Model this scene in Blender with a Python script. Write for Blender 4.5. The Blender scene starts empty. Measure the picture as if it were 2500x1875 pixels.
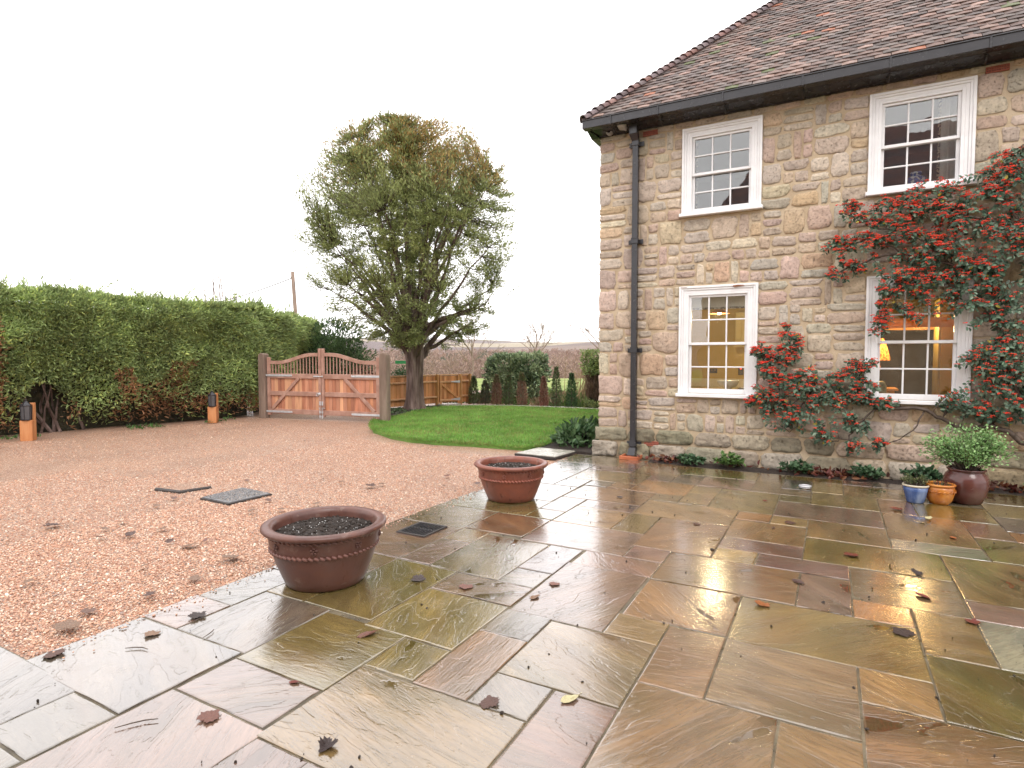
import bpy, bmesh, math, random
import numpy as np
from mathutils import Vector, Matrix
random.seed(11)
rng = np.random.default_rng(11)
S = bpy.context.scene
COL = S.collection
R = math.radians

# ------------------------------------------------------------------ camera, sky, sun, exposure
cam_d = bpy.data.cameras.new('camera')
cam_d.sensor_width = 36.0
cam_d.lens = 36.0 * 1425.9 / 2500.0
cam_d.clip_start = 0.05
cam_d.clip_end = 9000
cam = bpy.data.objects.new('camera', cam_d)
cam.location = (0, 0, 1.6)
cam.rotation_euler = (R(90 - 2.66), 0, R(28.72))
COL.objects.link(cam)
S.camera = cam

SUN_EL, SUN_AZ = R(52), R(140)          # soft sun behind the cloud, high behind the viewer
W = bpy.data.worlds.new('World')
S.world = W
W.use_nodes = True
wn = W.node_tree
wn.nodes.clear()
w_out = wn.nodes.new('ShaderNodeOutputWorld')
w_bg = wn.nodes.new('ShaderNodeBackground')
w_bg.inputs['Strength'].default_value = 0.1
w_sky = wn.nodes.new('ShaderNodeTexSky')
w_sky.sky_type = 'NISHITA'
w_sky.sun_disc = False
w_sky.sun_elevation = SUN_EL
w_sky.sun_rotation = SUN_AZ
w_tc = wn.nodes.new('ShaderNodeTexCoord')
w_map = wn.nodes.new('ShaderNodeMapping')
w_map.inputs['Scale'].default_value = (1.0, 1.0, 2.4)
w_n = wn.nodes.new('ShaderNodeTexNoise')
w_n.inputs['Scale'].default_value = 2.2
w_n.inputs['Detail'].default_value = 5
w_r = wn.nodes.new('ShaderNodeValToRGB')
w_r.color_ramp.elements[0].position = 0.32
w_r.color_ramp.elements[0].color = (11.6, 11.3, 11.4, 1)
w_r.color_ramp.elements[1].position = 0.68
w_r.color_ramp.elements[1].color = (13.9, 13.3, 13.1, 1)
w_mix = wn.nodes.new('ShaderNodeMix')
w_mix.data_type = 'RGBA'
w_mix.inputs[0].default_value = 0.93      # overcast: cloud covers nearly all of the clear sky
L = wn.links.new
L(w_tc.outputs['Generated'], w_map.inputs['Vector'])
L(w_map.outputs['Vector'], w_n.inputs['Vector'])
L(w_n.outputs['Fac'], w_r.inputs['Fac'])
L(w_sky.outputs['Color'], w_mix.inputs[6])
L(w_r.outputs['Color'], w_mix.inputs[7])
L(w_mix.outputs[2], w_bg.inputs['Color'])
L(w_bg.outputs['Background'], w_out.inputs['Surface'])

sun_d = bpy.data.lights.new('sun', 'SUN')
sun_d.energy = 0.7
sun_d.angle = R(25)
sun_d.color = (1.0, 0.96, 0.9)
sun = bpy.data.objects.new('sun', sun_d)
sun.rotation_euler = (R(90) - SUN_EL, 0, R(180) - SUN_AZ)
COL.objects.link(sun)
sun.rotation_euler = (Vector((math.sin(SUN_AZ) * math.cos(SUN_EL), math.cos(SUN_AZ) * math.cos(SUN_EL), math.sin(SUN_EL)))).to_track_quat('Z', 'Y').to_euler()
sun.location = (0, 0, 30)

S.view_settings.view_transform = 'Standard'
S.view_settings.look = 'None'
S.view_settings.gamma = 1.0
S.view_settings.use_curve_mapping = False
S.view_settings.exposure = 1.02
S.cycles.max_bounces = 8
S.cycles.diffuse_bounces = 3
S.cycles.glossy_bounces = 4
S.cycles.transparent_max_bounces = 16
S.cycles.volume_bounces = 1
S.cycles.sample_clamp_indirect = 6.0
S.cycles.use_denoising = True
S.cycles.caustics_reflective = False
S.cycles.caustics_refractive = False

# ------------------------------------------------------------------ helpers
def tag(o, label=None, cat=None, group=None, kind=None):
    if label: o['label'] = label
    if cat: o['category'] = cat
    if group: o['group'] = group
    if kind: o['kind'] = kind
    return o

def thing(name, label, cat, loc=(0, 0, 0), group=None):
    o = bpy.data.objects.new(name, None)
    o.empty_display_size = 0.1
    o.location = loc
    COL.objects.link(o)
    return tag(o, label, cat, group)

def origin(o):
    v = Vector((0, 0, 0))
    while o is not None:
        v = v + Vector(o.location)
        o = o.parent
    return v

def link(name, me, parent=None, at=None):
    o = bpy.data.objects.new(name, me)
    COL.objects.link(o)
    if parent is not None:
        o.parent = parent
    if at is not None:
        o.location = Vector(at) - (origin(parent) if parent is not None else Vector((0, 0, 0)))
    return o

class MB:
    def __init__(s, M=None):
        s.v = []; s.f = []; s.c = []; s.M = M; s.hascol = False
    def add(s, vs, fs, col=None):
        b = len(s.v)
        if s.M is not None:
            vs = [s.M @ Vector(p) for p in vs]
        s.v += [tuple(p) for p in vs]
        s.f += [tuple(b + i for i in f) for f in fs]
        if col is not None:
            s.hascol = True
        c = col if col is not None else (1, 1, 1)
        s.c += [c] * len(vs)
        return s
    def box(s, c, d, bev=0.0, rot=None, col=None):
        hx, hy, hz = d[0] / 2, d[1] / 2, d[2] / 2
        b = min(bev, hx * .8, hy * .8, hz * .8)
        if b <= 0:
            vs = [(x, y, z) for x in (-hx, hx) for y in (-hy, hy) for z in (-hz, hz)]
            fs = [(0, 1, 3, 2), (4, 6, 7, 5), (0, 4, 5, 1), (2, 3, 7, 6), (0, 2, 6, 4), (1, 5, 7, 3)]
        else:
            vs = []; idx = {}
            for sx in (-1, 1):
                for sy in (-1, 1):
                    for sz in (-1, 1):
                        idx[sx, sy, sz, 0] = len(vs); vs.append((sx * hx, sy * (hy - b), sz * (hz - b)))
                        idx[sx, sy, sz, 1] = len(vs); vs.append((sx * (hx - b), sy * hy, sz * (hz - b)))
                        idx[sx, sy, sz, 2] = len(vs); vs.append((sx * (hx - b), sy * (hy - b), sz * hz))
            fs = []
            q = [(-1, -1), (1, -1), (1, 1), (-1, 1)]
            for k in (-1, 1):
                f0 = [idx[k, a, c_, 0] for a, c_ in q]; f1 = [idx[a, k, c_, 1] for a, c_ in q]; f2 = [idx[a, c_, k, 2] for a, c_ in q]
                fs += [f0 if k > 0 else f0[::-1], f1[::-1] if k > 0 else f1, f2 if k > 0 else f2[::-1]]
            for a in (-1, 1):
                for c_ in (-1, 1):
                    e = [idx[a, c_, -1, 0], idx[a, c_, -1, 1], idx[a, c_, 1, 1], idx[a, c_, 1, 0]]
                    fs.append(e if a * c_ > 0 else e[::-1])
                    e = [idx[a, -1, c_, 0], idx[a, 1, c_, 0], idx[a, 1, c_, 2], idx[a, -1, c_, 2]]
                    fs.append(e if a * c_ > 0 else e[::-1])
                    e = [idx[-1, a, c_, 1], idx[-1, a, c_, 2], idx[1, a, c_, 2], idx[1, a, c_, 1]]
                    fs.append(e if a * c_ > 0 else e[::-1])
            for a in (-1, 1):
                for c_ in (-1, 1):
                    for d_ in (-1, 1):
                        e = [idx[a, c_, d_, 0], idx[a, c_, d_, 1], idx[a, c_, d_, 2]]
                        fs.append(e if a * c_ * d_ > 0 else e[::-1])
        c = Vector(c)
        if rot is not None:
            vs = [c + rot @ Vector(p) for p in vs]
        else:
            vs = [c + Vector(p) for p in vs]
        return s.add(vs, fs, col)
    def tube(s, pts, rad, n=6, col=None, cap=True):
        pts = [Vector(p) for p in pts]
        if not hasattr(rad, '__len__'): rad = [rad] * len(pts)
        vs = []; up = None
        for i, p in enumerate(pts):
            t = (pts[min(i + 1, len(pts) - 1)] - pts[max(i - 1, 0)])
            if t.length < 1e-9: t = Vector((0, 0, 1))
            t.normalize()
            if up is None:
                up = t.orthogonal().normalized()
            up = (up - t * up.dot(t))
            if up.length < 1e-6: up = t.orthogonal()
            up.normalize()
            w = t.cross(up)
            for k in range(n):
                a = 2 * math.pi * k / n
                vs.append(p + (up * math.cos(a) + w * math.sin(a)) * rad[i])
        fs = []
        for i in range(len(pts) - 1):
            for k in range(n):
                k2 = (k + 1) % n
                fs.append((i * n + k, i * n + k2, (i + 1) * n + k2, (i + 1) * n + k))
        if cap:
            fs.append(tuple(range(n))[::-1])
            fs.append(tuple((len(pts) - 1) * n + k for k in range(n)))
        return s.add(vs, fs, col)
    def lathe(s, prof, n=32, c=(0, 0, 0), col=None, wob=None, closed=False):
        vs = []; fs = []
        m = len(prof)
        for i, (r, z) in enumerate(prof):
            for k in range(n):
                a = 2 * math.pi * k / n
                rr = r if wob is None else r + wob(i, a)
                vs.append((c[0] + rr * math.cos(a), c[1] + rr * math.sin(a), c[2] + z))
        for i in range(m - 1 if not closed else m):
            j = (i + 1) % m
            for k in range(n):
                k2 = (k + 1) % n
                fs.append((i * n + k, i * n + k2, j * n + k2, j * n + k))
        return s.add(vs, fs, col)
    def ico(s, c, r, sub=1, col=None, sc=(1, 1, 1)):
        bm = bmesh.new()
        bmesh.ops.create_icosphere(bm, subdivisions=sub, radius=1)
        vs = [(c[0] + v.co.x * r * sc[0], c[1] + v.co.y * r * sc[1], c[2] + v.co.z * r * sc[2]) for v in bm.verts]
        fs = [tuple(v.index for v in f.verts) for f in bm.faces]
        bm.free()
        return s.add(vs, fs, col)
    def mesh(s, name, mat, smooth=False, off=(0, 0, 0)):
        me = bpy.data.meshes.new(name)
        o = Vector(off)
        me.from_pydata([tuple(Vector(p) - o) for p in s.v], [], s.f)
        if s.hascol:
            at = me.color_attributes.new('Col', 'FLOAT_COLOR', 'POINT')
            arr = np.ones((len(s.c), 4), np.float32); arr[:, :3] = np.array(s.c, np.float32)
            at.data.foreach_set('color', arr.ravel())
        if mat: me.materials.append(mat)
        if smooth: me.shade_smooth()
        me.update()
        return me
    def build(s, name, mat, parent=None, smooth=False, own=False):
        """own: put the object's origin at its middle"""
        po = origin(parent) if parent is not None else Vector((0, 0, 0))
        if own:
            a = np.array(s.v); mid = Vector(((a.min(0) + a.max(0)) / 2).tolist())
            return link(name, s.mesh(name, mat, smooth, mid), parent, mid)
        return link(name, s.mesh(name, mat, smooth, po), parent)

def np_mesh(name, V, F, mat, C=None, parent=None, smooth=False):
    """V (n,3), F (m,k) -> object"""
    V = np.asarray(V, np.float32); F = np.asarray(F, np.int32)
    if parent is not None: V = V - np.array(origin(parent), np.float32)
    me = bpy.data.meshes.new(name)
    k = F.shape[1]
    me.vertices.add(len(V)); me.vertices.foreach_set('co', V.ravel())
    me.loops.add(F.size); me.loops.foreach_set('vertex_index', F.ravel())
    me.polygons.add(len(F)); me.polygons.foreach_set('loop_start', np.arange(0, F.size, k, dtype=np.int32))
    me.update(calc_edges=True)
    if C is not None:
        at = me.color_attributes.new('Col', 'FLOAT_COLOR', 'POINT')
        arr = np.ones((len(V), 4), np.float32); arr[:, :3] = C
        at.data.foreach_set('color', arr.ravel())
    me.materials.append(mat)
    if smooth: me.shade_smooth()
    return link(name, me, parent)

def unit(a):
    return a / np.maximum(np.linalg.norm(a, axis=-1, keepdims=True), 1e-9)

def leaves(name, P, D, Ln, Wd, C, mat, parent=None, fold=.35, droop=.15, face=None, kind='stuff'):
    """a cloud of six-cornered leaves folded on the midrib. P base points, D directions"""
    n = len(P)
    P = np.asarray(P, float); D = unit(np.asarray(D, float))
    Ln = np.broadcast_to(np.asarray(Ln, float), (n,))[:, None]; Wd = np.broadcast_to(np.asarray(Wd, float), (n,))[:, None]
    if face is None:
        rnd = unit(rng.normal(size=(n, 3)))
    else:
        rnd = unit(np.asarray(face, float) + rng.normal(size=(n, 3)) * .45)
    Sd = unit(np.cross(D, rnd)); Nn = np.cross(Sd, D)
    mid = lambda t: P + D * Ln * t - Nn * Ln * droop * t * t
    up = Nn * Wd * fold
    V = np.stack([P, mid(.33) - Sd * Wd * .5 + up * .5, mid(.72) - Sd * Wd * .42 + up * .4, mid(1.0), mid(.72) + Sd * Wd * .42 + up * .4, mid(.33) + Sd * Wd * .5 + up * .5], 1).reshape(-1, 3)
    b = (np.arange(n) * 6)[:, None]
    F = np.concatenate([b + np.array([[0, 3, 2, 1]]), b + np.array([[0, 5, 4, 3]])], 0)
    Cc = np.repeat(np.asarray(C, float).reshape(-1, 3) if np.ndim(C) > 1 else np.tile(np.asarray(C, float), (n, 1)), 6, 0)
    o = np_mesh(name, V, F, mat, Cc, parent)
    if kind: o['kind'] = kind
    return o

def vnoise(P, scale, seed=0):
    """cheap smooth 3-D value noise, 0..1"""
    P = np.asarray(P, float) * scale + seed * 17.31
    i = np.floor(P).astype(np.int64); f = P - i
    f = f * f * (3 - 2 * f)
    def h(a):
        x = (a[..., 0] * 73856093) ^ (a[..., 1] * 19349663) ^ (a[..., 2] * 83492791)
        x = (x ^ (x >> 13)) * 1274126177
        return ((x ^ (x >> 16)) & 0xFFFF) / 65535.0
    r = 0
    for dx in (0, 1):
        for dy in (0, 1):
            for dz in (0, 1):
                w = (f[..., 0] if dx else 1 - f[..., 0]) * (f[..., 1] if dy else 1 - f[..., 1]) * (f[..., 2] if dz else 1 - f[..., 2])
                r = r + w * h(i + np.array([dx, dy, dz]))
    return r

# ------------------------------------------------------------------ materials
class NT:
    def __init__(s, name):
        s.m = bpy.data.materials.new(name); s.m.use_nodes = True
        s.t = s.m.node_tree; s.t.nodes.clear()
        s.out = s.n('ShaderNodeOutputMaterial')
    def n(s, typ, ins=None, **kw):
        nd = s.t.nodes.new(typ)
        for k, v in kw.items(): setattr(nd, k, v)
        for k, v in (ins or {}).items(): s.set(nd, k, v)
        return nd
    def set(s, nd, k, v):
        sk = nd.inputs[k]
        if isinstance(v, bpy.types.NodeSocket): s.t.links.new(v, sk)
        elif isinstance(v, bpy.types.Node): s.t.links.new(v.outputs[0], sk)
        else: sk.default_value = v
    def ramp(s, fac, stops, interp='LINEAR'):
        r = s.n('ShaderNodeValToRGB'); r.color_ramp.interpolation = interp
        el = r.color_ramp.elements
        while len(el) < len(stops): el.new(.5)
        for e, (p, c) in zip(el, stops):
            e.position = p; e.color = (c, c, c, 1) if not hasattr(c, '__len__') else (*c, 1)
        s.set(r, 'Fac', fac); return r.outputs['Color']
    def mix(s, a, b, f, mode='MIX'):
        m = s.n('ShaderNodeMix', data_type='RGBA', blend_type=mode)
        s.set(m, 0, f)
        for k, v in ((6, a), (7, b)):
            s.set(m, k, (*v, 1) if isinstance(v, (tuple, list)) and len(v) == 3 else v)
        return m.outputs[2]
    def math(s, op, a, b=0.0, clamp=False):
        m = s.n('ShaderNodeMath', operation=op, use_clamp=clamp); s.set(m, 0, a); s.set(m, 1, b); return m.outputs[0]
    def coord(s, kind='Object', scale=(1, 1, 1), rot=None):
        c = s.n('ShaderNodeTexCoord').outputs[kind] if kind != 'Pos' else s.n('ShaderNodeNewGeometry').outputs['Position']
        mp = s.n('ShaderNodeMapping', {'Vector': c, 'Scale': scale})
        if rot: mp.inputs['Rotation'].default_value = rot
        return mp.outputs[0]
    def noise(s, vec, scale, detail=4, rough=.55, dist=0.0):
        nd = s.n('ShaderNodeTexNoise', {'Vector': vec, 'Scale': scale, 'Detail': detail, 'Roughness': rough, 'Distortion': dist})
        return nd.outputs['Fac']
    def bump(s, h, strength=.5, dist=.01, normal=None):
        b = s.n('ShaderNodeBump', {'Height': h, 'Strength': strength, 'Distance': dist})
        if normal is not None: s.set(b, 'Normal', normal)
        return b.outputs[0]
    def surf(s, sh): s.t.links.new(sh, s.out.inputs['Surface'])
    def attr(s, name='Col'):
        return s.n('ShaderNodeAttribute', attribute_name=name).outputs['Color']
    def oinfo(s, k='Color'):
        return s.n('ShaderNodeObjectInfo').outputs[k]

def pmat(name, stops, scale=6, rough=.6, rvar=.12, bump=.4, bscale=50, bdist=.006, use=None, stretch=(1, 1, 1), spec=.4,
         transl=0.0, metallic=0.0, detail=5, bstretch=None, kind='Object', ior=1.45):
    """noise-coloured principled material; use='Col' multiplies the mesh colour, 'obj' the object colour"""
    t = NT(name)
    co = t.coord(kind, stretch)
    if len(stops) and not hasattr(stops[0][1], '__len__') and len(stops[0]) != 2: pass
    fac = t.noise(co, scale, detail)
    col = t.ramp(fac, stops)
    if use == 'Col': col = t.mix(col, t.attr(), 1.0, 'MULTIPLY')
    elif use == 'obj': col = t.mix(col, t.oinfo(), 1.0, 'MULTIPLY')
    b = t.noise(t.coord(kind, bstretch or stretch), bscale, 6, .65)
    rg = t.ramp(t.noise(co, scale * 2.3, 3), [(.3, max(.02, rough - rvar)), (.7, min(1, rough + rvar))])
    p = t.n('ShaderNodeBsdfPrincipled', {'Base Color': col, 'Roughness': rg, 'Specular IOR Level': spec, 'Metallic': metallic, 'IOR': ior})
    if bump > 0: t.set(p, 'Normal', t.bump(b, bump, bdist))
    if transl > 0:
        tr = t.n('ShaderNodeBsdfTranslucent', {'Color': col})
        m = t.n('ShaderNodeMixShader', {0: transl, 1: p.outputs[0], 2: tr.outputs[0]})
        t.surf(m.outputs[0])
    else:
        t.surf(p.outputs[0])
    return t.m

def emat(name, col, strength):
    t = NT(name)
    t.surf(t.n('ShaderNodeEmission', {'Color': (*col, 1), 'Strength': strength}).outputs[0]); return t.m

G1 = [(.3, .72), (.7, 1.25)]
MT = {}
# ---- the materials of the place
def stone_mat():
    t = NT('rubble_stone')
    co = t.coord('Pos')
    n1 = t.noise(co, 9, 6, .6); n2 = t.noise(co, 34, 7, .7); n3 = t.noise(co, 140, 3, .6)
    c = t.mix(t.attr(), t.ramp(n1, [(.3, (.76, .74, .71)), (.5, (1, .99, .97)), (.72, (1.2, 1.17, 1.12))]), 1.0, 'MULTIPLY')
    c = t.mix(c, t.ramp(n2, [(.32, .68), (.5, 1.0), (.7, 1.16)]), .85, 'MULTIPLY')
    # pale lichen flecks
    lich = t.ramp(t.noise(co, 22, 5, .7), [(.62, 0.0), (.72, 1.0)])
    c = t.mix(c, (.55, .52, .45), t.math('MULTIPLY', lich, .55))
    pit = t.ramp(n2, [(.25, 0.0), (.42, 1.0)])
    h = t.math('ADD', t.math('MULTIPLY', n1, .45), t.math('ADD', t.math('MULTIPLY', pit, .60), t.math('MULTIPLY', n3, .22)))
    p = t.n('ShaderNodeBsdfPrincipled', {'Base Color': c, 'Roughness': .85, 'Specular IOR Level': .25, 'Normal': t.bump(h, 1.0, .03)})
    t.surf(p.outputs[0]); return t.m

def mortar_mat():
    t = NT('lime_mortar')
    co = t.coord('Pos')
    n1 = t.noise(co, 3.2, 5); n2 = t.noise(co, 120, 4, .7)
    c = t.ramp(n1, [(.28, (.43, .33, .222)), (.5, (.52, .412, .285)), (.72, (.60, .49, .355))])
    c = t.mix(c, t.ramp(n2, [(.3, .8), (.7, 1.12)]), 1.0, 'MULTIPLY')
    p = t.n('ShaderNodeBsdfPrincipled', {'Base Color': c, 'Roughness': .92, 'Specular IOR Level': .2, 'Normal': t.bump(t.math('ADD', n2, t.noise(co, 18, 5)), .6, .012)})
    t.surf(p.outputs[0]); return t.m

def paving_mat():
    """wet riven sandstone: colour from the object, ledges, grain and films of water"""
    t = NT('wet_sandstone')
    oc = t.n('ShaderNodeTexCoord').outputs['Object']
    rnd = t.oinfo('Random')
    ang = t.math('MULTIPLY', rnd, 6.283)
    rot = t.n('ShaderNodeVectorRotate', {'Vector': oc, 'Angle': ang}, rotation_type='Z_AXIS').outputs[0]
    off = t.n('ShaderNodeCombineXYZ', {0: t.math('MULTIPLY', rnd, 91.0), 1: t.math('MULTIPLY', rnd, 53.0), 2: t.math('MULTIPLY', rnd, 37.0)}).outputs[0]
    v = t.n('ShaderNodeVectorMath', {0: rot, 1: off}, operation='ADD').outputs[0]
    wet_v = t.n('ShaderNodeMapping', {'Vector': v, 'Scale': (1, 3.2, 1)}).outputs[0]
    # riven ledges
    big = t.noise(wet_v, 1.5, 5, .5, .6)
    ledge = t.ramp(big, [(.33, 0.0), (.337, .25), (.43, .30), (.436, .55), (.52, .58), (.526, .80), (.63, .84), (.638, 1.0)])
    grain_v = t.n('ShaderNodeMapping', {'Vector': v, 'Scale': (1, 7, 1)}).outputs[0]
    grain = t.noise(grain_v, 7, 6, .6, .8)
    fine = t.noise(v, 120, 4, .7)
    und = t.noise(v, 3.0, 2)
    # colour
    c = t.mix(t.oinfo(), t.ramp(big, [(.32, (.70, .70, .66)), (.5, (1, 1, 1)), (.68, (1.4, 1.33, 1.2))]), 1.0, 'MULTIPLY')
    c = t.mix(c, t.ramp(grain, [(.3, .72), (.52, 1.0), (.72, 1.18)]), 1.0, 'MULTIPLY')
    alg = t.ramp(t.noise(v, 2.1, 5, .6), [(.5, 0.0), (.7, 1.0)])
    c = t.mix(c, (.075, .064, .018), t.math('MULTIPLY', alg, .34))
    warm = t.ramp(t.noise(wet_v, 1.1, 4), [(.52, 0.0), (.68, 1.0)])
    c = t.mix(c, (.135, .07, .026), t.math('MULTIPLY', warm, .36))
    edge = t.ramp(t.noise(v, 46, 5, .7), [(.60, 0.0), (.68, 1.0)])
    c = t.mix(c, (.05, .042, .028), t.math('MULTIPLY', edge, .35))
    # water lying in the hollows
    pud = t.ramp(t.math('ADD', big, t.math('MULTIPLY', t.noise(v, 9, 4), .16)), [(.43, 1.0), (.445, 0.0)])
    h = t.math('ADD', t.math('MULTIPLY', ledge, .62), t.math('ADD', t.math('MULTIPLY', grain, .24), t.math('ADD', t.math('MULTIPLY', fine, .07), t.math('MULTIPLY', und, .30))))
    h2 = t.math('ADD', t.math('MULTIPLY', h, t.math('SUBTRACT', 1.0, pud)), t.math('MULTIPLY', pud, .27))
    nb = t.bump(h2, .75, .0095)
    rg = t.ramp(t.noise(v, 6, 4), [(.28, .05), (.52, .13), (.74, .34)])
    rg = t.mix(rg, (.03, .03, .03), pud)
    c = t.mix(c, t.mix(c, (.8, .8, .8), 1.0, 'MULTIPLY'), pud)
    p = t.n('ShaderNodeBsdfPrincipled', {'Base Color': c, 'Roughness': rg, 'IOR': 1.5, 'Specular IOR Level': .95, 'Normal': nb})
    t.set(p, 'Coat Weight', 1.0); t.set(p, 'Coat Roughness', .05); t.set(p, 'Coat IOR', 1.76)
    t.set(p, 'Coat Normal', t.bump(h2, .55, .007))
    t.surf(p.outputs[0]); return t.m

def gravel_mat():
    t = NT('gravel_bed')
    co = t.coord('Pos')
    wob = t.n('ShaderNodeVectorMath', {0: co, 1: t.n('ShaderNodeTexNoise', {'Vector': co, 'Scale': 60.0}).outputs['Color']}, operation='MULTIPLY_ADD')
    vo = t.n('ShaderNodeTexVoronoi', {'Vector': co, 'Scale': 85.0, 'Randomness': 1.0})
    cell = t.n('ShaderNodeSeparateColor', {0: vo.outputs['Color']}).outputs[0]
    c = t.ramp(cell, GRAVEL, 'CONSTANT')
    big = t.noise(co, .9, 5, .6)
    c = t.mix(c, t.ramp(big, [(.3, (.84, .82, .80)), (.5, (1, 1, 1)), (.7, (1.1, 1.06, 1.02))]), 1.0, 'MULTIPLY')
    gap = t.ramp(vo.outputs['Distance'], [(.35, 1.0), (.75, .28)])
    c = t.mix(c, gap, .8, 'MULTIPLY')
    h = t.math('SUBTRACT', 1.0, vo.outputs['Distance'])
    h = t.math('ADD', h, t.math('MULTIPLY', t.noise(co, 26, 4, .6), 1.6))
    p = t.n('ShaderNodeBsdfPrincipled', {'Base Color': c, 'Roughness': .38, 'Specular IOR Level': .5, 'Normal': t.bump(h, 1.0, .011)})
    t.surf(p.outputs[0]); return t.m

GRAVEL = [(0.0, (0.424, 0.223, 0.145)), (0.16, (0.558, 0.328, 0.219)), (0.3, (0.324, 0.163, 0.11)), (0.42, (0.616, 0.416, 0.297)), (0.55, (0.476, 0.268, 0.175)), (0.66, (0.701, 0.551, 0.43)), (0.74, (0.488, 0.236, 0.137)), (0.83, (0.257, 0.192, 0.16)), (0.89, (0.579, 0.357, 0.235)), (0.96, (0.821, 0.718, 0.608))]

def pebble_mat():
    t = NT('pebble')
    c = t.ramp(t.oinfo('Random'), GRAVEL, 'CONSTANT')
    p = t.n('ShaderNodeBsdfPrincipled', {'Base Color': c, 'Roughness': .3, 'Specular IOR Level': .5})
    t.surf(p.outputs[0]); return t.m

def lawn_mat():
    t = NT('turf')
    co = t.coord('Pos')
    n1 = t.noise(co, 1.3, 5, .6); n2 = t.noise(co, 45, 5, .7)
    c = t.ramp(n1, [(.3, (.115, .235, .045)), (.5, (.155, .30, .06)), (.7, (.21, .36, .085))])
    c = t.mix(c, t.ramp(n2, [(.3, .6), (.7, 1.3)]), .9, 'MULTIPLY')
    p = t.n('ShaderNodeBsdfPrincipled', {'Base Color': c, 'Roughness': .7, 'Specular IOR Level': .3, 'Normal': t.bump(n2, .8, .03)})
    t.surf(p.outputs[0]); return t.m

def land_mat():
    t = NT('countryside')
    co = t.coord('Pos')
    d = t.n('ShaderNodeVectorMath', {0: t.n('ShaderNodeNewGeometry').outputs['Position']}, operation='LENGTH').outputs['Value']
    vo = t.n('ShaderNodeTexVoronoi', {'Vector': t.n('ShaderNodeMapping', {'Vector': co, 'Scale': (1, 1, .2)}).outputs[0], 'Scale': .0032})
    cell = t.n('ShaderNodeSeparateColor', {0: vo.outputs['Color']}).outputs[0]
    patch = t.ramp(cell, [(0.0, (.13, .10, .09)), (.3, (.27, .23, .16)), (.42, (.12, .09, .085)), (.72, (.16, .15, .085)), (.8, (.12, .09, .08)), (.94, (.30, .26, .19))], 'CONSTANT')
    wood = t.ramp(t.noise(co, .05, 6, .7), [(.3, (.13, .10, .085)), (.7, (.23, .175, .145))])
    near = t.ramp(t.noise(co, .35, 6, .6), [(.3, (.13, .18, .05)), (.55, (.22, .27, .085)), (.75, (.28, .27, .13))])
    fw = t.n('ShaderNodeMapRange', {0: d, 1: 120.0, 2: 170.0}).outputs[0]
    ff = t.n('ShaderNodeMapRange', {0: d, 1: 900.0, 2: 1000.0}).outputs[0]
    c = t.mix(near, wood, fw); c = t.mix(c, patch, ff)
    garden = t.ramp(t.noise(co, 6, 6, .7), [(.3, (.09, .062, .04)), (.6, (.16, .125, .07)), (.75, (.12, .14, .045))])
    fg = t.n('ShaderNodeMapRange', {0: d, 1: 22.0, 2: 27.0}).outputs[0]
    c = t.mix(garden, c, fg)
    p = t.n('ShaderNodeBsdfPrincipled', {'Base Color': c, 'Roughness': .9, 'Specular IOR Level': .15, 'Normal': t.bump(t.noise(co, 30, 5, .7), .6, .03)})
    t.surf(p.outputs[0]); return t.m

def glass_mat():
    t = NT('window_glass')
    n = t.bump(t.noise(t.coord('Pos'), 3.5, 2, .5), .05, .02)
    fr = t.n('ShaderNodeFresnel', {'IOR': 1.55, 'Normal': n}).outputs[0]
    f = t.math('MULTIPLY', fr, 1.9, True)
    tr = t.n('ShaderNodeBsdfTransparent', {'Color': (.96, .98, .97, 1)})
    gl = t.n('ShaderNodeBsdfGlossy', {'Color': (1, 1, 1, 1), 'Roughness': .0, 'Normal': n})
    t.surf(t.n('ShaderNodeMixShader', {0: f, 1: tr.outputs[0], 2: gl.outputs[0]}).outputs[0]); return t.m

def wood_mat(name, stops, scale, stretch, rough=.6, use=None, bump=.35):
    return pmat(name, stops, scale=scale, stretch=stretch, rough=rough, bump=bump, bscale=scale * 3, bdist=.004, use=use, spec=.3)

def terracotta_mat():
    t = NT('wet_terracotta')
    co = t.coord('Object')
    n1 = t.noise(co, 4, 6, .65); n2 = t.noise(co, 60, 5, .7)
    c = t.mix(t.oinfo(), t.ramp(n1, [(.3, (.62, .58, .60)), (.5, (1, 1, 1)), (.72, (1.3, 1.22, 1.1))]), 1.0, 'MULTIPLY')
    st = t.noise(t.n('ShaderNodeMapping', {'Vector': co, 'Scale': (1, 1, .06)}).outputs[0], 26, 4, .6)
    c = t.mix(c, (.075, .022, .012), t.ramp(st, [(.60, 0.0), (.66, .8)]))
    bloom = t.ramp(t.noise(co, 9, 5, .7), [(.6, 0.0), (.75, 1.0)])
    c = t.mix(c, (.33, .25, .2), t.math('MULTIPLY', bloom, .42))
    p = t.n('ShaderNodeBsdfPrincipled', {'Base Color': c, 'Roughness': t.ramp(n1, [(.3, .28), (.7, .5)]), 'Specular IOR Level': .5, 'Normal': t.bump(n2, .35, .004)})
    t.surf(p.outputs[0]); return t.m

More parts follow.
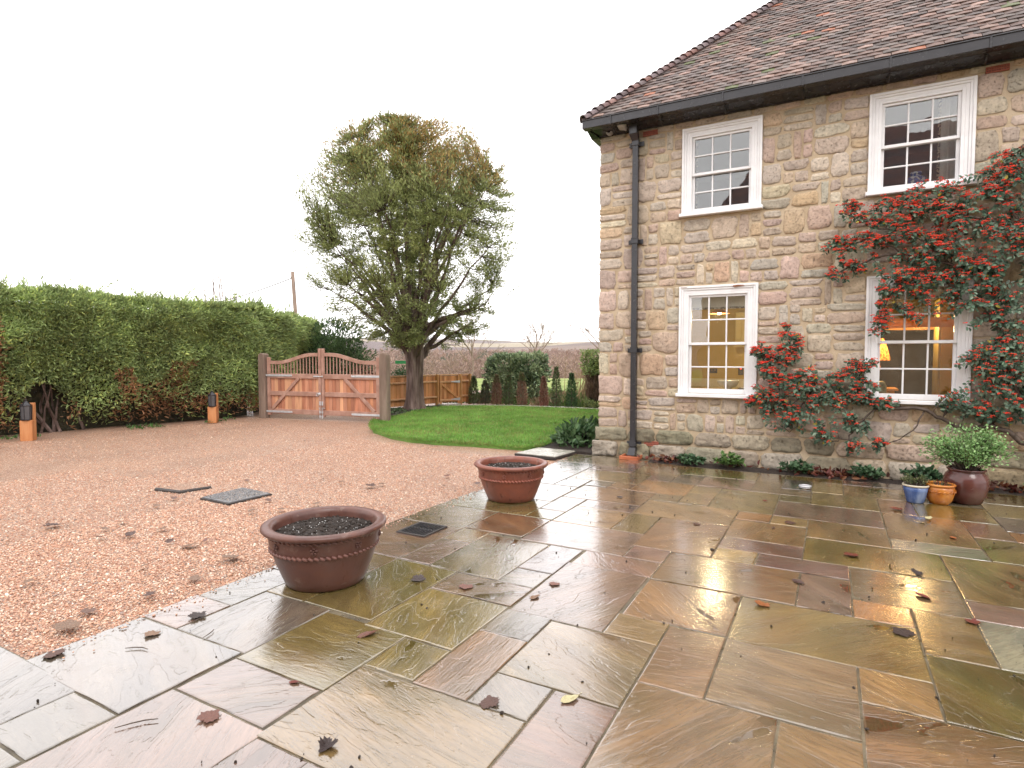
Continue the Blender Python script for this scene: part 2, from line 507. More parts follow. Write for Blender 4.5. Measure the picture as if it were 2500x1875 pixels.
MT['stone'] = stone_mat(); MT['mortar'] = mortar_mat(); MT['paving'] = paving_mat(); MT['gravel'] = gravel_mat()
MT['pebble'] = pebble_mat(); MT['lawn'] = lawn_mat(); MT['land'] = land_mat(); MT['glass'] = glass_mat(); MT['terracotta'] = terracotta_mat()
MT['joint'] = pmat('wet_joint', [(.3, (.05, .042, .029)), (.5, (.115, .094, .06)), (.72, (.20, .165, .108))], scale=5, rough=.35, rvar=.15, bump=.8, bscale=70, bdist=.01, kind='Object')
MT['tile'] = pmat('clay_tile', [(.3, (.7, .68, .68)), (.55, (1, 1, 1)), (.75, (1.25, 1.2, 1.2))], scale=14, rough=.55, bump=.5, bscale=60, use='obj', spec=.35)
MT['tile_mass'] = pmat('clay_tile_mass', [(.3, (.7, .68, .68)), (.55, (1, 1, 1)), (.75, (1.25, 1.2, 1.2))], scale=14, rough=.55, bump=.5, bscale=60, use='Col', spec=.35)
MT['black'] = pmat('black_paint', [(.3, (.020, .019, .022)), (.7, (.030, .029, .033))], scale=6, rough=.26, rvar=.02, bump=.02, bscale=20, spec=.6)
MT['white'] = pmat('white_gloss_paint', [(.3, (.76, .75, .76)), (.6, (.82, .82, .83)), (.75, (.84, .84, .84))], scale=5, rough=.38, bump=.12, bscale=40, spec=.45)
MT['peel'] = pmat('bare_wood_patch', [(.3, (.16, .06, .03)), (.7, (.27, .12, .06))], scale=30, rough=.8)
MT['leaf'] = pmat('leaf', [(.3, .8), (.7, 1.2)], scale=3, rough=.42, bump=0, use='Col', transl=.22, spec=.4, detail=2)
MT['needle'] = pmat('needle', [(.3, .75), (.7, 1.25)], scale=1.6, rough=.6, bump=0, use='Col', transl=.25, spec=.25, detail=3, kind='Object')
MT['grass'] = pmat('grass_blade', [(.3, .8), (.7, 1.2)], scale=2, rough=.55, bump=0, use='Col', transl=.3, spec=.3, detail=2)
MT['bark'] = pmat('bark', [(.3, (.055, .036, .030)), (.5, (.135, .092, .078)), (.72, (.27, .20, .175))], scale=9, stretch=(1, 1, .18), rough=.85, bump=.9, bscale=16, bdist=.03)
MT['twig'] = pmat('twig_bark', [(.3, (.05, .036, .028)), (.7, (.12, .09, .07))], scale=20, rough=.8, bump=.5)
MT['paletwig'] = pmat('pale_twig', [(.3, (.17, .12, .095)), (.7, (.27, .2, .16))], scale=6, rough=.9, bump=.2)
MT['berry'] = pmat('berry', [(.3, (.66, .028, .016)), (.7, (.80, .075, .03))], scale=4, rough=.28, bump=0, spec=.5)
MT['soil'] = pmat('dark_soil', [(.3, (.012, .009, .008)), (.5, (.03, .022, .018)), (.74, (.07, .05, .04))], scale=40, rough=.8, bump=1.0, bscale=60, bdist=.02)
MT['clod'] = pmat('soil_clod', [(.3, (.015, .011, .009)), (.75, (.06, .045, .036))], scale=30, rough=.75)
MT['zinc'] = pmat('galvanised_steel', [(.3, (.50, .51, .53)), (.7, (.68, .69, .71))], scale=12, rough=.45, bump=.1, metallic=.55)
MT['oak'] = wood_mat('orange_oak', [(.3, (.36, .135, .05)), (.55, (.50, .21, .085)), (.75, (.58, .30, .14))], 9, (1, 1, .15), .55)
MT['board'] = wood_mat('hardwood_board', [(.3, .72), (.7, 1.22)], 10, (1, 1, .12), .5, use='obj')
MT['rail'] = wood_mat('weathered_hardwood', [(.3, (.27, .15, .11)), (.55, (.37, .215, .165)), (.75, (.45, .29, .23))], 10, (.5, .5, .5), .55)
MT['post'] = wood_mat('grey_oak_post', [(.3, (.13, .09, .07)), (.55, (.215, .155, .12)), (.75, (.30, .23, .185))], 8, (1, 1, .14), .75)
MT['fence'] = wood_mat('treated_softwood', [(.3, .75), (.7, 1.2)], 10, (1, 1, .15), .65, use='obj')
MT['slate'] = pmat('wet_slate', [(.3, (.09, .092, .098)), (.7, (.20, .20, .205))], scale=8, rough=.35, bump=.6)
MT['yellow_wall'] = pmat('ochre_wall', [(.3, (.46, .32, .075)), (.7, (.50, .35, .09))], scale=2, rough=.8, bump=.05)
MT['cream'] = pmat('cream_paint', [(.3, (.56, .44, .19)), (.7, (.60, .48, .22))], scale=2, rough=.5, bump=.05)
MT['olive'] = pmat('olive_paint', [(.3, (.27, .21, .06)), (.7, (.32, .25, .075))], scale=2, rough=.5, bump=.05)
MT['greywall'] = pmat('grey_plaster', [(.3, (.20, .19, .18)), (.7, (.25, .235, .22))], scale=2, rough=.9, bump=.05)  # even mid grey for the upstairs rooms
MT['darkwood'] = pmat('dark_timber', [(.3, (.022, .013, .010)), (.7, (.055, .034, .026))], scale=5, stretch=(1, 1, .2), rough=.5, bump=.2)
MT['pine'] = wood_mat('waxed_pine', [(.3, (.40, .19, .06)), (.7, (.52, .28, .10))], 8, (1, 1, .3), .45)
MT['fabric'] = pmat('cream_fabric', [(.3, (.62, .59, .55)), (.7, (.70, .67, .63))], scale=40, rough=.95, bump=.2)
MT['porcelain'] = pmat('white_porcelain', [(.3, (.75, .75, .74)), (.7, (.8, .8, .79))], scale=3, rough=.2, bump=0)
MT['copper'] = pmat('copper', [(.3, (.45, .19, .08)), (.7, (.55, .26, .12))], scale=3, rough=.4, bump=0, metallic=.6)
MT['dark'] = pmat('dark_plastic', [(.3, (.03, .026, .024)), (.7, (.05, .043, .04))], scale=3, rough=.5, bump=0)
MT['redbrick'] = pmat('red_terracotta', [(.3, (.25, .07, .045)), (.7, (.36, .12, .08))], scale=30, rough=.7, bump=.3)
MT['grey'] = pmat('grey_plastic', [(.3, (.36, .36, .38)), (.7, (.42, .42, .44))], scale=3, rough=.4, bump=.05)
MT['deadleaf'] = pmat('dead_leaf', [(.3, .7), (.7, 1.3)], scale=18, rough=.35, bump=.4, bscale=40, use='obj', transl=.08, spec=.45)

# ------------------------------------------------------------------ the ground
def land_height(x, y):
    r = np.hypot(x, y)
    th = np.arctan2(x, y)
    z = np.full_like(r, -.085)
    n1 = vnoise(np.stack([x, y, 0 * x], -1), 1 / 55., 1) - .5
    n2 = vnoise(np.stack([x, y, 0 * x], -1), 1 / 420., 2) - .5
    n3 = vnoise(np.stack([x, y, 0 * x], -1), 1 / 160., 3) - .5
    z = np.interp(r, [0, 46, 75, 150, 300, 520, 800, 1200, 1700, 2300, 2900, 4200], [-.085, -.085, -1.2, -8.5, -8.5, -3, 9, 24, 44, 66, 72, 40])
    z = z + np.interp(r, [0, 70, 140], [0, 0, 1.0]) * n1 * 2.0 + np.interp(r, [300, 900, 2300], [0, 1, 1.0]) * (n2 * 34 + n3 * 9)
    return z
rr = np.concatenate([[0], np.linspace(6, 46, 9), np.geomspace(52, 2900, 46), [3500, 4200]])
aa = np.linspace(0, 2 * np.pi, 193)[:-1]
RR, AA = np.meshgrid(rr, aa, indexing='ij')
X, Y = RR * np.sin(AA), RR * np.cos(AA)
V = np.stack([X, Y, land_height(X, Y)], -1).reshape(-1, 3)
na = len(aa)
ii, kk = np.meshgrid(np.arange(len(rr) - 1), np.arange(na), indexing='ij')
F = np.stack([ii * na + kk, ii * na + (kk + 1) % na, (ii + 1) * na + (kk + 1) % na, (ii + 1) * na + kk], -1).reshape(-1, 4)[:, ::-1]
tag(np_mesh('ground', V, F, MT['land'], smooth=True), kind='structure')

def sheet(name, poly, z, mat, grid=None, parent=None, kind='structure', thick=0.0):
    m = MB()
    m.add([(x, y, z) for x, y in poly], [tuple(range(len(poly)))])
    if thick:
        n = len(poly)
        b = len(m.v)
        m.add([(x, y, z - thick) for x, y in poly], [])
        m.f += [(i, b + i, b + (i + 1) % n, (i + 1) % n) for i in range(n)]
    o = m.build(name, mat, parent)
    o['kind'] = kind
    return o

# gravel drive: a finely waved sheet
EDGE = -3.70
gx = np.concatenate([np.linspace(-24, -14, 21)[:-1], np.linspace(-14, EDGE + .06, 150)]); gy = np.concatenate([np.linspace(1.40, 8.9, 110), np.linspace(9.0, 24, 60)])
GX, GY = np.meshgrid(gx, gy, indexing='ij')
P3 = np.stack([GX, GY, 0 * GX], -1)
GZ = -.012 + (vnoise(P3, 2.2, 5) - .5) * .026 + (vnoise(P3, .55, 6) - .5) * .03 - .012
GZ = np.where(GX > -4.0, np.minimum(GZ, -.02), GZ)
V = np.stack([GX, GY, GZ], -1).reshape(-1, 3)
ny = len(gy)
ii, kk = np.meshgrid(np.arange(len(gx) - 1), np.arange(ny - 1), indexing='ij')
F = np.stack([ii * ny + kk, (ii + 1) * ny + kk, (ii + 1) * ny + kk + 1, ii * ny + kk + 1], -1).reshape(-1, 4)
tag(np_mesh('gravel_drive', V, F, MT['gravel'], smooth=True), kind='structure')

def scatter(name, P, rot, scl, mat, parent=None, sub=1, kind='stuff'):
    """many small rounded lumps: vertices carrying turn and size, one lump set on each"""
    P = np.asarray(P, np.float32)
    if parent is not None: P = P - np.array(origin(parent), np.float32)
    me = bpy.data.meshes.new(name)
    me.vertices.add(len(P)); me.vertices.foreach_set('co', P.ravel())
    for nm, a in (('turn', rot), ('size', scl)):
        at = me.attributes.new(nm, 'FLOAT_VECTOR', 'POINT'); at.data.foreach_set('vector', np.asarray(a, np.float32).ravel())
    o = link(name, me, parent)
    ng = bpy.data.node_groups.new(name, 'GeometryNodeTree')
    ng.interface.new_socket('Geometry', in_out='INPUT', socket_type='NodeSocketGeometry')
    ng.interface.new_socket('Geometry', in_out='OUTPUT', socket_type='NodeSocketGeometry')
    N = ng.nodes.new; K = ng.links.new
    gi, go = N('NodeGroupInput'), N('NodeGroupOutput')
    ic = N('GeometryNodeMeshIcoSphere'); ic.inputs['Radius'].default_value = 1; ic.inputs['Subdivisions'].default_value = sub
    ss = N('GeometryNodeSetShadeSmooth'); sm = N('GeometryNodeSetMaterial'); sm.inputs['Material'].default_value = mat
    ip = N('GeometryNodeInstanceOnPoints')
    a1 = N('GeometryNodeInputNamedAttribute'); a1.data_type = 'FLOAT_VECTOR'; a1.inputs['Name'].default_value = 'turn'
    a2 = N('GeometryNodeInputNamedAttribute'); a2.data_type = 'FLOAT_VECTOR'; a2.inputs['Name'].default_value = 'size'
    er = N('FunctionNodeEulerToRotation')
    K(ic.outputs['Mesh'], ss.inputs[0]); K(ss.outputs[0], sm.inputs['Geometry']); K(sm.outputs[0], ip.inputs['Instance'])
    K(gi.outputs[0], ip.inputs['Points']); K(a1.outputs['Attribute'], er.inputs[0]); K(er.outputs[0], ip.inputs['Rotation']); K(a2.outputs['Attribute'], ip.inputs['Scale'])
    K(ip.outputs[0], go.inputs[0])
    md = o.modifiers.new('scatter', 'NODES'); md.node_group = ng
    me.materials.append(mat)
    if kind: o['kind'] = kind
    return o

def gravel_points(n, x0, x1, y0, y1):
    x = rng.uniform(x0, x1, n); y = rng.uniform(y0, y1, n)
    p = np.stack([x, y, 0 * x], -1)
    z = -.024 + (vnoise(p, 2.2, 5) - .5) * .026 + (vnoise(p, .55, 6) - .5) * .03
    z = np.where(x > -4.0, np.minimum(z, -.02), z) + rng.uniform(-.003, .006, n)
    return np.stack([x, y, z], -1)
P = np.concatenate([gravel_points(62000, -6.2, EDGE, 1.46, 4.4), gravel_points(42000, -8.2, EDGE, 4.4, 8.6), gravel_points(24000, -9.5, -6.2, 1.5, 4.4), gravel_points(14000, -13.6, -8.2, 4.4, 9.5)])
P = P[~((P[:, 1] > 8.25) & (P[:, 0] > -6.2))]
sz = rng.gamma(7, 1 / 7., len(P))[:, None] * .0055
SC = np.concatenate([sz * rng.uniform(.8, 1.35, (len(P), 1)), sz * rng.uniform(.7, 1.1, (len(P), 1)), sz * rng.uniform(.5, .8, (len(P), 1))], 1)
ROT = np.stack([rng.normal(0, .3, len(P)), rng.normal(0, .3, len(P)), rng.uniform(0, 6.3, len(P))], -1)
ns = 420
xe = EDGE + rng.exponential(.05, ns); ye = rng.uniform(1.5, 8.6, ns)
SP_ = np.stack([xe, ye, np.full(ns, .004)], -1); s2 = rng.gamma(7, 1 / 7., (ns, 1)) * .0055
P = np.concatenate([P, SP_]); SC = np.concatenate([SC, s2 * np.array([[1.1, .9, .6]])]); ROT = np.concatenate([ROT, np.stack([0 * xe, 0 * xe, rng.uniform(0, 6.3, ns)], -1)])
scatter('gravel', P, ROT, SC, MT['pebble'])

# lawn with its curved edge
LAWN = [(-9.95, 11.02), (-9.3, 10.2), (-8.59, 9.5), (-7.7, 9.0), (-7.01, 8.77), (-6.39, 8.70), (-5.74, 8.80), (-5.12, 8.84), (-4.66, 8.88), (-4.47, 9.12), (-4.52, 9.71), (-4.62, 10.6),
        (-4.2, 11.4), (-3.3, 11.8), (-2.0, 12), (-2.0, 16.3), (-6.7, 16.35), (-8.66, 16.2), (-9.9, 15.75), (-10.75, 15.15), (-10.75, 14.3), (-10.55, 13.4), (-10.15, 12.2)]
sheet('lawn', LAWN, .035, MT['lawn'], thick=.16)
def inpoly(x, y, poly):
    r = np.zeros(len(x), bool); n = len(poly)
    for i in range(n):
        (x1, y1), (x2, y2) = poly[i], poly[(i + 1) % n]
        c = ((y1 > y) != (y2 > y)) & (x < (x2 - x1) * (y - y1) / (y2 - y1 + 1e-12) + x1)
        r ^= c
    return r
x = rng.uniform(-10.8, -3.3, 150000); y = rng.uniform(8.6, 16.4, 150000)
k = inpoly(x, y, LAWN); x, y = x[k][:60000], y[k][:60000]
ex = []; 
for (x1, y1), (x2, y2) in zip(LAWN[:11], LAWN[1:12]):
    t_ = rng.uniform(0, 1, 260); ex.append(np.stack([x1 + (x2 - x1) * t_ + rng.normal(0, .03, 260), y1 + (y2 - y1) * t_ + rng.normal(0, .03, 260)], -1))
ex = np.concatenate(ex); x = np.concatenate([x, ex[:, 0]]); y = np.concatenate([y, ex[:, 1]])
P = np.stack([x, y, np.full(len(x), .03)], -1)
D = np.stack([rng.normal(0, .55, len(x)), rng.normal(0, .55, len(x)), np.ones(len(x))], -1)
g = vnoise(P, 1.4, 3)[:, None] ** .8
C = np.array([.14, .30, .055]) * (1 - g) + np.array([.26, .43, .10]) * g
C = C * rng.uniform(.75, 1.25, (len(x), 1))
C = np.where((rng.uniform(0, 1, (len(x), 1)) < .10 + .25 * (vnoise(P, 2.3, 9)[:, None] > .62)), np.array([.38, .36, .13]) * rng.uniform(.6, 1.1, (len(x), 1)), C)
leaves('lawn_grass', P, D, rng.uniform(.035, .07, len(x)), .008, C, MT['grass'], fold=.2, droop=.4)

# ------------------------------------------------------------------ the patio: joint bed and every slab on its own
def sx(i): return -3.72 + .3225 * i
def sy(j): return 2.77 + .33 * j
OL, GO, BR, OR, PK, GD, PL, SL, DO, WH, MV, YE = range(12)
SLABC = [(.205, .152, .048), (.205, .145, .078), (.215, .122, .058), (.310, .150, .050), (.212, .132, .096), (.262, .165, .068), (.150, .122, .092),
         (.150, .115, .090), (.125, .10, .030), (.30, .27, .20), (.205, .130, .088), (.31, .215, .085)]
SLABS = [  # i0, i1, j0, j1, colour
 (9, 11, -3, 0, BR), (11, 12, -2.6, 0, GD), (9, 10, 0, 2.05, BR), (8, 9, 1.2, 2.12, GD), (10, 12, 0, 2.05, GO), (10, 13, 2.05, 4.05, OL), (12, 13, 1, 2.05, GD),
 (12, 15.1, -1.05, 1, BR), (13, 15.1, 1, 3.05, DO), (13, 14, 3.05, 5, GD), (14, 16.1, 3.05, 5, WH), (14, 16.1, 5, 6, PK), (14, 16.1, 6, 9, GD), (12, 14, 5, 7, GO),
 (12, 13, 4.05, 5, OR), (11, 12, 4.05, 6.05, MV), (8.05, 11, 4.1, 6.1, BR), (8.05, 10, 2.12, 4.1, BR), (10, 12, 6.1, 7.05, PK), (9, 10, 6.1, 7.05, YE), (11, 14, 7.05, 9.05, OL),
 (11, 13, 9.05, 11, GD), (9, 11, 8.05, 10, GD), (9, 11, 7.05, 8.05, PK), (7, 9, 6.15, 9.1, BR), (6.03, 9, 9.1, 11.12, GD), (6.03, 7, 7.2, 9.1, OL), (7.05, 8.05, 5.2, 6.15, PK),
 (6.1, 8.05, 4.17, 5.2, PK), (6.05, 8, 1.25, 4.17, MV),
 (0, 2.95, -4.2, -2.3, PL), (-3, 1.76, -5.2, -4.10, PL), (-3, -.1, -6.4, -5.2, PL), (1.77, 2.93, -5.24, -4.20, PL), (3, 4.95, -3.45, -2.45, PK), (2.95, 5.05, -5.6, -3.45, PK), (5.05, 6, -5.0, -3.6, PK), (-.1, 2.9, -7.5, -5.25, PL),
 (0, 1.1, -2.3, -1.2, PK), (1.1, 3, -2.3, -.4, PL), (0, 1.1, -1.2, .55, PL), (1.1, 2.2, -.4, .55, OL), (3, 5, -2.45, -.5, OL), (5, 6, -1.62, -.6, OL), (6, 7, -1.66, .28, BR), (6, 7, .28, 1.28, PL), (4.02, 6, -.58, 1.38, OL), (7, 9, -.8, 1.2, GO),
 (5, 8, -3.6, -1.66, GD), (7, 8, -1.66, -.8, PL), (8, 9, -2.8, -.8, PK), (6, 8, -5.6, -3.6, PK), (8, 9, -4.8, -2.8, BR),
 (2.22, 4.02, -.4, 2.45, OL), (4.05, 6.03, 1.38, 2.38, BR), (5.1, 6.03, 2.38, 3.3, PL), (5.1, 6.05, 3.3, 5.15, SL), (3.17, 5.1, 2.45, 5.12, GO), (2.25, 3.17, 2.5, 4.3, PK), (2.25, 3.17, 4.3, 5.35, GD),
 (2.25, 4.15, 5.35, 7.25, BR), (0, 2.22, 2.5, 5.25, PK), (0, 2.22, .55, 2.5, GO), (0, 2.22, 5.25, 7.28, GO), (0, 3.2, 7.28, 9.3, OL), (3.2, 4.15, 7.28, 8.3, OL), (3.2, 4.15, 8.3, 10.1, GO), (4.15, 7.05, 5.2, 7.2, MV),
 (.1, 3.15, 9.3, 11.7, GO), (.12, 2.1, 11.7, 14.2, PL), (2.1, 3.15, 11.7, 13.15, PL),
 (.15, 3.05, 16.35, 18.5, GO), (3.05, 4.07, 16.25, 18.3, PK), (2.1, 4.08, 15.25, 16.3, PK), (.15, 2.1, 14.2, 16.35, PL), (2.1, 5, 13.2, 15.22, GD), (4.08, 6.03, 15.22, 18.1, GO), (5, 6, 14.2, 15.22, PK), (5, 7, 12.2, 14.2, OR),
 (4.1, 5.03, 12.2, 13.2, BR), (3.18, 4.1, 12.2, 13.15, PL), (3.2, 6.03, 10.12, 12.2, BR), (4.17, 6.03, 9.18, 10.12, PK), (4.17, 6.03, 7.2, 9.18, GD), (6.03, 7, 11.12, 12.2, GO),
 (7, 9, 14.15, 16.08, PK), (7, 8, 12.75, 14.15, YE), (7, 8, 11.12, 12.75, GD), (8, 10, 11.05, 14.1, OL), (6, 7, 14.2, 16.08, SL), (6.03, 8.97, 16.08, 17.8, OL), (8.97, 9.95, 15.12, 17.8, GO), (9.95, 10.95, 15.2, 17, SL), (9.95, 12, 17, 17.85, OL), (8.97, 11, 14.1, 15.12, GO),
 (10.95, 12, 15.05, 17, YE), (12, 15, 15.02, 17, GD), (12, 13, 17, 17.9, PK), (13, 16, 17, 18, SL), (11, 13, 13.05, 15.03, OL), (10, 11, 13.05, 14.1, DO), (10, 13, 11, 13.05, MV), (10, 11, 10.02, 11, YE), (9, 10, 10.02, 11, OR),
 (13, 14, 13, 15, BR), (14, 16, 13, 15, OL), (13, 15.05, 10, 13, GD), (13, 15.05, 9.05, 10, WH), (15.05, 16, 11.2, 13, BR), (15.05, 17, 9.05, 11.2, OL), (16, 17.3, 12.3, 14.05, SL), (16, 17.3, 11.2, 12.3, OR), (16, 18, 14.05, 16, OL), (15, 18.2, 16, 18, DO),
 (16.1, 18.4, 6.2, 9.05, GO), (16.1, 18.4, 3.05, 6.2, OL), (17, 19, 9.05, 11.2, BR), (17.3, 19.2, 11.2, 14.05, GD), (15.1, 17.2, -1.05, 3.05, BR), (18, 20, 14.05, 17.9, OL), (12, 14.2, -3.2, -1.05, GO),
]
patio = sheet('patio', [(-7.5, .0), (5.6, .0), (5.6, 8.70), (-2.4, 8.70), (-2.4, 8.95), (-3.66, 8.95), (-3.70, 1.42), (-7.5, 1.42)], -.007, MT['joint'])
j = -8.0
while j < 17.5:
    hj = random.choice([2, 2, 3]); i = 18.4 + random.choice([.3, .8, 1.2]) if j > 0 else 17.3
    if j > 9: i = 20
    while i < 28:
        wi = random.choice([1, 2, 2, 3]); SLABS.append((i, min(i + wi, 28.8), j, min(j + hj, 17.9), random.choice([OL, GO, BR, GD, PK]))); i += wi
    j += hj
for k in range(4): SLABS += [(-5.9 - 2 * (k % 2), -3.05 - 3 * (k % 2), -5.2 - 2 * (k // 2), -4.15 - 1.6 * (k // 2), PL)] if k < 2 else []
def slab_mesh(w, h):
    n = 7
    pts = []
    for (x0, y0, x1, y1, m) in ((-w, -h, w, -h, w), (w, -h, w, h, h), (w, h, -w, h, w), (-w, h, -w, -h, h)):
        for k in range(n):
            t_ = k / n
            j = random.uniform(-.0065, .0035) if k else random.uniform(-.004, 0)
            px, py = x0 + (x1 - x0) * t_, y0 + (y1 - y0) * t_
            L_ = math.hypot(x1 - x0, y1 - y0); nx, ny_ = -(y1 - y0) / L_, (x1 - x0) / L_
            pts.append((px + nx * j, py + ny_ * j))
    N_ = len(pts)
    m = MB()
    rings = []
    for (ins, z) in ((0.0, -.04), (0.0, -.004), (.003, -.0008), (.008, 0.0)):
        r_ = []
        for (px, py) in pts:
            q = random.uniform(.6, 1.5) * ins
            fx = math.copysign(min(abs(px), max(0, w - q)), px) if abs(px) > w - .03 else px
            fy = math.copysign(min(abs(py), max(0, h - q)), py) if abs(py) > h - .03 else py
            r_.append((fx, fy, z))
        rings.append(r_)
    vs = [p for r_ in rings for p in r_]
    fs = []
    for a in range(3):
        for k in range(N_):
            k2 = (k + 1) % N_
            fs.append((a * N_ + k, a * N_ + k2, (a + 1) * N_ + k2, (a + 1) * N_ + k))
    fs.append(tuple(3 * N_ + k for k in range(N_)))
    m.add(vs, fs)
    return m.mesh('paving_slab', MT['paving'])
for (i0, i1, j0, j1, c) in SLABS:
    x0, x1, y0, y1 = sx(i0), sx(i1), sy(j0), sy(j1)
    g_ = .0028 + random.uniform(0, .0024)
    me = slab_mesh((x1 - x0) / 2 - g_, (y1 - y0) / 2 - g_)
    o = link('paving_slab', me, patio, ((x0 + x1) / 2, (y0 + y1) / 2, random.uniform(-.003, .001)))
    o.rotation_euler = (random.gauss(0, .004), random.gauss(0, .004), random.gauss(0, .002))
    b = SLABC[c]; q = random.uniform(.88, 1.12)
    q *= .74; mn = sum(b) / 3
    b = tuple(x_ * .95 + mn * .05 for x_ in b)
    o.color = (b[0] * q * random.uniform(.95, 1.05), b[1] * q, b[2] * q * random.uniform(.92, 1.08), 1)
HAZE = 0.00007
# ------------------------------------------------------------------ the house
WY = 9.10; XL = -3.345; XR = 5.6; ZT = 5.16; YB = 16.0
cottage = thing('stone_house', 'two storey stone house with white sash windows and a clay tiled hipped roof', 'house', (1.0, WY, 0))
WINS = [(-2.05, -.935, 3.70, 5.012), (-2.068, -.952, .995, 2.664), (.355, 1.47, 3.70, 5.012), (.376, 1.51, .99, 2.66)]
HOLES = [(a + .045, b - .045, c + .05, d - .045) for a, b, c, d in WINS]
m = MB()
xs = sorted({XL, XR} | {h[0] for h in HOLES} | {h[1] for h in HOLES}); zs = sorted({-.1, ZT} | {h[2] for h in HOLES} | {h[3] for h in HOLES})
TH = .34
for i in range(len(xs) - 1):
    for k in range(len(zs) - 1):
        cx, cz = (xs[i] + xs[i + 1]) / 2, (zs[k] + zs[k + 1]) / 2
        if any(h[0] < cx < h[1] and h[2] < cz < h[3] for h in HOLES): continue
        for y, fl in ((WY, 0), (WY + TH, 1)):
            q = [(xs[i], y, zs[k]), (xs[i + 1], y, zs[k]), (xs[i + 1], y, zs[k + 1]), (xs[i], y, zs[k + 1])]
            m.add(q[::-1] if fl else q, [(0, 1, 2, 3)])
for h in HOLES:
    a, b, c, d = h
    for q in ([(a, c), (a, d)], [(a, d), (b, d)], [(b, d), (b, c)], [(b, c), (a, c)]):
        (x0, z0), (x1, z1) = q
        m.add([(x0, WY, z0), (x1, WY, z1), (x1, WY + TH, z1), (x0, WY + TH, z0)], [(0, 1, 2, 3)])
# side, back and top of the shell
m.add([(XL, WY, -.1), (XL, YB, -.1), (XL, YB, ZT), (XL, WY, ZT)], [(0, 3, 2, 1)])
m.add([(XR, WY, -.1), (XR, YB, -.1), (XR, YB, ZT), (XR, WY, ZT)], [(0, 1, 2, 3)])
m.add([(XL, YB, -.1), (XR, YB, -.1), (XR, YB, ZT), (XL, YB, ZT)], [(0, 3, 2, 1)])
m.add([(XL, WY, ZT), (XR, WY, ZT), (XR, YB, ZT), (XL, YB, ZT)], [(0, 1, 2, 3)])
m.add([(XL, WY + TH, 2.95), (XR, WY + TH, 2.95), (XR, YB, 2.95), (XL, YB, 2.95)], [(0, 1, 2, 3)])
wall = m.build('wall', MT['mortar'], cottage)

STC = [(.45, .38, .31), (.49, .405, .305), (.475, .375, .305), (.46, .40, .335), (.56, .485, .385), (.44, .35, .285), (.475, .405, .34), (.495, .39, .315), (.51, .375, .255), (.46, .375, .305), (.47, .42, .35), (.45, .345, .28)]
def stone(x0, x1, z0, z1, y=WY, proud=.02, col=None, gap=.011, rough_=1.0, left=False):
    w, h = (x1 - x0) / 2 - gap, (z1 - z0) / 2 - gap
    if w < .02 or h < .015: return None
    cx, cz = (x0 + x1) / 2, (z0 + z1) / 2
    n = 18
    ew = random.uniform(5.5, 14.0) if rough_ > .9 else random.uniform(9, 18)
    sk = random.uniform(-.10, .10) * h * rough_; tp = random.uniform(-.12, .12) * rough_
    pts = []
    for k in range(n):
        a = 2 * math.pi * (k + .5) / n
        ca, sa = math.cos(a), math.sin(a)
        r_ = (abs(ca) ** ew + abs(sa) ** ew) ** (-1 / ew)
        jx = 1 + random.uniform(-.12, .05) * rough_
        px, pz = ca * r_ * w * jx, sa * r_ * h * jx
        px *= 1 + tp * pz / h; pz += sk * px / w
        pts.append((max(-w - gap * .6, min(w + gap * .6, px)), max(-h - gap * .6, min(h + gap * .6, pz))))
    if left:
        pts = [(-(w + gap + .004 + random.uniform(0, .02)) if px < -.62 * w else px, pz) for px, pz in pts]
    vs = []
    for (sc, d) in ((1.0, .012), (1.0, -proud * .35), (.93, -proud * .85), (.5, -proud * .9)):
        for (px, pz) in pts:
            jd = random.uniform(-.42, .42) * proud * (0 if d > 0 else (.4 if sc == 1.0 else 1))
            s2 = sc * (1 + (random.uniform(-.03, .03) if sc < 1 else 0))
            vs.append((px * s2, d + jd, pz * s2))
    vs.append((0, -proud * random.uniform(.3, 1.1), 0))
    fs = []
    for a in range(3):
        for k in range(n):
            k2 = (k + 1) % n
            fs.append((a * n + k, a * n + k2, (a + 1) * n + k2, (a + 1) * n + k))
    fs += [(3 * n + k, 3 * n + (k + 1) % n, 4 * n) for k in range(n)]
    c = col or random.choice(STC); q = random.uniform(.92, 1.12)
    c = tuple(ch * q * w_ * random.uniform(.96, 1.04) for ch, w_ in zip(c, (1.0, 1.01, 1.03)))
    return (cx, y, cz, vs, fs, c, w * h)

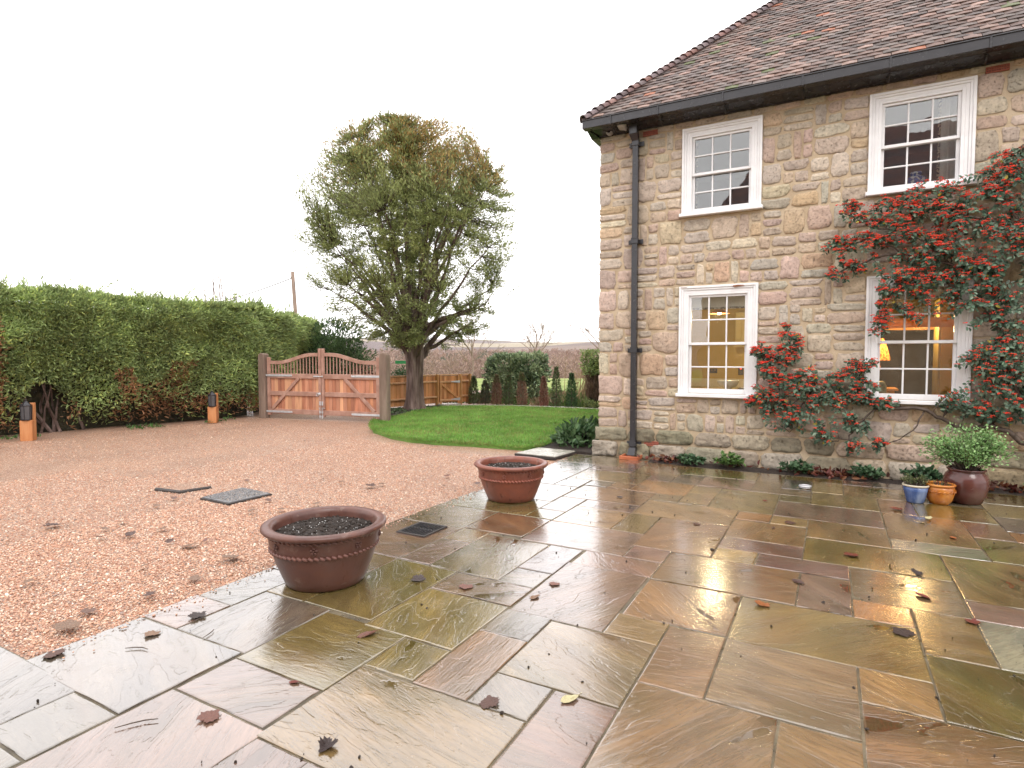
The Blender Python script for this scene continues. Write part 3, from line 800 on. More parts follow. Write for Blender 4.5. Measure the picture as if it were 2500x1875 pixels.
stones = []
def cells(z0_, z1_, x0, x1, a0=0, a1=0):
    x = x0
    while x < x1 - .05:
        w = min(random.uniform(.17, .44), x1 - x)
        if x1 - x - w < .12: w = x1 - x
        cw = lambda zz: (vnoise(np.array([[x + w / 2, zz * 3.0, 0.]]), 2.6, 8)[0] - .5)
        z0 = z0_ + a0 * cw(z0_); z1 = z1_ + a1 * cw(z1_); H_ = z1 - z0
        r_ = random.random()
        dz = lambda: (vnoise(np.array([[x, z0, 0.]]), 1.3, 8)[0] - .5) * .05
        lf = x == XL
        if r_ < .25:
            stones.append(stone(x, x + w, z0, z1, proud=random.uniform(0.009, 0.019), left=lf))
        elif r_ < .62:
            s_ = z0 + H_ * random.uniform(.36, .64)
            if w > .3 and random.random() < .35:
                q = x + w * random.uniform(.4, .6)
                stones.append(stone(x, q, z0, s_, proud=random.uniform(0.008, 0.016), left=lf)); stones.append(stone(q, x + w, z0, s_, proud=random.uniform(0.008, 0.016)))
            else:
                stones.append(stone(x, x + w, z0, s_, proud=random.uniform(0.008, 0.017), left=lf))
            stones.append(stone(x, x + w, s_, z1, proud=random.uniform(0.008, 0.017), left=lf))
        elif r_ < .86:
            s1 = z0 + H_ * random.uniform(.28, .38); s2 = z0 + H_ * random.uniform(.62, .74)
            if random.random() < .5: s2 = z1
            stones.append(stone(x, x + w, z0, s1, proud=random.uniform(0.006, 0.015), left=lf)); stones.append(stone(x, x + w, s1, s2, proud=random.uniform(0.008, 0.017), left=lf))
            if s2 < z1: stones.append(stone(x, x + w, s2, z1, proud=random.uniform(0.006, 0.014), left=lf))
        else:
            q = x + w * random.uniform(.42, .58)
            stones.append(stone(x, q, z0, z1, proud=random.uniform(0.008, 0.017), left=lf)); s_ = z0 + H_ * random.uniform(.4, .6)
            stones.append(stone(q, x + w, z0, s_, proud=random.uniform(0.008, 0.015))); stones.append(stone(q, x + w, s_, z1, proud=random.uniform(0.008, 0.015)))
        x += w
XS1 = 4.6
bands = [(.46, .975), (.975, 2.68), (2.68, 3.67), (3.67, 5.03)]
for (b0, b1) in bands:
    n_ = max(1, round((b1 - b0) / .33))
    cuts = [b0 + (b1 - b0) * k / n_ + (random.uniform(-.03, .03) if 0 < k < n_ else 0) for k in range(n_ + 1)]
    for k in range(n_):
        z0, z1 = cuts[k], cuts[k + 1]
        xs_ = [(XL, XS1)]
        for (a, b, c, d) in WINS:
            if c - .02 < (z0 + z1) / 2 < d + .01:
                xs_ = [s for (p_, q_) in xs_ for s in ((p_, min(q_, a + .012)), (max(p_, b - .012), q_)) if s[1] - s[0] > .06]
        for (p_, q_) in xs_: cells(z0, z1, p_, q_, .13 if k else 0, .13 if k < n_ - 1 else 0)
x = XL
while x < XS1:
    w = random.uniform(.25, .5); stones.append(stone(x, min(x + w, XS1), 5.03, 5.14, proud=.016, left=(x == XL))); x += w
# big mossy plinth blocks
MOSS = [(.25, .22, .16), (.31, .27, .20), (.20, .18, .125), (.36, .31, .245), (.27, .23, .14)]
for (z0, z1) in ((-.03, .235), (.235, .465)):
    x = XL - (.10 if z0 < 0 else .05)
    first = True
    while x < XS1:
        w = random.uniform(.36, .62)
        stones.append(stone(x, min(x + w, XS1), z0, z1, y=WY, proud=(.070 if z0 < 0 else .040) if x < -2.0 else .028, col=random.choice(MOSS if x < -.2 or random.random() < .55 else STC[:4]), gap=.009, rough_=.75, left=first))
        first = False; x += w
stones = [s for s in stones if s]
# drop stones under the air bricks
AIR = [(-2.54, 5.05), (1.66, 5.05), (-2.47, .235)]
stones.sort(key=lambda s: -s[6])
rest = MB()
for n_, (cx, y, cz, vs, fs, c, ar) in enumerate(stones):
    if n_ < 298:
        m = MB(); m.add(vs, fs, c)
        link('stone', m.mesh('stone', MT['stone'], True), wall, (cx, y, cz))
    else:
        rest.add([(cx + v[0], y + v[1], cz + v[2]) for v in vs], fs, c)
o = rest.build('small_stones', MT['stone'], wall, True); o['kind'] = 'stuff'

# air bricks: a terracotta block with two rows of square holes
for (ax, az) in AIR:
    m = MB()
    W_, H_ = .225, .072; y0, y1 = WY - .030, WY + .02
    cols, rows = 9, 2
    bx = W_ / (cols * 2 + 1); bz = H_ / (rows * 2 + 1)
    for k in range(rows + 1):
        m.box((ax, (y0 + y1) / 2, az - H_ / 2 + bz * (2 * k + .5)), (W_, y1 - y0, bz))
    for k in range(cols + 1):
        m.box((ax - W_ / 2 + bx * (2 * k + .5), (y0 + y1) / 2 + .001, az), (bx, y1 - y0 - .002, H_ - .001))
    ab = m.build('air_brick', MT['redbrick'], cottage)
    MB().box((ax, WY - .012, az), (W_ - .004, .012, H_ - .004)).build('air_brick_back', MT['dark'], ab)

# windows
def window(x0, x1, z0, z1):
    wn_ = link('window', None, cottage, ((x0 + x1) / 2, WY, z0))
    YF = WY - .028
    sz = .05                                   # sill
    m = MB()
    m.box(((x0 + x1) / 2, WY - .03, z0 + sz / 2), (x1 - x0 + .05, .13, sz), .006)
    m.build('sill', MT['white'], wn_)
    zb = z0 + sz
    # moulded architrave: three steps on each side and the head
    m = MB()
    for (o_, w_, yf, d) in ((0, .034, YF - .012, .055), (.034, .03, YF, .045), (.064, .042, YF + .012, .04)):
        m.box((x0 + o_ + w_ / 2, yf + d / 2, (zb + z1 - o_) / 2), (w_, d, z1 - o_ - zb), .004)
        m.box((x1 - o_ - w_ / 2, yf + d / 2, (zb + z1 - o_) / 2), (w_, d, z1 - o_ - zb), .004)
        m.box(((x0 + x1) / 2, yf + d / 2 + .0015, z1 - o_ - w_ / 2), (x1 - x0 - 2 * o_ - .004, d - .002, w_), .004)
    m.build('architrave', MT['white'], wn_)
    a, b, c, d = x0 + .106, x1 - .106, zb, z1 - .106
    m = MB()
    m.box((a + .018, WY + .03, (c + d) / 2), (.036, .09, d - c)); m.box((b - .018, WY + .03, (c + d) / 2), (.036, .09, d - c))
    m.box(((a + b) / 2, WY + .031, d - .016), (b - a - .074, .09, .032)); 
    m.build('box_frame', MT['white'], wn_)
    a += .036; b -= .036; d -= .032
    zm = (c + d) / 2 + .01
    for (s0, s1, yy, nm) in ((zm - .018, d, WY + .028, 'upper_sash'), (c, zm + .018, WY + .062, 'lower_sash')):
        m = MB()
        st = .036; bot = .04 if nm == 'upper_sash' else .075; top = .036 if nm == 'upper_sash' else .038
        m.box((a + st / 2, yy, (s0 + s1) / 2), (st, .034, s1 - s0), .004); m.box((b - st / 2, yy, (s0 + s1) / 2), (st, .034, s1 - s0), .004)
        m.box(((a + b) / 2, yy - .001, s0 + bot / 2), (b - a - 2 * st + .002, .034, bot), .004); m.box(((a + b) / 2, yy - .001, s1 - top / 2), (b - a - 2 * st + .002, .034, top), .004)
        m.build(nm, MT['white'], wn_)
        ga, gb, gc, gd = a + st, b - st, s0 + bot, s1 - top
        bw = .021
        for k in (1, 2):
            xx = ga + (gb - ga) * k / 3
            MB().box((xx, yy - .002, (gc + gd) / 2), (bw, .028, gd - gc), .005).build('glazing_bar', MT['white'], wn_)
        zz = (gc + gd) / 2
        MB().box(((ga + gb) / 2, yy - .0005, zz), (gb - ga, .027, bw), .005).build('glazing_bar', MT['white'], wn_)
        for k in range(3):
            for r_ in range(2):
                px0, px1 = ga + (gb - ga) * k / 3, ga + (gb - ga) * (k + 1) / 3
                pz0, pz1 = (gc, zz) if r_ == 0 else (zz, gd)
                m = MB(); m.box((0, 0, 0), (px1 - px0 - .004, .004, pz1 - pz0 - .004))
                o = link('pane', m.mesh('pane', MT['glass']), wn_, ((px0 + px1) / 2, yy + .006, (pz0 + pz1) / 2))
                o.rotation_euler = (random.gauss(0, .004), 0, random.gauss(0, .004))
    return wn_
wins = [window(*w) for w in WINS]
# flaked paint on the head of the kitchen window
m = MB(); m.add([(-1.30, WY - .0425, 2.622), (-1.26, WY - .0425, 2.617), (-1.17, WY - .0425, 2.625), (-1.125, WY - .0425, 2.628), (-1.15, WY - .0425, 2.640), (-1.22, WY - .0425, 2.645), (-1.285, WY - .0425, 2.643)], [(0, 1, 2, 3, 4, 5, 6)])
m.add([(-2.05, WY - .0425, 2.643), (-1.95, WY - .0425, 2.642), (-1.95, WY - .0425, 2.648), (-2.04, WY - .0425, 2.65)], [(0, 1, 2, 3)])
m.build('flaked_paint', MT['peel'], wins[1])

# ---- eaves: fascia, soffit, gutter, brackets
GY0, GY1 = WY - .40, WY - .26
m = MB()
m.box(((XL + XR) / 2 - .03, WY - .025, 5.20), (XR - XL + .10, .05, .17))                  # fascia on the wall
m.add([(XL - .10, WY - .052, 5.125), (XR, WY - .052, 5.125), (XR, GY1 + .02, 5.17), (XL - .10, GY1 + .02, 5.17), (XL - .10, WY - .052, 5.27), (XR, WY - .052, 5.27), (XR, GY1 + .02, 5.27), (XL - .10, GY1 + .02, 5.27)],
      [(0, 1, 2, 3), (4, 7, 6, 5), (3, 2, 6, 7), (0, 3, 7, 4), (1, 5, 6, 2), (0, 4, 5, 1)])   # sloping soffit box
m.add([(XL - .14, WY - .06, 5.10), (XL - .14, GY1, 5.165), (XL - .14, GY1, 5.28), (XL - .14, WY + 2.0, 5.28), (XL - .14, WY + 2.0, 5.10),
       (XL - .005, WY - .06, 5.10), (XL - .105, GY1, 5.165), (XL - .105, GY1, 5.28), (XL - .005, WY + 2.0, 5.28), (XL - .005, WY + 2.0, 5.10)],
      [(0, 1, 2, 3, 4), (9, 8, 7, 6, 5), (0, 5, 6, 1), (1, 6, 7, 2), (2, 7, 8, 3), (3, 8, 9, 4), (4, 9, 5, 0)])
eaves = m.build('eaves_board', MT['black'], cottage)
gut = MB()
gx0, gx1 = XL - .17, XR
gut.box(((gx0 + gx1) / 2, GY0 + .006, 5.225), (gx1 - gx0, .012, .125), .003); gut.box(((gx0 + gx1) / 2, (GY0 + GY1) / 2, 5.170), (gx1 - gx0 - .002, GY1 - GY0 - .026, .012)); gut.box(((gx0 + gx1) / 2, GY1 - .006, 5.225), (gx1 - gx0, .012, .122))
gut.box(((gx0 + gx1) / 2, GY0 - .004, 5.283), (gx1 - gx0, .02, .016), .004); gut.box((gx0 + .004, (GY0 + GY1) / 2, 5.222), (.012, GY1 - GY0 - .03, .10))
gutter = gut.build('gutter', MT['black'], cottage)
for bx_ in (-3.05, -2.33, -1.42, -.42, .55, 1.52, 2.5):
    m = MB(); m.box((0, -.012, 0), (.02, .014, .135), .003); m.box((0, -.004, .072), (.016, .03, .01)); m.tube([(0, .13, -.075), (0, .22, -.11), (0, .30, -.115)], .011, 5)
    link('gutter_bracket', m.mesh('gutter_bracket', MT['black']), gutter, (bx_, GY0, 5.215))

# ---- downpipe
DX = -2.745; DY = WY - .085
m = MB()
m.box((DX, DY, 2.55), (.088, .088, 4.78), .006)
dp = m.build('downpipe', MT['black'], cottage)
m = MB(); m.box((DX - .01, DY - .075, 5.10), (.125, .12, .17), .008)
m.add([(DX - .072, DY - .135, 5.017), (DX + .052, DY - .135, 5.017), (DX + .052, DY - .015, 5.017), (DX - .072, DY - .015, 5.017), (DX - .05, DY - .05, 4.93), (DX + .05, DY - .05, 4.93), (DX + .05, DY + .05, 4.93), (DX - .05, DY + .05, 4.93)],
      [(0, 1, 2, 3), (0, 4, 5, 1), (1, 5, 6, 2), (2, 6, 7, 3), (3, 7, 4, 0), (4, 7, 6, 5)])
m.build('outlet_hopper', MT['black'], dp)
for bz_ in (4.90, 3.40, 1.70, .22):
    m = MB(); m.box((0, 0, 0), (.112, .112, .075), .006); m.box((0, .045, 0), (.235, .02, .07), .004); m.box((0, -.004, .045), (.10, .10, .018), .003)
    for q in (-.092, .092): m.lathe([(0, -.001), (.012, -.001), (.012, .012), (0, .012)], 8, (q, 0, 0)) if False else m.box((q, .03, 0), (.022, .014, .022), .003)
    link('pipe_bracket', m.mesh('pipe_bracket', MT['black']), dp, (DX, DY, bz_))
m = MB()
m.add([(DX - .052, DY - .052, .165), (DX + .052, DY - .052, .165), (DX + .052, DY + .052, .165), (DX - .052, DY + .052, .165), (DX - .06, DY - .135, .055), (DX + .06, DY - .135, .055), (DX + .06, DY - .02, .03), (DX - .06, DY - .02, .03)],
      [(0, 1, 2, 3), (0, 4, 5, 1), (1, 5, 6, 2), (2, 6, 7, 3), (3, 7, 4, 0), (4, 7, 6, 5)])
m.build('pipe_shoe', MT['black'], dp)
m = MB()
for (cx, cy, w, d) in ((0, -.13, .30, .03), (0, .13, .30, .03), (-.135, 0, .03, .23), (.135, 0, .03, .23)): m.box((DX + cx, DY - .10 + cy, .025), (w, d, .06), .006)
m.box((DX, DY - .10, .002), (.26, .24, .012))
gully = m.build('gully_tray', MT['oak'], None)
gully.data.materials[0] = pmat('orange_terracotta', [(.3, (.36, .10, .045)), (.7, (.48, .16, .075))], scale=12, rough=.45)
tag(gully, 'square orange terracotta drain surround on the paving under the black downpipe', 'drain surround')

# ---- roof
TH_R = R(43.3); CT, ST_ = math.cos(TH_R), math.sin(TH_R)
RY, RZ = WY - .36, 5.285                     # eaves line of the tiles
RXL = XL - .16
SMAX = 6.6
m = MB()
sl = SMAX * CT
e0 = (RXL, RY, RZ - .03)
rz = RZ - .03 + SMAX * ST_
m.add([(RXL, RY, RZ - .03), (XR + .2, RY, RZ - .03), (XR + .2, RY + sl, rz), (RXL + sl, RY + sl, rz)], [(0, 1, 2, 3)])
m.add([(RXL, RY, RZ - .03), (RXL + sl, RY + sl, rz), (RXL, RY + 2 * sl, RZ - .03)], [(0, 1, 2)])
m.add([(RXL, RY + 2 * sl, RZ - .03), (RXL + sl, RY + sl, rz), (XR + .2, RY + sl, rz), (XR + .2, RY + 2 * sl, RZ - .03)], [(0, 1, 2, 3)])
m.c = [(.12, .075, .07)] * len(m.v); m.hascol = True
roof = m.build('roof', MT['tile_mass'], cottage)
TC = [(.165, .095, .088), (.21, .115, .10), (.135, .095, .10), (.25, .135, .115), (.18, .13, .13), (.115, .08, .078), (.29, .165, .14), (.205, .10, .08), (.16, .12, .115)]
tw, gz, tl = .178, .108, .27
def tile_v():
    w, l, t_ = tw / 2 - .0025, tl, .013
    vs = []; c_ = .005
    for xx, dz in ((-w, 0), (0, c_), (w, 0)):
        for yy, lift in ((0, .026), (l, 0)):
            vs += [(xx, yy, lift + dz), (xx, yy, lift + dz + t_)]
    # order: per x: (y0 bottom, y0 top, y1 bottom, y1 top)
    fs = []
    for a in range(2):
        p_, q_ = a * 4, (a + 1) * 4
        fs += [(p_ + 1, q_ + 1, q_ + 3, p_ + 3), (p_, p_ + 2, q_ + 2, q_), (p_, q_, q_ + 1, p_ + 1), (p_ + 2, p_ + 3, q_ + 3, q_ + 2)]
    fs += [(0, 1, 3, 2), (8, 10, 11, 9)]
    return vs, fs
tv, tf = tile_v()
tm = MB(); tm.add(tv, tf); tile_me = tm.mesh('roof_tile', MT['tile'])
Rm = Matrix(((1, 0, 0), (0, CT, -ST_), (0, ST_, CT)))
tiles = []
rows = int(SMAX / gz)
camv = cam.matrix_basis
fw = Vector((-math.sin(R(28.72)) * math.cos(R(2.66)), math.cos(R(28.72)) * math.cos(R(2.66)), -math.sin(R(2.66))))
rt = Vector((math.cos(R(28.72)), math.sin(R(28.72)), 0)); upv = rt.cross(fw)
for k in range(rows):
    s_ = k * gz
    xl = RXL + s_ * CT
    x = RXL - .3 + (tw / 2 if k % 2 else 0)
    while x < min(XR + .1, 5.2):
        x += tw
        if x < xl + .02: continue
        base = Vector((x + random.uniform(-.003, .003), RY, RZ)) + Rm @ Vector((0, s_ + random.uniform(-.006, .006), random.uniform(-.002, .005) + .010 * (vnoise(np.array([[x, s_, 0.]]), 1.1, 4)[0] - .5)))
        d = base - Vector((0, 0, 1.6)); zc = d.dot(fw)
        u_, v_ = .5926 * d.dot(rt) / zc, .5926 * d.dot(upv) / zc
        vis = abs(u_) < .53 and abs(v_) < .40
        c = random.choice(TC); q = random.uniform(.5, 1.1); mn = sum(c) / 3; c = tuple((x_ * .55 + mn * .45) * w_ for x_, w_ in zip(c, (1.06, 1.0, .90)))
        n_ = vnoise(np.array([[x, s_, 0.]]), .9, 9)[0]
        c = tuple(ch * q * (.85 + .35 * n_) for ch in c)
        if random.random() < .006: c = (.30, .12, .07)
        if random.random() < .02 * (n_ > .5) : c = (.10, .115, .05)
        tiles.append((0 if vis else 1, zc, base, (random.gauss(0, .012), random.gauss(0, .018)), c))
tiles.sort(key=lambda t_: (t_[0], t_[1]))
rest = MB()
for n_, (nv, zc, base, (ra, rb), c) in enumerate(tiles):
    if n_ < 298:
        o = bpy.data.objects.new('roof_tile', tile_me); COL.objects.link(o); o.parent = roof
        o.location = base - origin(roof); o.rotation_euler = (TH_R + ra, rb, 0); o.color = (*c, 1)
    else:
        M_ = Matrix.Rotation(rb, 3, 'Y')
        rest.add([base + Rm @ (M_ @ Vector(v)) for v in tv], tf, c)
o = rest.build('far_roof_tiles', MT['tile_mass'], roof); o['kind'] = 'stuff'
# bonnet tiles over the hip
hd = Vector((CT, CT, ST_)).normalized()
hl = SMAX * math.sqrt(CT * CT * 2 + ST_ * ST_)
side = Vector((1, -1, 0)).normalized(); upn = side.cross(hd).normalized()
if upn.z < 0: upn = -upn
m = MB(); n = 9; vs = []
for (t_, r_, lift) in ((0, .115, .035), (.30, .07, .0), (.30, .057, .0), (0, .10, .035)):
    for k in range(n):
        a = math.pi * (k / (n - 1)) - .0
        vs.append((math.cos(a) * r_, t_, lift + math.sin(a) * r_ * .8 - .03))
fs = []
for a in range(4):
    b = (a + 1) % 4
    for k in range(n - 1): fs.append((a * n + k, a * n + k + 1, b * n + k + 1, b * n + k))
for k in (0, n - 1): fs.append((k, n + k, 2 * n + k, 3 * n + k))
m.add(vs, fs); bon_me = m.mesh('hip_tile', MT['tile'], False)
q_m = Matrix((side, hd, upn)).transposed()
h0 = Vector((RXL, RY, RZ + .01))
k = 0
while k * .125 < hl:
    o = bpy.data.objects.new('hip_tile', bon_me); COL.objects.link(o); o.parent = roof
    o.location = h0 + hd * (k * .125) + upn * random.uniform(-.004, .006) - origin(roof)
    o.rotation_euler = q_m.to_euler(); c = random.choice(TC); o.color = (c[0] * .9, c[1] * .95, c[2] * .98, 1)
    k += 1

# ---- gadgets under the eaves
t = thing('security_camera', 'pale grey bullet camera under the black eaves beside the downpipe top', 'camera', (-2.93, WY - .14, 5.16))
m = MB(); m.box((-2.93, WY - .20, 5.165), (.14, .15, .075), .02, Matrix.Rotation(R(12), 3, 'Y') @ Matrix.Rotation(R(-10), 3, 'X')); m.build('camera_body', MT['grey'], t)
MB().box((-2.91, WY - .10, 5.15), (.04, .1, .04), .008).build('camera_arm', MT['grey'], t)
t = thing('alarm_sounder', 'round grey sounder fixed to the eaves board near the house corner', 'alarm', (-3.17, WY - .08, 5.155))
m = MB(Matrix.Translation((-3.17, WY - .07, 5.155)) @ Matrix.Rotation(R(90), 4, 'X')); m.lathe([(0, 0), (.055, 0), (.055, .05), (.045, .07), (.03, .075), (.028, .05), (0, .045)], 20); m.build('sounder_body', MT['grey'], t, True)
m = MB(Matrix.Translation((-3.10, WY - .05, 5.165)) @ Matrix.Rotation(R(90), 4, 'X')); m.lathe([(0, 0), (.03, 0), (.03, .03), (0, .034)], 14); m.build('cable_grommet', MT['dark'], t, True)

# ------------------------------------------------------------------ rooms behind the windows
def room(nm, x0, x1, z0, z1, depth, mats):
    y0, y1 = WY + TH + .004, WY + TH + depth
    wl, fl, cl = mats
    m = MB()
    m.add([(x0, y1, z0), (x1, y1, z0), (x1, y1, z1), (x0, y1, z1)], [(0, 3, 2, 1)])
    m.add([(x0, y0, z0), (x0, y1, z0), (x0, y1, z1), (x0, y0, z1)], [(0, 3, 2, 1)])
    m.add([(x1, y0, z0), (x1, y1, z0), (x1, y1, z1), (x1, y0, z1)], [(0, 1, 2, 3)])
    o = m.build(nm, wl, cottage)
    MB().add([(x0, y0, z0 + .003), (x1, y0, z0 + .003), (x1, y1, z0 + .003), (x0, y1, z0 + .003)], [(0, 1, 2, 3)]).build('room_floor', fl, o)
    MB().add([(x0, y0, z1 - .003), (x1, y0, z1 - .003), (x1, y1, z1 - .003), (x0, y1, z1 - .003)], [(0, 3, 2, 1)]).build('room_ceiling', cl, o)
    return o, y0, y1
kit, ky0, ky1 = room('kitchen_room', -3.0, -.45, .05, 2.85, 2.4, (MT['yellow_wall'], MT['darkwood'], MT['cream']))
din, dy0, dy1 = room('dining_room', -.25, 2.6, .05, 2.85, 3.2, (MT['olive'], MT['darkwood'], MT['cream']))
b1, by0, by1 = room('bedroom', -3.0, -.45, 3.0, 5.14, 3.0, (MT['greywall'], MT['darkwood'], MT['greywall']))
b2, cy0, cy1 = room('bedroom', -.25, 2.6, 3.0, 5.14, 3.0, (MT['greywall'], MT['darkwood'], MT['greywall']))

def lamp(name, loc, power, col, rad, parent):
    d = bpy.data.lights.new(name, 'POINT'); d.energy = power; d.color = col; d.shadow_soft_size = rad
    o = bpy.data.objects.new(name, d); COL.objects.link(o); o.parent = parent; o.location = Vector(loc) - origin(parent); return o
# kitchen
t = thing('pendant_lamp', 'copper pendant lamp shining behind the kitchen window', 'lamp', (-1.62, 9.95, 2.30))
m = MB(); m.lathe([(.16, 0), (.15, .008), (.09, .05), (.035, .09), (.032, .14), (.0, .145)], 24, (-1.62, 9.95, 2.30)); m.lathe([(.154, .002), (.085, .045), (.02, .075)], 24, (-1.62, 9.95, 2.298)); m.build('shade', MT['copper'], t, True)
MB().tube([(-1.62, 9.95, 2.44), (-1.62, 9.95, 2.84)], .006, 6).build('flex', MT['dark'], t)
MB().ico((-1.62, 9.95, 2.315), .032, 2).build('bulb', emat('bulb_glow', (1.0, .80, .5), 18.0), t, True)
lamp('pendant_light', (-1.62, 9.95, 2.24), 24, (1.0, .78, .45), .08, t)
t = thing('wall_cupboard', 'cream kitchen wall cupboard with a panelled door and a light strip beneath', 'cupboard', (-1.0, ky1 - .18, 1.9))
m = MB(); m.box((-1.03, ky1 - .17, 2.12), (1.12, .32, .62), .008); m.build('carcass', MT['cream'], t)
for k in range(2):
    m = MB(); cx = -1.31 + k * .56
    for (ox, oz, w, h) in ((0, .25, .52, .09), (0, -.25, .52, .09), (-.215, 0, .09, .40), (.215, 0, .09, .40)): m.box((cx + ox, ky1 - .345, 2.12 + oz), (w, .025, h), .004)
    m.box((cx, ky1 - .338, 2.12), (.36, .012, .42)); m.build('cupboard_door', MT['cream'], t)
MB().box((-1.03, ky1 - .20, 1.795), (1.16, .36, .03), .01).build('cornice', MT['cream'], t)
lamp('strip_light', (-.85, ky1 - .25, 1.74), 5, (1.0, .82, .5), .04, t)
t = thing('kitchen_counter', 'pale stone kitchen worktop and splashback seen low in the kitchen window', 'worktop', (-1.7, ky1 - .3, .05))
MB().box((-1.725, ky1 - .30, 1.0), (2.5, .6, .035), .005).build('worktop', MT['cream'], t)
MB().box((-1.725, ky1 - .012, 1.10), (2.5, .02, .16), .003).build('splashback', MT['fabric'], t)
MB().box((-1.725, ky1 - .29, .51), (2.48, .55, .90), .005).build('base_cupboard', MT['olive'], t)
for (px, nm, lb) in ((-2.02, 'wall_socket', 'bronze double socket on the yellow kitchen wall nearest the window edge'), (-1.52, 'cooker_switch', 'bronze cooker switch with a red neon on the yellow kitchen wall')):
    t = thing(nm, lb, 'socket', (px, ky1, 1.32))
    hh = .09 if nm == 'wall_socket' else .15
    MB().box((px, ky1 - .008, 1.33), (.14 if nm == 'wall_socket' else .095, .014, hh), .003).build('plate', MT['dark'], t)
    if nm == 'wall_socket':
        for q in (-.03, .03): MB().box((px + q, ky1 - .019, 1.345), (.02, .008, .012)).build('rocker', MT['copper'], t)
    else:
        MB().box((px, ky1 - .018, 1.375), (.022, .008, .012)).build('neon', emat('neon_red', (1, .05, .02), 4.0), t)
t = thing('pedestal_bowl', 'white footed bowl standing inside the kitchen window', 'bowl', (-1.42, 9.60, 1.045))
m = MB(); m.lathe([(0, 0), (.07, 0), (.05, .02), (.045, .06), (.06, .075), (.12, .10), (.155, .15), (.163, .19), (.15, .185), (.11, .125), (0, .10)], 32, (-1.42, 9.60, 1.045)); m.build('bowl', MT['porcelain'], t, True)
MB().box((-1.5, 9.66, 1.03), (1.5, .42, .028), .004).build('window_shelf', MT['cream'], kit)
t = thing('chopping_boards', 'dark board with a folded cloth lying inside the kitchen window', 'boards', (-1.1, 9.62, 1.045))
MB().box((-1.13, 9.64, 1.075), (.32, .22, .06), .012).build('board', MT['dark'], t); MB().box((-1.17, 9.62, 1.118), (.16, .12, .024), .01).build('cloth', MT['fabric'], t)
t = thing('roman_blind', 'cream blind with a dark patterned hem raised in the kitchen window', 'blind', (-1.51, WY + .2, 2.5))
m = MB()
for k in range(3): m.box((-1.51, WY + .20 - .008 * k, 2.50 - .035 * k), (.86, .016, .17), .006)
m.build('blind_cloth', MT['fabric'], t)
MB().box((-1.51, WY + .172, 2.335), (.86, .012, .03), .003).build('patterned_hem', pmat('hem_print', [(.46, (.5, .47, .42)), (.54, (.13, .11, .10))], scale=45, rough=.9, bump=0), t)

# dining room
t = thing('table_lamp', 'glowing wicker table lamp on the desk behind the berry covered window', 'lamp', (.52, 9.95, 1.24))
m = MB(); m.lathe([(0, 0), (.10, 0), (.10, .02), (.06, .03), (.045, .08), (.035, .14), (.05, .2), (.085, .24), (.10, .30), (.08, .33), (.03, .35), (.02, .4)], 20, (.52, 9.95, 1.155)); m.build('lamp_base', MT['pine'], t, True)
def wick(i, a): return .006 * math.sin(a * 26 + i * 1.9)
prof = [(.205 - .085 * (k / 12) ** 1.4, k * .026) for k in range(13)]
m = MB(); m.lathe(prof, 78, (.52, 9.95, 1.55), wob=wick); m.build('lamp_shade', pmat('wicker', [(.42, (.16, .06, .02)), (.56, (.62, .32, .10))], scale=42, rough=.7, bump=.4, transl=.4), t, True)
MB().ico((.50, 9.95, 1.66), .035, 2).build('bulb', emat('lamp_glow', (1.0, .62, .25), 22.0), t, True)
lamp('table_light', (.52, 9.95, 1.70), 22, (1.0, .58, .22), .06, t)
t = thing('writing_desk', 'waxed pine desk carrying the wicker lamp', 'desk', (.45, 10.0, .05))
MB().box((.42, 9.98, 1.14), (.80, .50, .03), .006).build('desk_top', MT['pine'], t)
MB().box((.42, 9.99, 1.02), (.72, .44, .20), .005).build('drawer_box', MT['pine'], t)
for k in range(2): MB().box((.25 + k * .34, 9.762, 1.02), (.30, .014, .13), .004).build('drawer', MT['pine'], t)
for k in range(4): MB().box((.10 + .64 * (k % 2), 9.80 + .38 * (k // 2), .485), (.05, .05, .87), .006).build('leg', MT['pine'], t)
t = thing('glass_jar', 'green stone ornament standing on the sill in front of the desk', 'ornament', (.58, 9.60, 1.045))
m = MB(); m.lathe([(0, 0), (.06, 0), (.072, .05), (.07, .15), (.05, .2), (.02, .22), (0, .222)], 16, (.60, 9.60, 1.045)); m.build('ornament_body', pmat('green_stone', [(.3, (.09, .12, .08)), (.7, (.2, .24, .18))], scale=30, rough=.5), t, True)
MB().box((.94, 9.58, 1.03), (1.3, .28, .028), .004).build('window_shelf', MT['white'], din)
t = thing('dresser', 'ochre painted dresser with drawers at the right of the dining room', 'dresser', (1.62, 10.6, .05))
MB().box((1.66, 10.7, 1.25), (.62, .5, 2.4), .006).build('dresser_body', MT['olive'], t)
for k in range(3):
    f = MB().box((1.66, 10.44, .45 + k * .27), (.56, .02, .23), .006).build('drawer', MT['olive'], t)
    MB().ico((1.66, 10.42, .45 + k * .27), .016, 1).build('knob', MT['copper'], f, True)
MB().box((1.66, 10.445, 1.65), (.56, .012, 1.2), .004).build('door_panel', MT['yellow_wall'], t)
t = thing('inner_door', 'dark timber doorway between lamp and dresser', 'door', (1.1, dy1 - .1, .05))
MB().box((1.06, dy1 - .06, 1.1), (.95, .05, 2.1), .005).build('door_leaf', MT['darkwood'], t)
for k in (-1, 1): MB().box((1.06 + k * .53, dy1 - .08, 1.1), (.1, .12, 2.1), .005).build('door_post', MT['darkwood'], t)
t = thing('dining_blind', 'pale blind half hidden by berries at the head of the right ground floor window', 'blind', (.94, WY + .2, 2.45))
m = MB()
for k in range(3): m.box((.94, WY + .20 - .008 * k, 2.52 - .045 * k), (.88, .016, .15), .006)
m.build('blind_cloth', MT['fabric'], t)
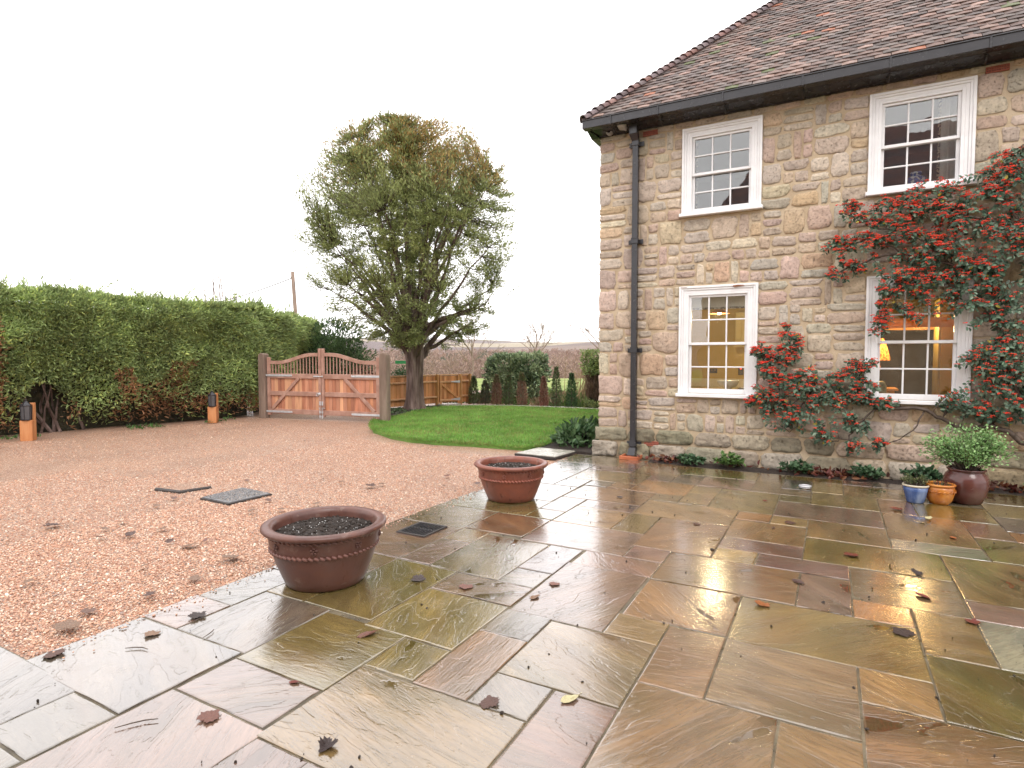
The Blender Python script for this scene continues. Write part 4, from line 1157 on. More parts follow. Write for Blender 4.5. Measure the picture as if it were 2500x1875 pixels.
glow_ring = thing('added_ring', 'wide orange ring added in the dining room for the glow of the lit blind', 'lamp', (1.15, 10.5, 2.05))
m = MB(); m.lathe([(.50, 0), (.50, .14), (.495, .14), (.495, 0)], 40, (1.15, 10.6, 2.02), closed=True); m.build('shade', pmat('orange_band', [(.3, (.5, .25, .08)), (.7, (.58, .3, .10))], scale=3, rough=.8, bump=0, transl=.35), glow_ring, True)  # orange ring added in place of the blind's lit lower edge
MB().tube([(1.15, 10.6, 2.16), (1.15, 10.6, 2.84)], .008, 6).build('flex', MT['dark'], glow_ring)
lamp('added_fill', (1.15, 10.6, 2.08), 22, (1.0, .62, .26), .12, glow_ring)  # fill light added to warm the dining room

# upstairs: curtains and the jar
def curtain(x0, x1, z0, z1, lab, y=WY + .26):
    n = 26; m = MB(); vs = []
    for zi in range(2):
        for k in range(n + 1):
            u = k / n
            vs.append((x0 + (x1 - x0) * u, y + .025 * math.sin(u * 17) + .01 * math.sin(u * 41), (z0, z1)[zi]))
    vs += [(a, b + .012, c) for a, b, c in vs]
    N_ = n + 1
    fs = [(k, k + 1, N_ + k + 1, N_ + k) for k in range(n)] + [(2 * N_ + k, 3 * N_ + k, 3 * N_ + k + 1, 2 * N_ + k + 1) for k in range(n)]
    fs += [(0, N_, 3 * N_, 2 * N_), (n, 2 * N_ + n, 3 * N_ + n, N_ + n)]
    m.add(vs, fs)
    t = thing('curtain', lab, 'curtain', ((x0 + x1) / 2, y, z0))
    m.build('curtain_cloth', MT['fabric'], t, True)
    xe = x0 if abs(x0 - .9) < abs(x1 - .9) else x1
    MB().box((xe, y - .012, (z0 + z1) / 2), (.03, .03, z1 - z0), .006).build('patterned_edge', pmat('braid', [(.45, (.5, .42, .3)), (.55, (.06, .05, .07))], scale=38, rough=.9, bump=0), t)
curtain(1.14, 1.50, 3.45, 5.05, 'pale curtain drawn to the right side of the right upstairs window')
curtain(-2.02, -1.88, 3.45, 5.05, 'pale curtain at the left edge of the left upstairs window')
curtain(-1.12, -.98, 3.45, 5.05, 'pale curtain at the right edge of the left upstairs window')
t = thing('ginger_jar', 'blue and white jar on the sill of the right upstairs window', 'jar', (.80, WY + .22, 3.76))
m = MB(); m.lathe([(0, 0), (.09, 0), (.10, .05), (.125, .11), (.11, .16), (.06, .185), (.055, .20), (.07, .205), (.065, .235), (.0, .24)], 28, (.90, WY + .19, 3.76)); m.build('jar_body', pmat('blue_white_glaze', [(.44, (.62, .64, .70)), (.52, (.09, .14, .38))], scale=26, rough=.15, bump=0), t, True)

# ------------------------------------------------------------------ the other wing, behind the viewer (it shows in the panes and the wet stone)
wing = thing('opposite_wing', 'brown tiled farm wing mirrored in the upstairs window panes', 'building', (2.0, -7, 0))
m = MB(); m.box((2.2, -9.0, 2.5), (13.4, 7.0, 5.2)); m.build('wall', MT['mortar'], wing)
m = MB()
wx0, wy0, wz0, wz1, run = -5.0, -5.2, 5.0, 10.4, 3.9
nrow = 46
for k in range(nrow):
    a, b = k / nrow, (k + 1) / nrow
    x0a, x0b = wx0 + a * 1.9, wx0 + b * 1.9
    y0a, y0b = wy0 - a * run, wy0 - b * run
    z0a, z0b = wz0 + a * (wz1 - wz0), wz0 + b * (wz1 - wz0)
    m.add([(x0a, y0a, z0a), (9.2, y0a, z0a), (9.2, y0b - .0, z0b), (x0b, y0b, z0b), (x0a, y0a, z0a - .03), (9.2, y0a, z0a - .03)], [(0, 3, 2, 1), (4, 0, 1, 5)], random.choice(TC[:3]))
m.add([(wx0, wy0, wz0), (wx0 + 1.9, wy0 - run, wz1), (wx0, wy0 - 2 * run, wz0)], [(0, 1, 2)], TC[0])
m.add([(wx0, wy0 - 2 * run, wz0), (wx0 + 1.9, wy0 - run, wz1), (9.2, wy0 - run, wz1), (9.2, wy0 - 2 * run, wz0)], [(0, 1, 2, 3)], TC[0])
m.build('roof', MT['tile_mass'], wing)
# ------------------------------------------------------------------ terracotta planters
def planter(cx, cy, sc, ang, label, tint):
    t = thing('terracotta_planter', label, 'planter', (cx, cy, 0), 'terracotta planters on the patio edge')
    s = sc
    prof = [(.0, .012), (.262, .004), (.272, .012), (.30, .08), (.335, .17), (.362, .255), (.376, .30), (.383, .36), (.387, .378), (.418, .388), (.430, .402), (.428, .418), (.412, .428), (.375, .428), (.356, .418), (.35, .39), (.345, .30)]
    m = MB(); m.lathe([(r_ * s, z * s) for r_, z in prof], 64, (cx, cy, 0), wob=lambda i, a: .003 * math.sin(a * 2 + 1))
    o = m.build('pot_body', MT['terracotta'], t, True); o.color = (*tint, 1)
    for (rad, z, th) in ((.368, .268, .011), (.386, .374, .007)):
        m = MB(); n = 62
        for k in range(n):
            a = 2 * math.pi * k / n
            c_ = (cx + rad * s * math.cos(a), cy + rad * s * math.sin(a), z * s)
            rt_ = Matrix.Rotation(a + math.pi / 2, 3, 'Z') @ Matrix.Rotation(R(28), 3, 'Y')
            m.box(c_, (.037 * s, th * 2.1 * s, th * 1.8 * s), th * .45 * s, rt_)
        o = m.build('rope_band', MT['terracotta'], t, True); o.color = (tint[0] * 1.5, tint[1] * 1.6, tint[2] * 1.7, 1)  # bands coloured paler than the pot, a painted highlight on the rope
    for k in range(8):
        a = ang + 2 * math.pi * k / 8
        m = MB()
        Mx = Matrix.Translation((cx + .379 * s * math.cos(a), cy + .379 * s * math.sin(a), .325 * s)) @ Matrix.Rotation(a, 4, 'Z') @ Matrix.Rotation(R(-4), 4, 'Y')
        m.M = Mx
        for q in range(5):
            b = 2 * math.pi * q / 5 + .3
            m.ico((.004, .017 * s * math.cos(b), .017 * s * math.sin(b)), .0105 * s, 1, sc=(.8, 1, 1))
        m.ico((.008, 0, 0), .008 * s, 1)
        o = m.build('rosette', MT['terracotta'], t, True); o.color = (tint[0], tint[1], tint[2], 1)
    m = MB(); n = 40; vs = [(cx, cy, .372 * s)]; fs = []
    for rr_ in range(1, 9):
        for k in range(n):
            a = 2 * math.pi * k / n; r_ = .349 * s * rr_ / 8
            z = (.378 - .022 * (rr_ / 8) ** 2) * s + (random.uniform(-.008, .008) if rr_ < 8 else 0)
            vs.append((cx + r_ * math.cos(a), cy + r_ * math.sin(a), z))
    fs += [(0, 1 + k, 1 + (k + 1) % n) for k in range(n)]
    for rr_ in range(7):
        for k in range(n): fs.append((1 + rr_ * n + k, 1 + (rr_ + 1) * n + k, 1 + (rr_ + 1) * n + (k + 1) % n, 1 + rr_ * n + (k + 1) % n))
    m.add(vs, fs); so = m.build('soil', MT['soil'], t, True)
    N_ = 1400
    r_ = np.sqrt(rng.uniform(0, 1, N_)) * .34 * s; a = rng.uniform(0, 6.28, N_)
    P = np.stack([cx + r_ * np.cos(a), cy + r_ * np.sin(a), (.379 - .022 * (r_ / .349 / s) ** 2) * s + rng.uniform(-.004, .005, N_)], -1)
    sz = rng.gamma(3, 1 / 3., N_)[:, None] * .0055
    scatter('soil_crumbs', P[:1250], rng.uniform(0, 6, (1250, 3)), np.repeat(sz[:1250], 3, 1) * rng.uniform(.6, 1.3, (1250, 3)), MT['clod'], t)
    scatter('perlite', P[1250:], rng.uniform(0, 6, (150, 3)), np.full((150, 3), .0032), MT['porcelain'], t)
    return t
planter(-3.17, 2.99, 1.0, .62, 'nearer round terracotta planter of bare soil with dark water streaks, by the drain grate', (.105, .044, .033))
planter(-3.16, 5.745, .97, .3, 'farther round terracotta planter of bare soil, the redder one beside the stone cover slab', (.19, .060, .038))

# ------------------------------------------------------------------ pots by the wall
def glazed(name, label, cx, cy, prof, mat, rim=None, soil=None):
    t = thing(name, label, 'flower pot', (cx, cy, 0))
    m = MB(); m.lathe(prof, 40, (cx, cy, 0)); m.build('pot_body', mat, t, True)
    if rim:
        m = MB(); m.lathe(rim[0], 40, (cx, cy, 0), closed=True); m.build('pot_rim', rim[1], t, True)
    if soil:
        m = MB(); m.lathe([(0, soil[1] + .01), (soil[0], soil[1])], 24, (cx, cy, 0)); m.build('soil', MT['soil'], t)
    return t
blue_m = pmat('blue_glaze', [(.3, (.020, .045, .13)), (.5, (.05, .10, .27)), (.72, (.22, .29, .44))], scale=7, stretch=(1, 1, .35), rough=.12, rvar=.05, bump=.05, spec=.6)
orange_m = pmat('honey_glaze', [(.3, (.27, .075, .012)), (.5, (.44, .15, .022)), (.72, (.55, .24, .05))], scale=9, rough=.14, rvar=.05, bump=.25, bscale=40, spec=.6)
urn_m = pmat('oxblood_glaze', [(.3, (.055, .017, .015)), (.5, (.10, .032, .026)), (.74, (.15, .085, .06))], scale=3.5, rough=.2, rvar=.08, bump=.1, spec=.6)
bl = glazed('blue_pot', 'small blue glazed pot with a cream rim and a little variegated shrub', .835, 7.72, [(0, 0), (.075, 0), (.083, .012), (.098, .07), (.112, .13), (.118, .182), (.104, .182), (.10, .15)], blue_m,
       ([(.118, .180), (.126, .186), (.127, .198), (.118, .204), (.107, .2), (.104, .182)], pmat('cream_glaze', [(.3, (.45, .40, .30)), (.7, (.56, .51, .4))], scale=8, rough=.25, bump=0)), (.106, .172))
og = glazed('orange_pot', 'honey orange glazed pot with a raised leaf band and wilted stems inside', 1.06, 7.78, [(0, 0), (.082, 0), (.092, .01), (.118, .05), (.134, .11), (.137, .16), (.132, .195), (.118, .198), (.114, .16)], orange_m,
       ([(.131, .194), (.142, .202), (.146, .214), (.138, .224), (.122, .222), (.116, .2)], orange_m), (.118, .178))
m = MB()
for k in range(22):
    a = 2 * math.pi * k / 22
    p0 = [(1.06 + (.137 + .004) * math.cos(a + d), 7.78 + (.137 + .004) * math.sin(a + d), z) for d, z in ((-.10, .125 + .012 * (k % 2)), (-.03, .142), (.05, .148), (.12, .163 - .01 * (k % 3)))]
    m.tube(p0, [.003, .007, .007, .003], 5)
m.build('leaf_band', orange_m, og, True)
ur = glazed('brown_urn', 'large rounded oxblood urn holding a leafy green shrub', 1.32, 7.99, [(0, 0), (.135, 0), (.148, .01), (.185, .10), (.206, .19), (.207, .25), (.188, .31), (.165, .335), (.160, .35), (.178, .362), (.180, .374), (.168, .378), (.152, .368), (.148, .33)], urn_m, None, (.15, .34))

def shrublet(parent, c, n, spread, height, ln, wd, cols, seed_dir=.7, per=9, stem=True, droop=.25, stem_mat=None, base_r=.05, t0=.35, jit=.0):
    """stems rising from one foot, leaves set along their outer half"""
    P = []; D = []; C = []
    m = MB()
    for k in range(n):
        a = random.uniform(0, 2 * math.pi); q = math.sqrt(random.random())
        h = height * random.uniform(.55, 1.0) * (1 - .45 * q * q)
        p0 = Vector((c[0] + base_r * q * math.cos(a), c[1] + base_r * q * math.sin(a), c[2]))
        p2 = Vector((c[0] + spread[0] * q * math.cos(a), c[1] + spread[1] * q * math.sin(a), c[2] + h))
        p1 = (p0 + p2) / 2 + Vector((0, 0, .18 * h)) + Vector((random.gauss(0, .02), random.gauss(0, .02), 0))
        pts = [p0 * (1 - t_) ** 2 + p1 * 2 * t_ * (1 - t_) + p2 * t_ * t_ for t_ in (0, .25, .5, .75, 1)]
        m.tube(pts, [.006, .005, .004, .003, .0015], 4)
        for j in range(per):
            t_ = random.uniform(t0, 1.04) if j else 1
            b = p0 * (1 - t_) ** 2 + p1 * 2 * t_ * (1 - t_) + p2 * t_ * t_
            d = (p2 - p1).normalized() + Vector((random.gauss(0, seed_dir), random.gauss(0, seed_dir), random.gauss(0, seed_dir * .7) + .15))
            P.append(b + Vector((random.gauss(0, jit), random.gauss(0, jit), random.gauss(0, jit)))); D.append(d); cc = random.choice(cols); s_ = random.uniform(.75, 1.25); C.append([x_ * s_ for x_ in cc])
    if stem: m.build('stem', stem_mat or MT['twig'], parent)['kind'] = 'stuff'
    N_ = len(P)
    leaves('foliage', np.array(P), np.array(D), rng.uniform(.7, 1.25, N_) * ln, rng.uniform(.8, 1.2, N_) * wd, np.array(C), MT['leaf'], parent, droop=droop, face=np.tile([0, -.2, 1.0], (N_, 1)))
us = thing('urn_shrub', 'bright green small leaved shrub growing out of the brown urn', 'shrub', (1.32, 7.99, .34))
shrublet(us, (1.32, 7.99, .34), 105, (.42, .30), .53, .030, .019, [(.20, .36, .12), (.26, .44, .17), (.15, .28, .09), (.33, .50, .22)], per=42, t0=.34, jit=.035)
bs = thing('variegated_shrub', 'tiny variegated shrub in the blue pot', 'shrub', (.835, 7.72, .17))
shrublet(bs, (.835, 7.72, .17), 46, (.15, .12), .15, .026, .009, [(.10, .13, .05), (.22, .24, .10), (.08, .11, .04)], per=12)
osb = thing('wilted_plant', 'wilted reddish stems with a green shoot in the orange pot', 'plant', (1.06, 7.78, .17))
shrublet(osb, (1.06, 7.78, .175), 18, (.10, .09), .09, .02, .010, [(.13, .03, .015), (.10, .02, .015), (.14, .24, .06)], per=5)

# ------------------------------------------------------------------ planted bed along the wall
bed = MB()
xs_ = np.linspace(-2.42, 5.5, 120); vs = []; fs = []
for k, x in enumerate(xs_):
    for j in range(6):
        y = 8.675 + (WY + .02 - 8.675) * j / 5
        z = -.022 + (.05 * math.sin(math.pi * min(1, j / 4)) + .02 * (vnoise(np.array([[x, y, 0.]]), 7, 2)[0] - .5) if j else 0) + (.02 if j == 5 else 0)
        vs.append((x, y, z))
for k in range(119):
    for j in range(5): fs.append((k * 6 + j, (k + 1) * 6 + j, (k + 1) * 6 + j + 1, k * 6 + j + 1))
bed.add(vs, fs); o = bed.build('flower_bed_soil', MT['soil'], None, True); o['kind'] = 'structure'
PL_ = [(-1.80, 8.80, .14, 'dark green leafy plant in the bed nearest the downpipe'), (-1.27, 8.79, .21, 'lighter upright leafy plant under the kitchen window in the bed'),
       (-.40, 8.82, .19, 'dark leafy clump in the bed left of the heap of red dead leaves'), (.42, 8.83, .18, 'dark leafy clump in the bed right of the heap of red dead leaves'), (1.02, 8.80, .24, 'low leafy plant behind the blue and orange pots'), (2.2, 8.8, .2, 'pale leafy plant in the bed right of the brown urn')]
for (x, y, h, lb) in PL_:
    t = thing('bed_plant', lb, 'plant', (x, y, 0), 'plants in the bed along the wall')
    dk = [(.045, .095, .045), (.065, .125, .06), (.09, .165, .08)] if 'lighter' not in lb and 'pale' not in lb else [(.11, .20, .055), (.15, .26, .08), (.08, .15, .045)]
    shrublet(t, (x, y, .01), 42, (.21, .15), h, .058, .040, dk, per=7, droop=.35)
# dead leaves banked in the bed
N_ = 420
x = np.concatenate([rng.normal(0.02, .22, 150), rng.normal(1.75, .28, 130), rng.normal(-2.15, .16, 60), rng.uniform(-2.3, 2.6, 80)]); y = rng.uniform(8.72, 9.03, N_)
C = np.array([(.10, .022, .018), (.14, .04, .025), (.07, .03, .022), (.17, .07, .03)])[rng.integers(0, 4, N_)]
leaves('leaf_litter', np.stack([x, y, rng.uniform(.01, .07, N_)], -1), np.stack([rng.normal(0, 1, N_), rng.normal(0, 1, N_), rng.normal(.1, .4, N_)], -1), rng.uniform(.05, .10, N_), rng.uniform(.03, .06, N_), C, MT['leaf'], droop=.5)

# ------------------------------------------------------------------ fallen leaves
def maple_mesh(name, curl, lobes=5, seed=0):
    rd = random.Random(seed)
    half = [(0, -.22), (.12, -.40), (.22, -.34), (.32, -.42), (.38, -.26), (.48, -.18), (.42, -.03), (.56, .10), (.45, .16), (.48, .32), (.36, .32), (.30, .36), (.24, .46), (.17, .48), (.11, .60), (.0, .70)]
    if lobes == 1: half = [(0, -.5), (.12, -.42), (.22, -.25), (.28, 0), (.24, .25), (.14, .45), (0, .62)]
    pts = half + [(-x, y) for x, y in half[-2:0:-1]]
    pts = [(x * rd.uniform(.9, 1.1), y * rd.uniform(.93, 1.07)) for x, y in pts]
    def z(x, y): return curl * (1.3 * x * x + .5 * y * y + .55 * math.sin(5 * x + 2 * y + seed) * .18 + .28 * x * y) + rd.uniform(-.012, .012)
    vs = [(0, .05, z(0, 0))]; n = len(pts)
    for s_ in (.5, 1.0):
        for (x, y) in pts: vs.append((x * s_, .05 + (y - .05) * s_, z(x * s_, y * s_) * (1.1 if s_ == 1 else 1)))
    fs = [(0, 1 + k, 1 + (k + 1) % n) for k in range(n)] + [(1 + k, 1 + n + k, 1 + n + (k + 1) % n, 1 + (k + 1) % n) for k in range(n)]
    m = MB(); m.add([Vector(v) + Vector((0, 0, .012)) for v in vs] + [Vector(v) for v in vs], fs + [tuple(i + len(vs) for i in f)[::-1] for f in fs] + [(1 + n + k, 1 + n + k + len(vs), 1 + n + (k + 1) % n + len(vs), 1 + n + (k + 1) % n) for k in range(n)])
    m.tube([(0, -.05, .01), (.02, -.45, .03), (.10, -.85, .02)], [.014, .012, .01], 4)
    return m.mesh(name, MT['deadleaf'], False)
LM = {'flat': maple_mesh('maple_leaf', .12, 5, 1), 'curl': maple_mesh('curled_leaf', .42, 5, 2), 'ball': maple_mesh('crumpled_leaf', .85, 5, 3), 'oval': maple_mesh('oval_leaf', .5, 1, 4)}
BRN, DRK, RED, PIN, TAN, ORG, YEL = (.085, .045, .035), (.04, .026, .024), (.14, .03, .02), (.17, .075, .055), (.19, .115, .075), (.30, .10, .03), (.42, .38, .22)
FL = [(-3.39, 2.16, 'curl', .13, DRK, 'dark curled maple leaf with a long stalk on pale paving left of the near planter'), (-2.58, 3.29, 'curl', .13, DRK, 'dark curled leaf on olive paving just right of the near planter'),
      (-2.20, 3.35, 'flat', .13, PIN, 'pale pink maple leaf right of the dark curled one near the planter'), (-2.31, 2.49, 'oval', .15, PIN, 'pinkish folded oval leaf on the ledge of an olive slab'),
      (-2.28, 1.94, 'oval', .07, RED, 'small dark red leaf standing on a slab joint in front of the near planter'), (-1.78, 1.68, 'ball', .10, DRK, 'crumpled near black leaf nearest the viewer in the front middle'),
      (-1.35, 2.25, 'flat', .12, BRN, 'flat brown maple leaf with its stalk on the pale slab right of the crumpled one'), (-1.04, 2.46, 'oval', .13, YEL, 'pale yellow oval leaf on the joint beside a striated slab'),
      (-2.39, 1.56, 'flat', .12, PIN, 'pinkish brown maple leaf lying flat on the front left slab'), (-3.63, 1.51, 'flat', .13, BRN, 'flat brown leaf at the inner corner of the gravel'),
      (-3.41, 1.90, 'flat', .11, TAN, 'washed out tan leaf between gravel corner and stalked dark leaf'), (-1.68, 3.69, 'flat', .10, PIN, 'faint pink leaf on the sky bright wet slab'), (-1.70, 3.42, 'oval', .11, TAN, 'tan curled leaf on the edge of the sky bright wet slab'),
      (.17, 5.36, 'curl', .15, RED, 'dark red star shaped leaf on olive slab in front of the pots'), (.58, 5.13, 'ball', .11, DRK, 'broken dark leaf above the lamp reflection at right'), (-.18, 4.55, 'oval', .12, BRN, 'brown leaf lying across the joint between two lamp reflections'),
      (.57, 4.67, 'oval', .14, RED, 'red brown leaf beside the right lamp reflection'), (-.36, 4.01, 'curl', .12, ORG, 'rusty curled leaf at the corner of a yellow green slab'), (.40, 3.99, 'flat', .15, DRK, 'large flat dark leaf on the corner of the orange slab'),
      (.78, 4.35, 'curl', .10, RED, 'small red pointed leaf on the joint at the right edge'), (.97, 6.33, 'oval', .11, ORG, 'orange leaf on the gold slab below the pots'), (.62, 7.24, 'curl', .15, RED, 'wet red leaf on the paving left of the blue pot'),
      (.87, 7.00, 'oval', .13, YEL, 'pale silvery green leaf in front of the blue pot'), (-.33, 6.16, 'flat', .13, BRN, 'brown leaf beside the small yellow slab'), (-.45, 5.90, 'oval', .08, BRN, 'little brown leaf left of the small yellow slab'),
      (-1.10, 5.68, 'flat', .09, BRN, 'brown leaf on the joint left of the window reflection'), (-2.09, 6.36, 'curl', .09, DRK, 'dark leaf midway between the far planter and the wall'), (-.62, 6.98, 'oval', .07, RED, 'small red leaf on olive slab below the bed plants')]
for (x, y, k, s_, c, lb) in FL:
    o = link('fallen_leaf', LM[k], None, (x, y, .004)); s_ *= .74; o.scale = (s_, s_, s_)
    o.rotation_euler = (random.gauss(0, .06), random.gauss(0, .06), random.uniform(0, 6.28)); q = random.uniform(.85, 1.2); o.color = (c[0] * q, c[1] * q, c[2] * q, 1)
    tag(o, lb, 'leaf', 'leaves fallen on the patio')
GL = [(-6.43, 2.7, 'big flat brown leaf on the gravel far to the left'), (-3.92, 1.70, 'big curled tan brown leaf on gravel near the gravel corner'), (-4.74, 2.96, 'curled brown leaf with a pale edge on gravel left of the near planter'), (-4.15, 2.93, 'pale brown leaf on gravel closest to the near planter'), (-5.51, 2.9, 'ragged brown leaf on gravel in line with the planter rim'),
      (-4.97, 5.44, 'rusty brown leaf on gravel behind the near planter'), (-4.93, 5.58, '~small brown leaf just behind the rusty leaf beyond the near planter'), (-5.65, 2.73, '~small leaf on gravel level with the planter rim, right of the big flat one'), (-5.88, 2.88, '~small leaf on gravel between the ragged leaf and the larger metal cover'), (-5.42, 3.14, '~small leaf on gravel halfway from the ragged leaf to the planter'), (-4.99, 2.94, '~small leaf on gravel a hand left of the curled pale edged leaf'), (-4.76, 3.12, '~small leaf tucked right behind the curled pale edged leaf'), (-3.98, 2.21, '~small leaf on gravel at the kerb of the pale slabs, left of the near planter'), (-6.32, 3.61, '~small leaf on gravel directly in front of the larger metal cover'), (-5.99, 3.09, '~small leaf on gravel left of the ragged leaf and nearer than the metal cover'), (-5.24, 3.94, '~small leaf on gravel right of the larger metal cover, nearer the planter'), (-5.48, 4.34, '~small leaf on gravel touching the right corner of the larger metal cover'), (-6.61, 4.92, '~small leaf on gravel far left beside the half buried cover'), (-5.46, 5.45, '~small leaf on gravel behind the near planter, left of the rusty leaf'),
      (-4.89, 4.49, '~small leaf on gravel midway between larger cover and near planter'), (-5.02, 4.14, '~small leaf on gravel just left of the near planter rim, farther back'), (-4.07, 1.88, '~small leaf next to the big curled tan leaf by the gravel corner'), (-4.0, 2.54, '~small leaf on gravel at the patio edge nearest the near planter foot'), (-4.58, 2.5, '~small leaf on gravel in the open between curled leaf and patio edge'), (-4.97, 1.93, '~small leaf on gravel in the nearest left part of the drive'), (-6.5, 3.9, '~small leaf on gravel between the two metal covers and the viewer'), (-4.2, 5.9, '~small leaf on gravel left of the far planter, nearer of two'), (-3.9, 6.2, '~small leaf on gravel closest to the left side of the far planter'), (-4.5, 6.4, '~small leaf on gravel left of the far planter, farther of two')]
for (x, y, lb) in GL:
    big = lb[0] != '~'; lb = lb.lstrip('~')
    k = random.choice(['curl', 'flat', 'oval', 'curl']); s_ = random.uniform(.11, .135) if big else random.uniform(.055, .085)
    o = link('fallen_leaf', LM[k], None, (x, y, .006)); o.scale = (s_, s_, s_); o.rotation_euler = (random.gauss(0, .12), random.gauss(0, .12), random.uniform(0, 6.28))
    c = random.choice([BRN, (.14, .075, .055), PIN, TAN, TAN]) if not big else (TAN if 'tan' in lb or 'pale' in lb else BRN); o.color = (*c, 1)
    tag(o, lb, 'leaf', 'leaves fallen on the gravel')
# twigs and crumbs of debris
for (x, y, a, l_, lb) in ((-2.62, 1.38, .9, .16, 'thin dry twig on the front left slab'), (-3.12, 2.05, 2.0, .10, 'short bent twig on pale paving near the near planter'), (-3.3, 1.75, .4, .13, 'fine stalk across the joint of the pale slabs')):
    m = MB(); m.tube([(x + math.cos(a) * l_ * (t_ - .5), y + math.sin(a) * l_ * (t_ - .5) + .02 * math.sin(t_ * 3), .007) for t_ in (0, .3, .6, 1)], [.002, .003, .003, .002], 5)
    tag(m.build('fallen_twig', MT['twig'], None), lb, 'twig', 'twigs on the patio')
N_ = 240
P = np.stack([rng.uniform(-3.6, 1.6, N_), rng.uniform(1.2, 8.4, N_), np.full(N_, .003)], -1)
scatter('leaf_crumbs', P, rng.uniform(0, 6, (N_, 3)), rng.gamma(3, 1 / 3., (N_, 1)) * np.array([[.007, .005, .003]]), MT['clod'])

# ------------------------------------------------------------------ covers, grate, light
t = thing('drain_grate', 'black slotted drain grate set in the paving between the two planters', 'drain', (-3.30, 4.29, 0))
gx, gy = -3.30, 4.29
m = MB()
for (ox, oy, w, d) in ((0, -.17, .32, .022), (0, .17, .32, .022), (-.15, 0, .022, .32), (.15, 0, .022, .32)): m.box((gx + ox, gy + oy, .004), (w, d, .014), .003)
m.box((gx, gy, -.002), (.29, .33, .006)); m.build('grate_frame', MT['dark'], t)
for k in range(9):
    for s_ in (-1, 1):
        MB().box((gx - .125 + k * .031, gy + s_ * .078, .007), (.014, .145, .012), .003).build('grate_bar', MT['black'], t)
MB().box((gx, gy, .006), (.28, .012, .011), .002).build('cross_bar', MT['black'], t)

def cover(name, label, poly, z, mat, th=.03, grp=None):
    c = (sum(p[0] for p in poly) / 4, sum(p[1] for p in poly) / 4, 0)
    t = thing(name, label, 'manhole cover', c, grp)
    n = len(poly)
    m = MB(); ins = [(c[0] + (x - c[0]) * .985, c[1] + (y - c[1]) * .985) for x, y in poly]
    m.add([(x, y, z - th) for x, y in poly] + [(x, y, z - .004) for x, y in poly] + [(x, y, z) for x, y in ins], [(k, (k + 1) % n, n + (k + 1) % n, n + k) for k in range(n)] + [(n + k, n + (k + 1) % n, 2 * n + (k + 1) % n, 2 * n + k) for k in range(n)] + [tuple(2 * n + k for k in range(n))])
    m.build('cover_plate', mat, t)
    m = MB(); out = [(c[0] + (x - c[0]) * 1.06, c[1] + (y - c[1]) * 1.06) for x, y in poly]; gap = [(c[0] + (x - c[0]) * 1.02, c[1] + (y - c[1]) * 1.02) for x, y in poly]
    m.add([(x, y, z - th) for x, y in out] + [(x, y, z - .012) for x, y in out] + [(x, y, z - .012) for x, y in gap] + [(x, y, z - th) for x, y in gap],
          [(a * n + k, a * n + (k + 1) % n, (a + 1) * n + (k + 1) % n, (a + 1) * n + k) for a in range(3) for k in range(n)])
    m.build('cover_frame', MT['dark'], t)
    return t
sl_m = pmat('pale_slab', [(.3, (.30, .285, .24)), (.7, (.42, .40, .35))], scale=5, rough=.22, bump=.3)
cover('stone_cover', 'pale square stone cover slab between lawn and far planter', [(-4.50, 8.36), (-3.79, 8.32), (-3.73, 9.0), (-4.43, 9.04)], .035, sl_m, .05)
covg = cover('manhole_cover', 'grey gravel strewn metal cover sunk in the gravel, the larger of two', [(-6.26, 4.08), (-5.76, 4.06), (-5.74, 4.58), (-6.28, 4.62)], .008, MT['slate'], .06, 'covers in the gravel')
N_ = 900
P = np.stack([rng.uniform(-6.24, -5.77, N_), rng.uniform(4.1, 4.58, N_), np.full(N_, .010)], -1)
sz = rng.gamma(7, 1 / 7., (N_, 1)) * .0048
grey_p = NT('grey_grit'); c_ = grey_p.ramp(grey_p.oinfo('Random'), [(0, (.10, .10, .11)), (.3, (.2, .19, .19)), (.6, (.30, .26, .23)), (.85, (.42, .36, .32))], 'CONSTANT')
grey_p.surf(grey_p.n('ShaderNodeBsdfPrincipled', {'Base Color': c_, 'Roughness': .35}).outputs[0])
scatter('grit', P, rng.uniform(0, 6, (N_, 3)), sz * np.array([[1.1, .9, .6]]), grey_p.m, covg)
cover('manhole_cover', 'half buried metal cover in the gravel, only its front corner showing', [(-7.16, 4.08), (-6.75, 4.13), (-6.66, 4.45), (-7.12, 4.5)], .010, MT['gravel'], .05, 'covers in the gravel')
m = MB()
m.add([(-7.17, 4.065, .0), (-6.74, 4.115, .0), (-6.645, 4.45, .0), (-6.66, 4.46, .016), (-6.755, 4.135, .016), (-7.17, 4.085, .016)], [(0, 1, 4, 5), (1, 2, 3, 4)])
o = bpy.data.objects['manhole_cover.001']; m.build('cover_edge', MT['dark'], o)
t = thing('patio_light', 'round silver light let into the grey slab near the bed', 'ground light', (-.26, 8.02, 0))
m = MB(); m.lathe([(.048, .0), (.072, .0), (.075, .006), (.068, .014), (.05, .014)], 32, (-.26, 8.02, 0), closed=True); m.build('steel_ring', MT['zinc'], t, True)
m = MB(); m.lathe([(0, .010), (.05, .009)], 24, (-.26, 8.02, 0)); m.build('lens', MT['grey'], t, True)

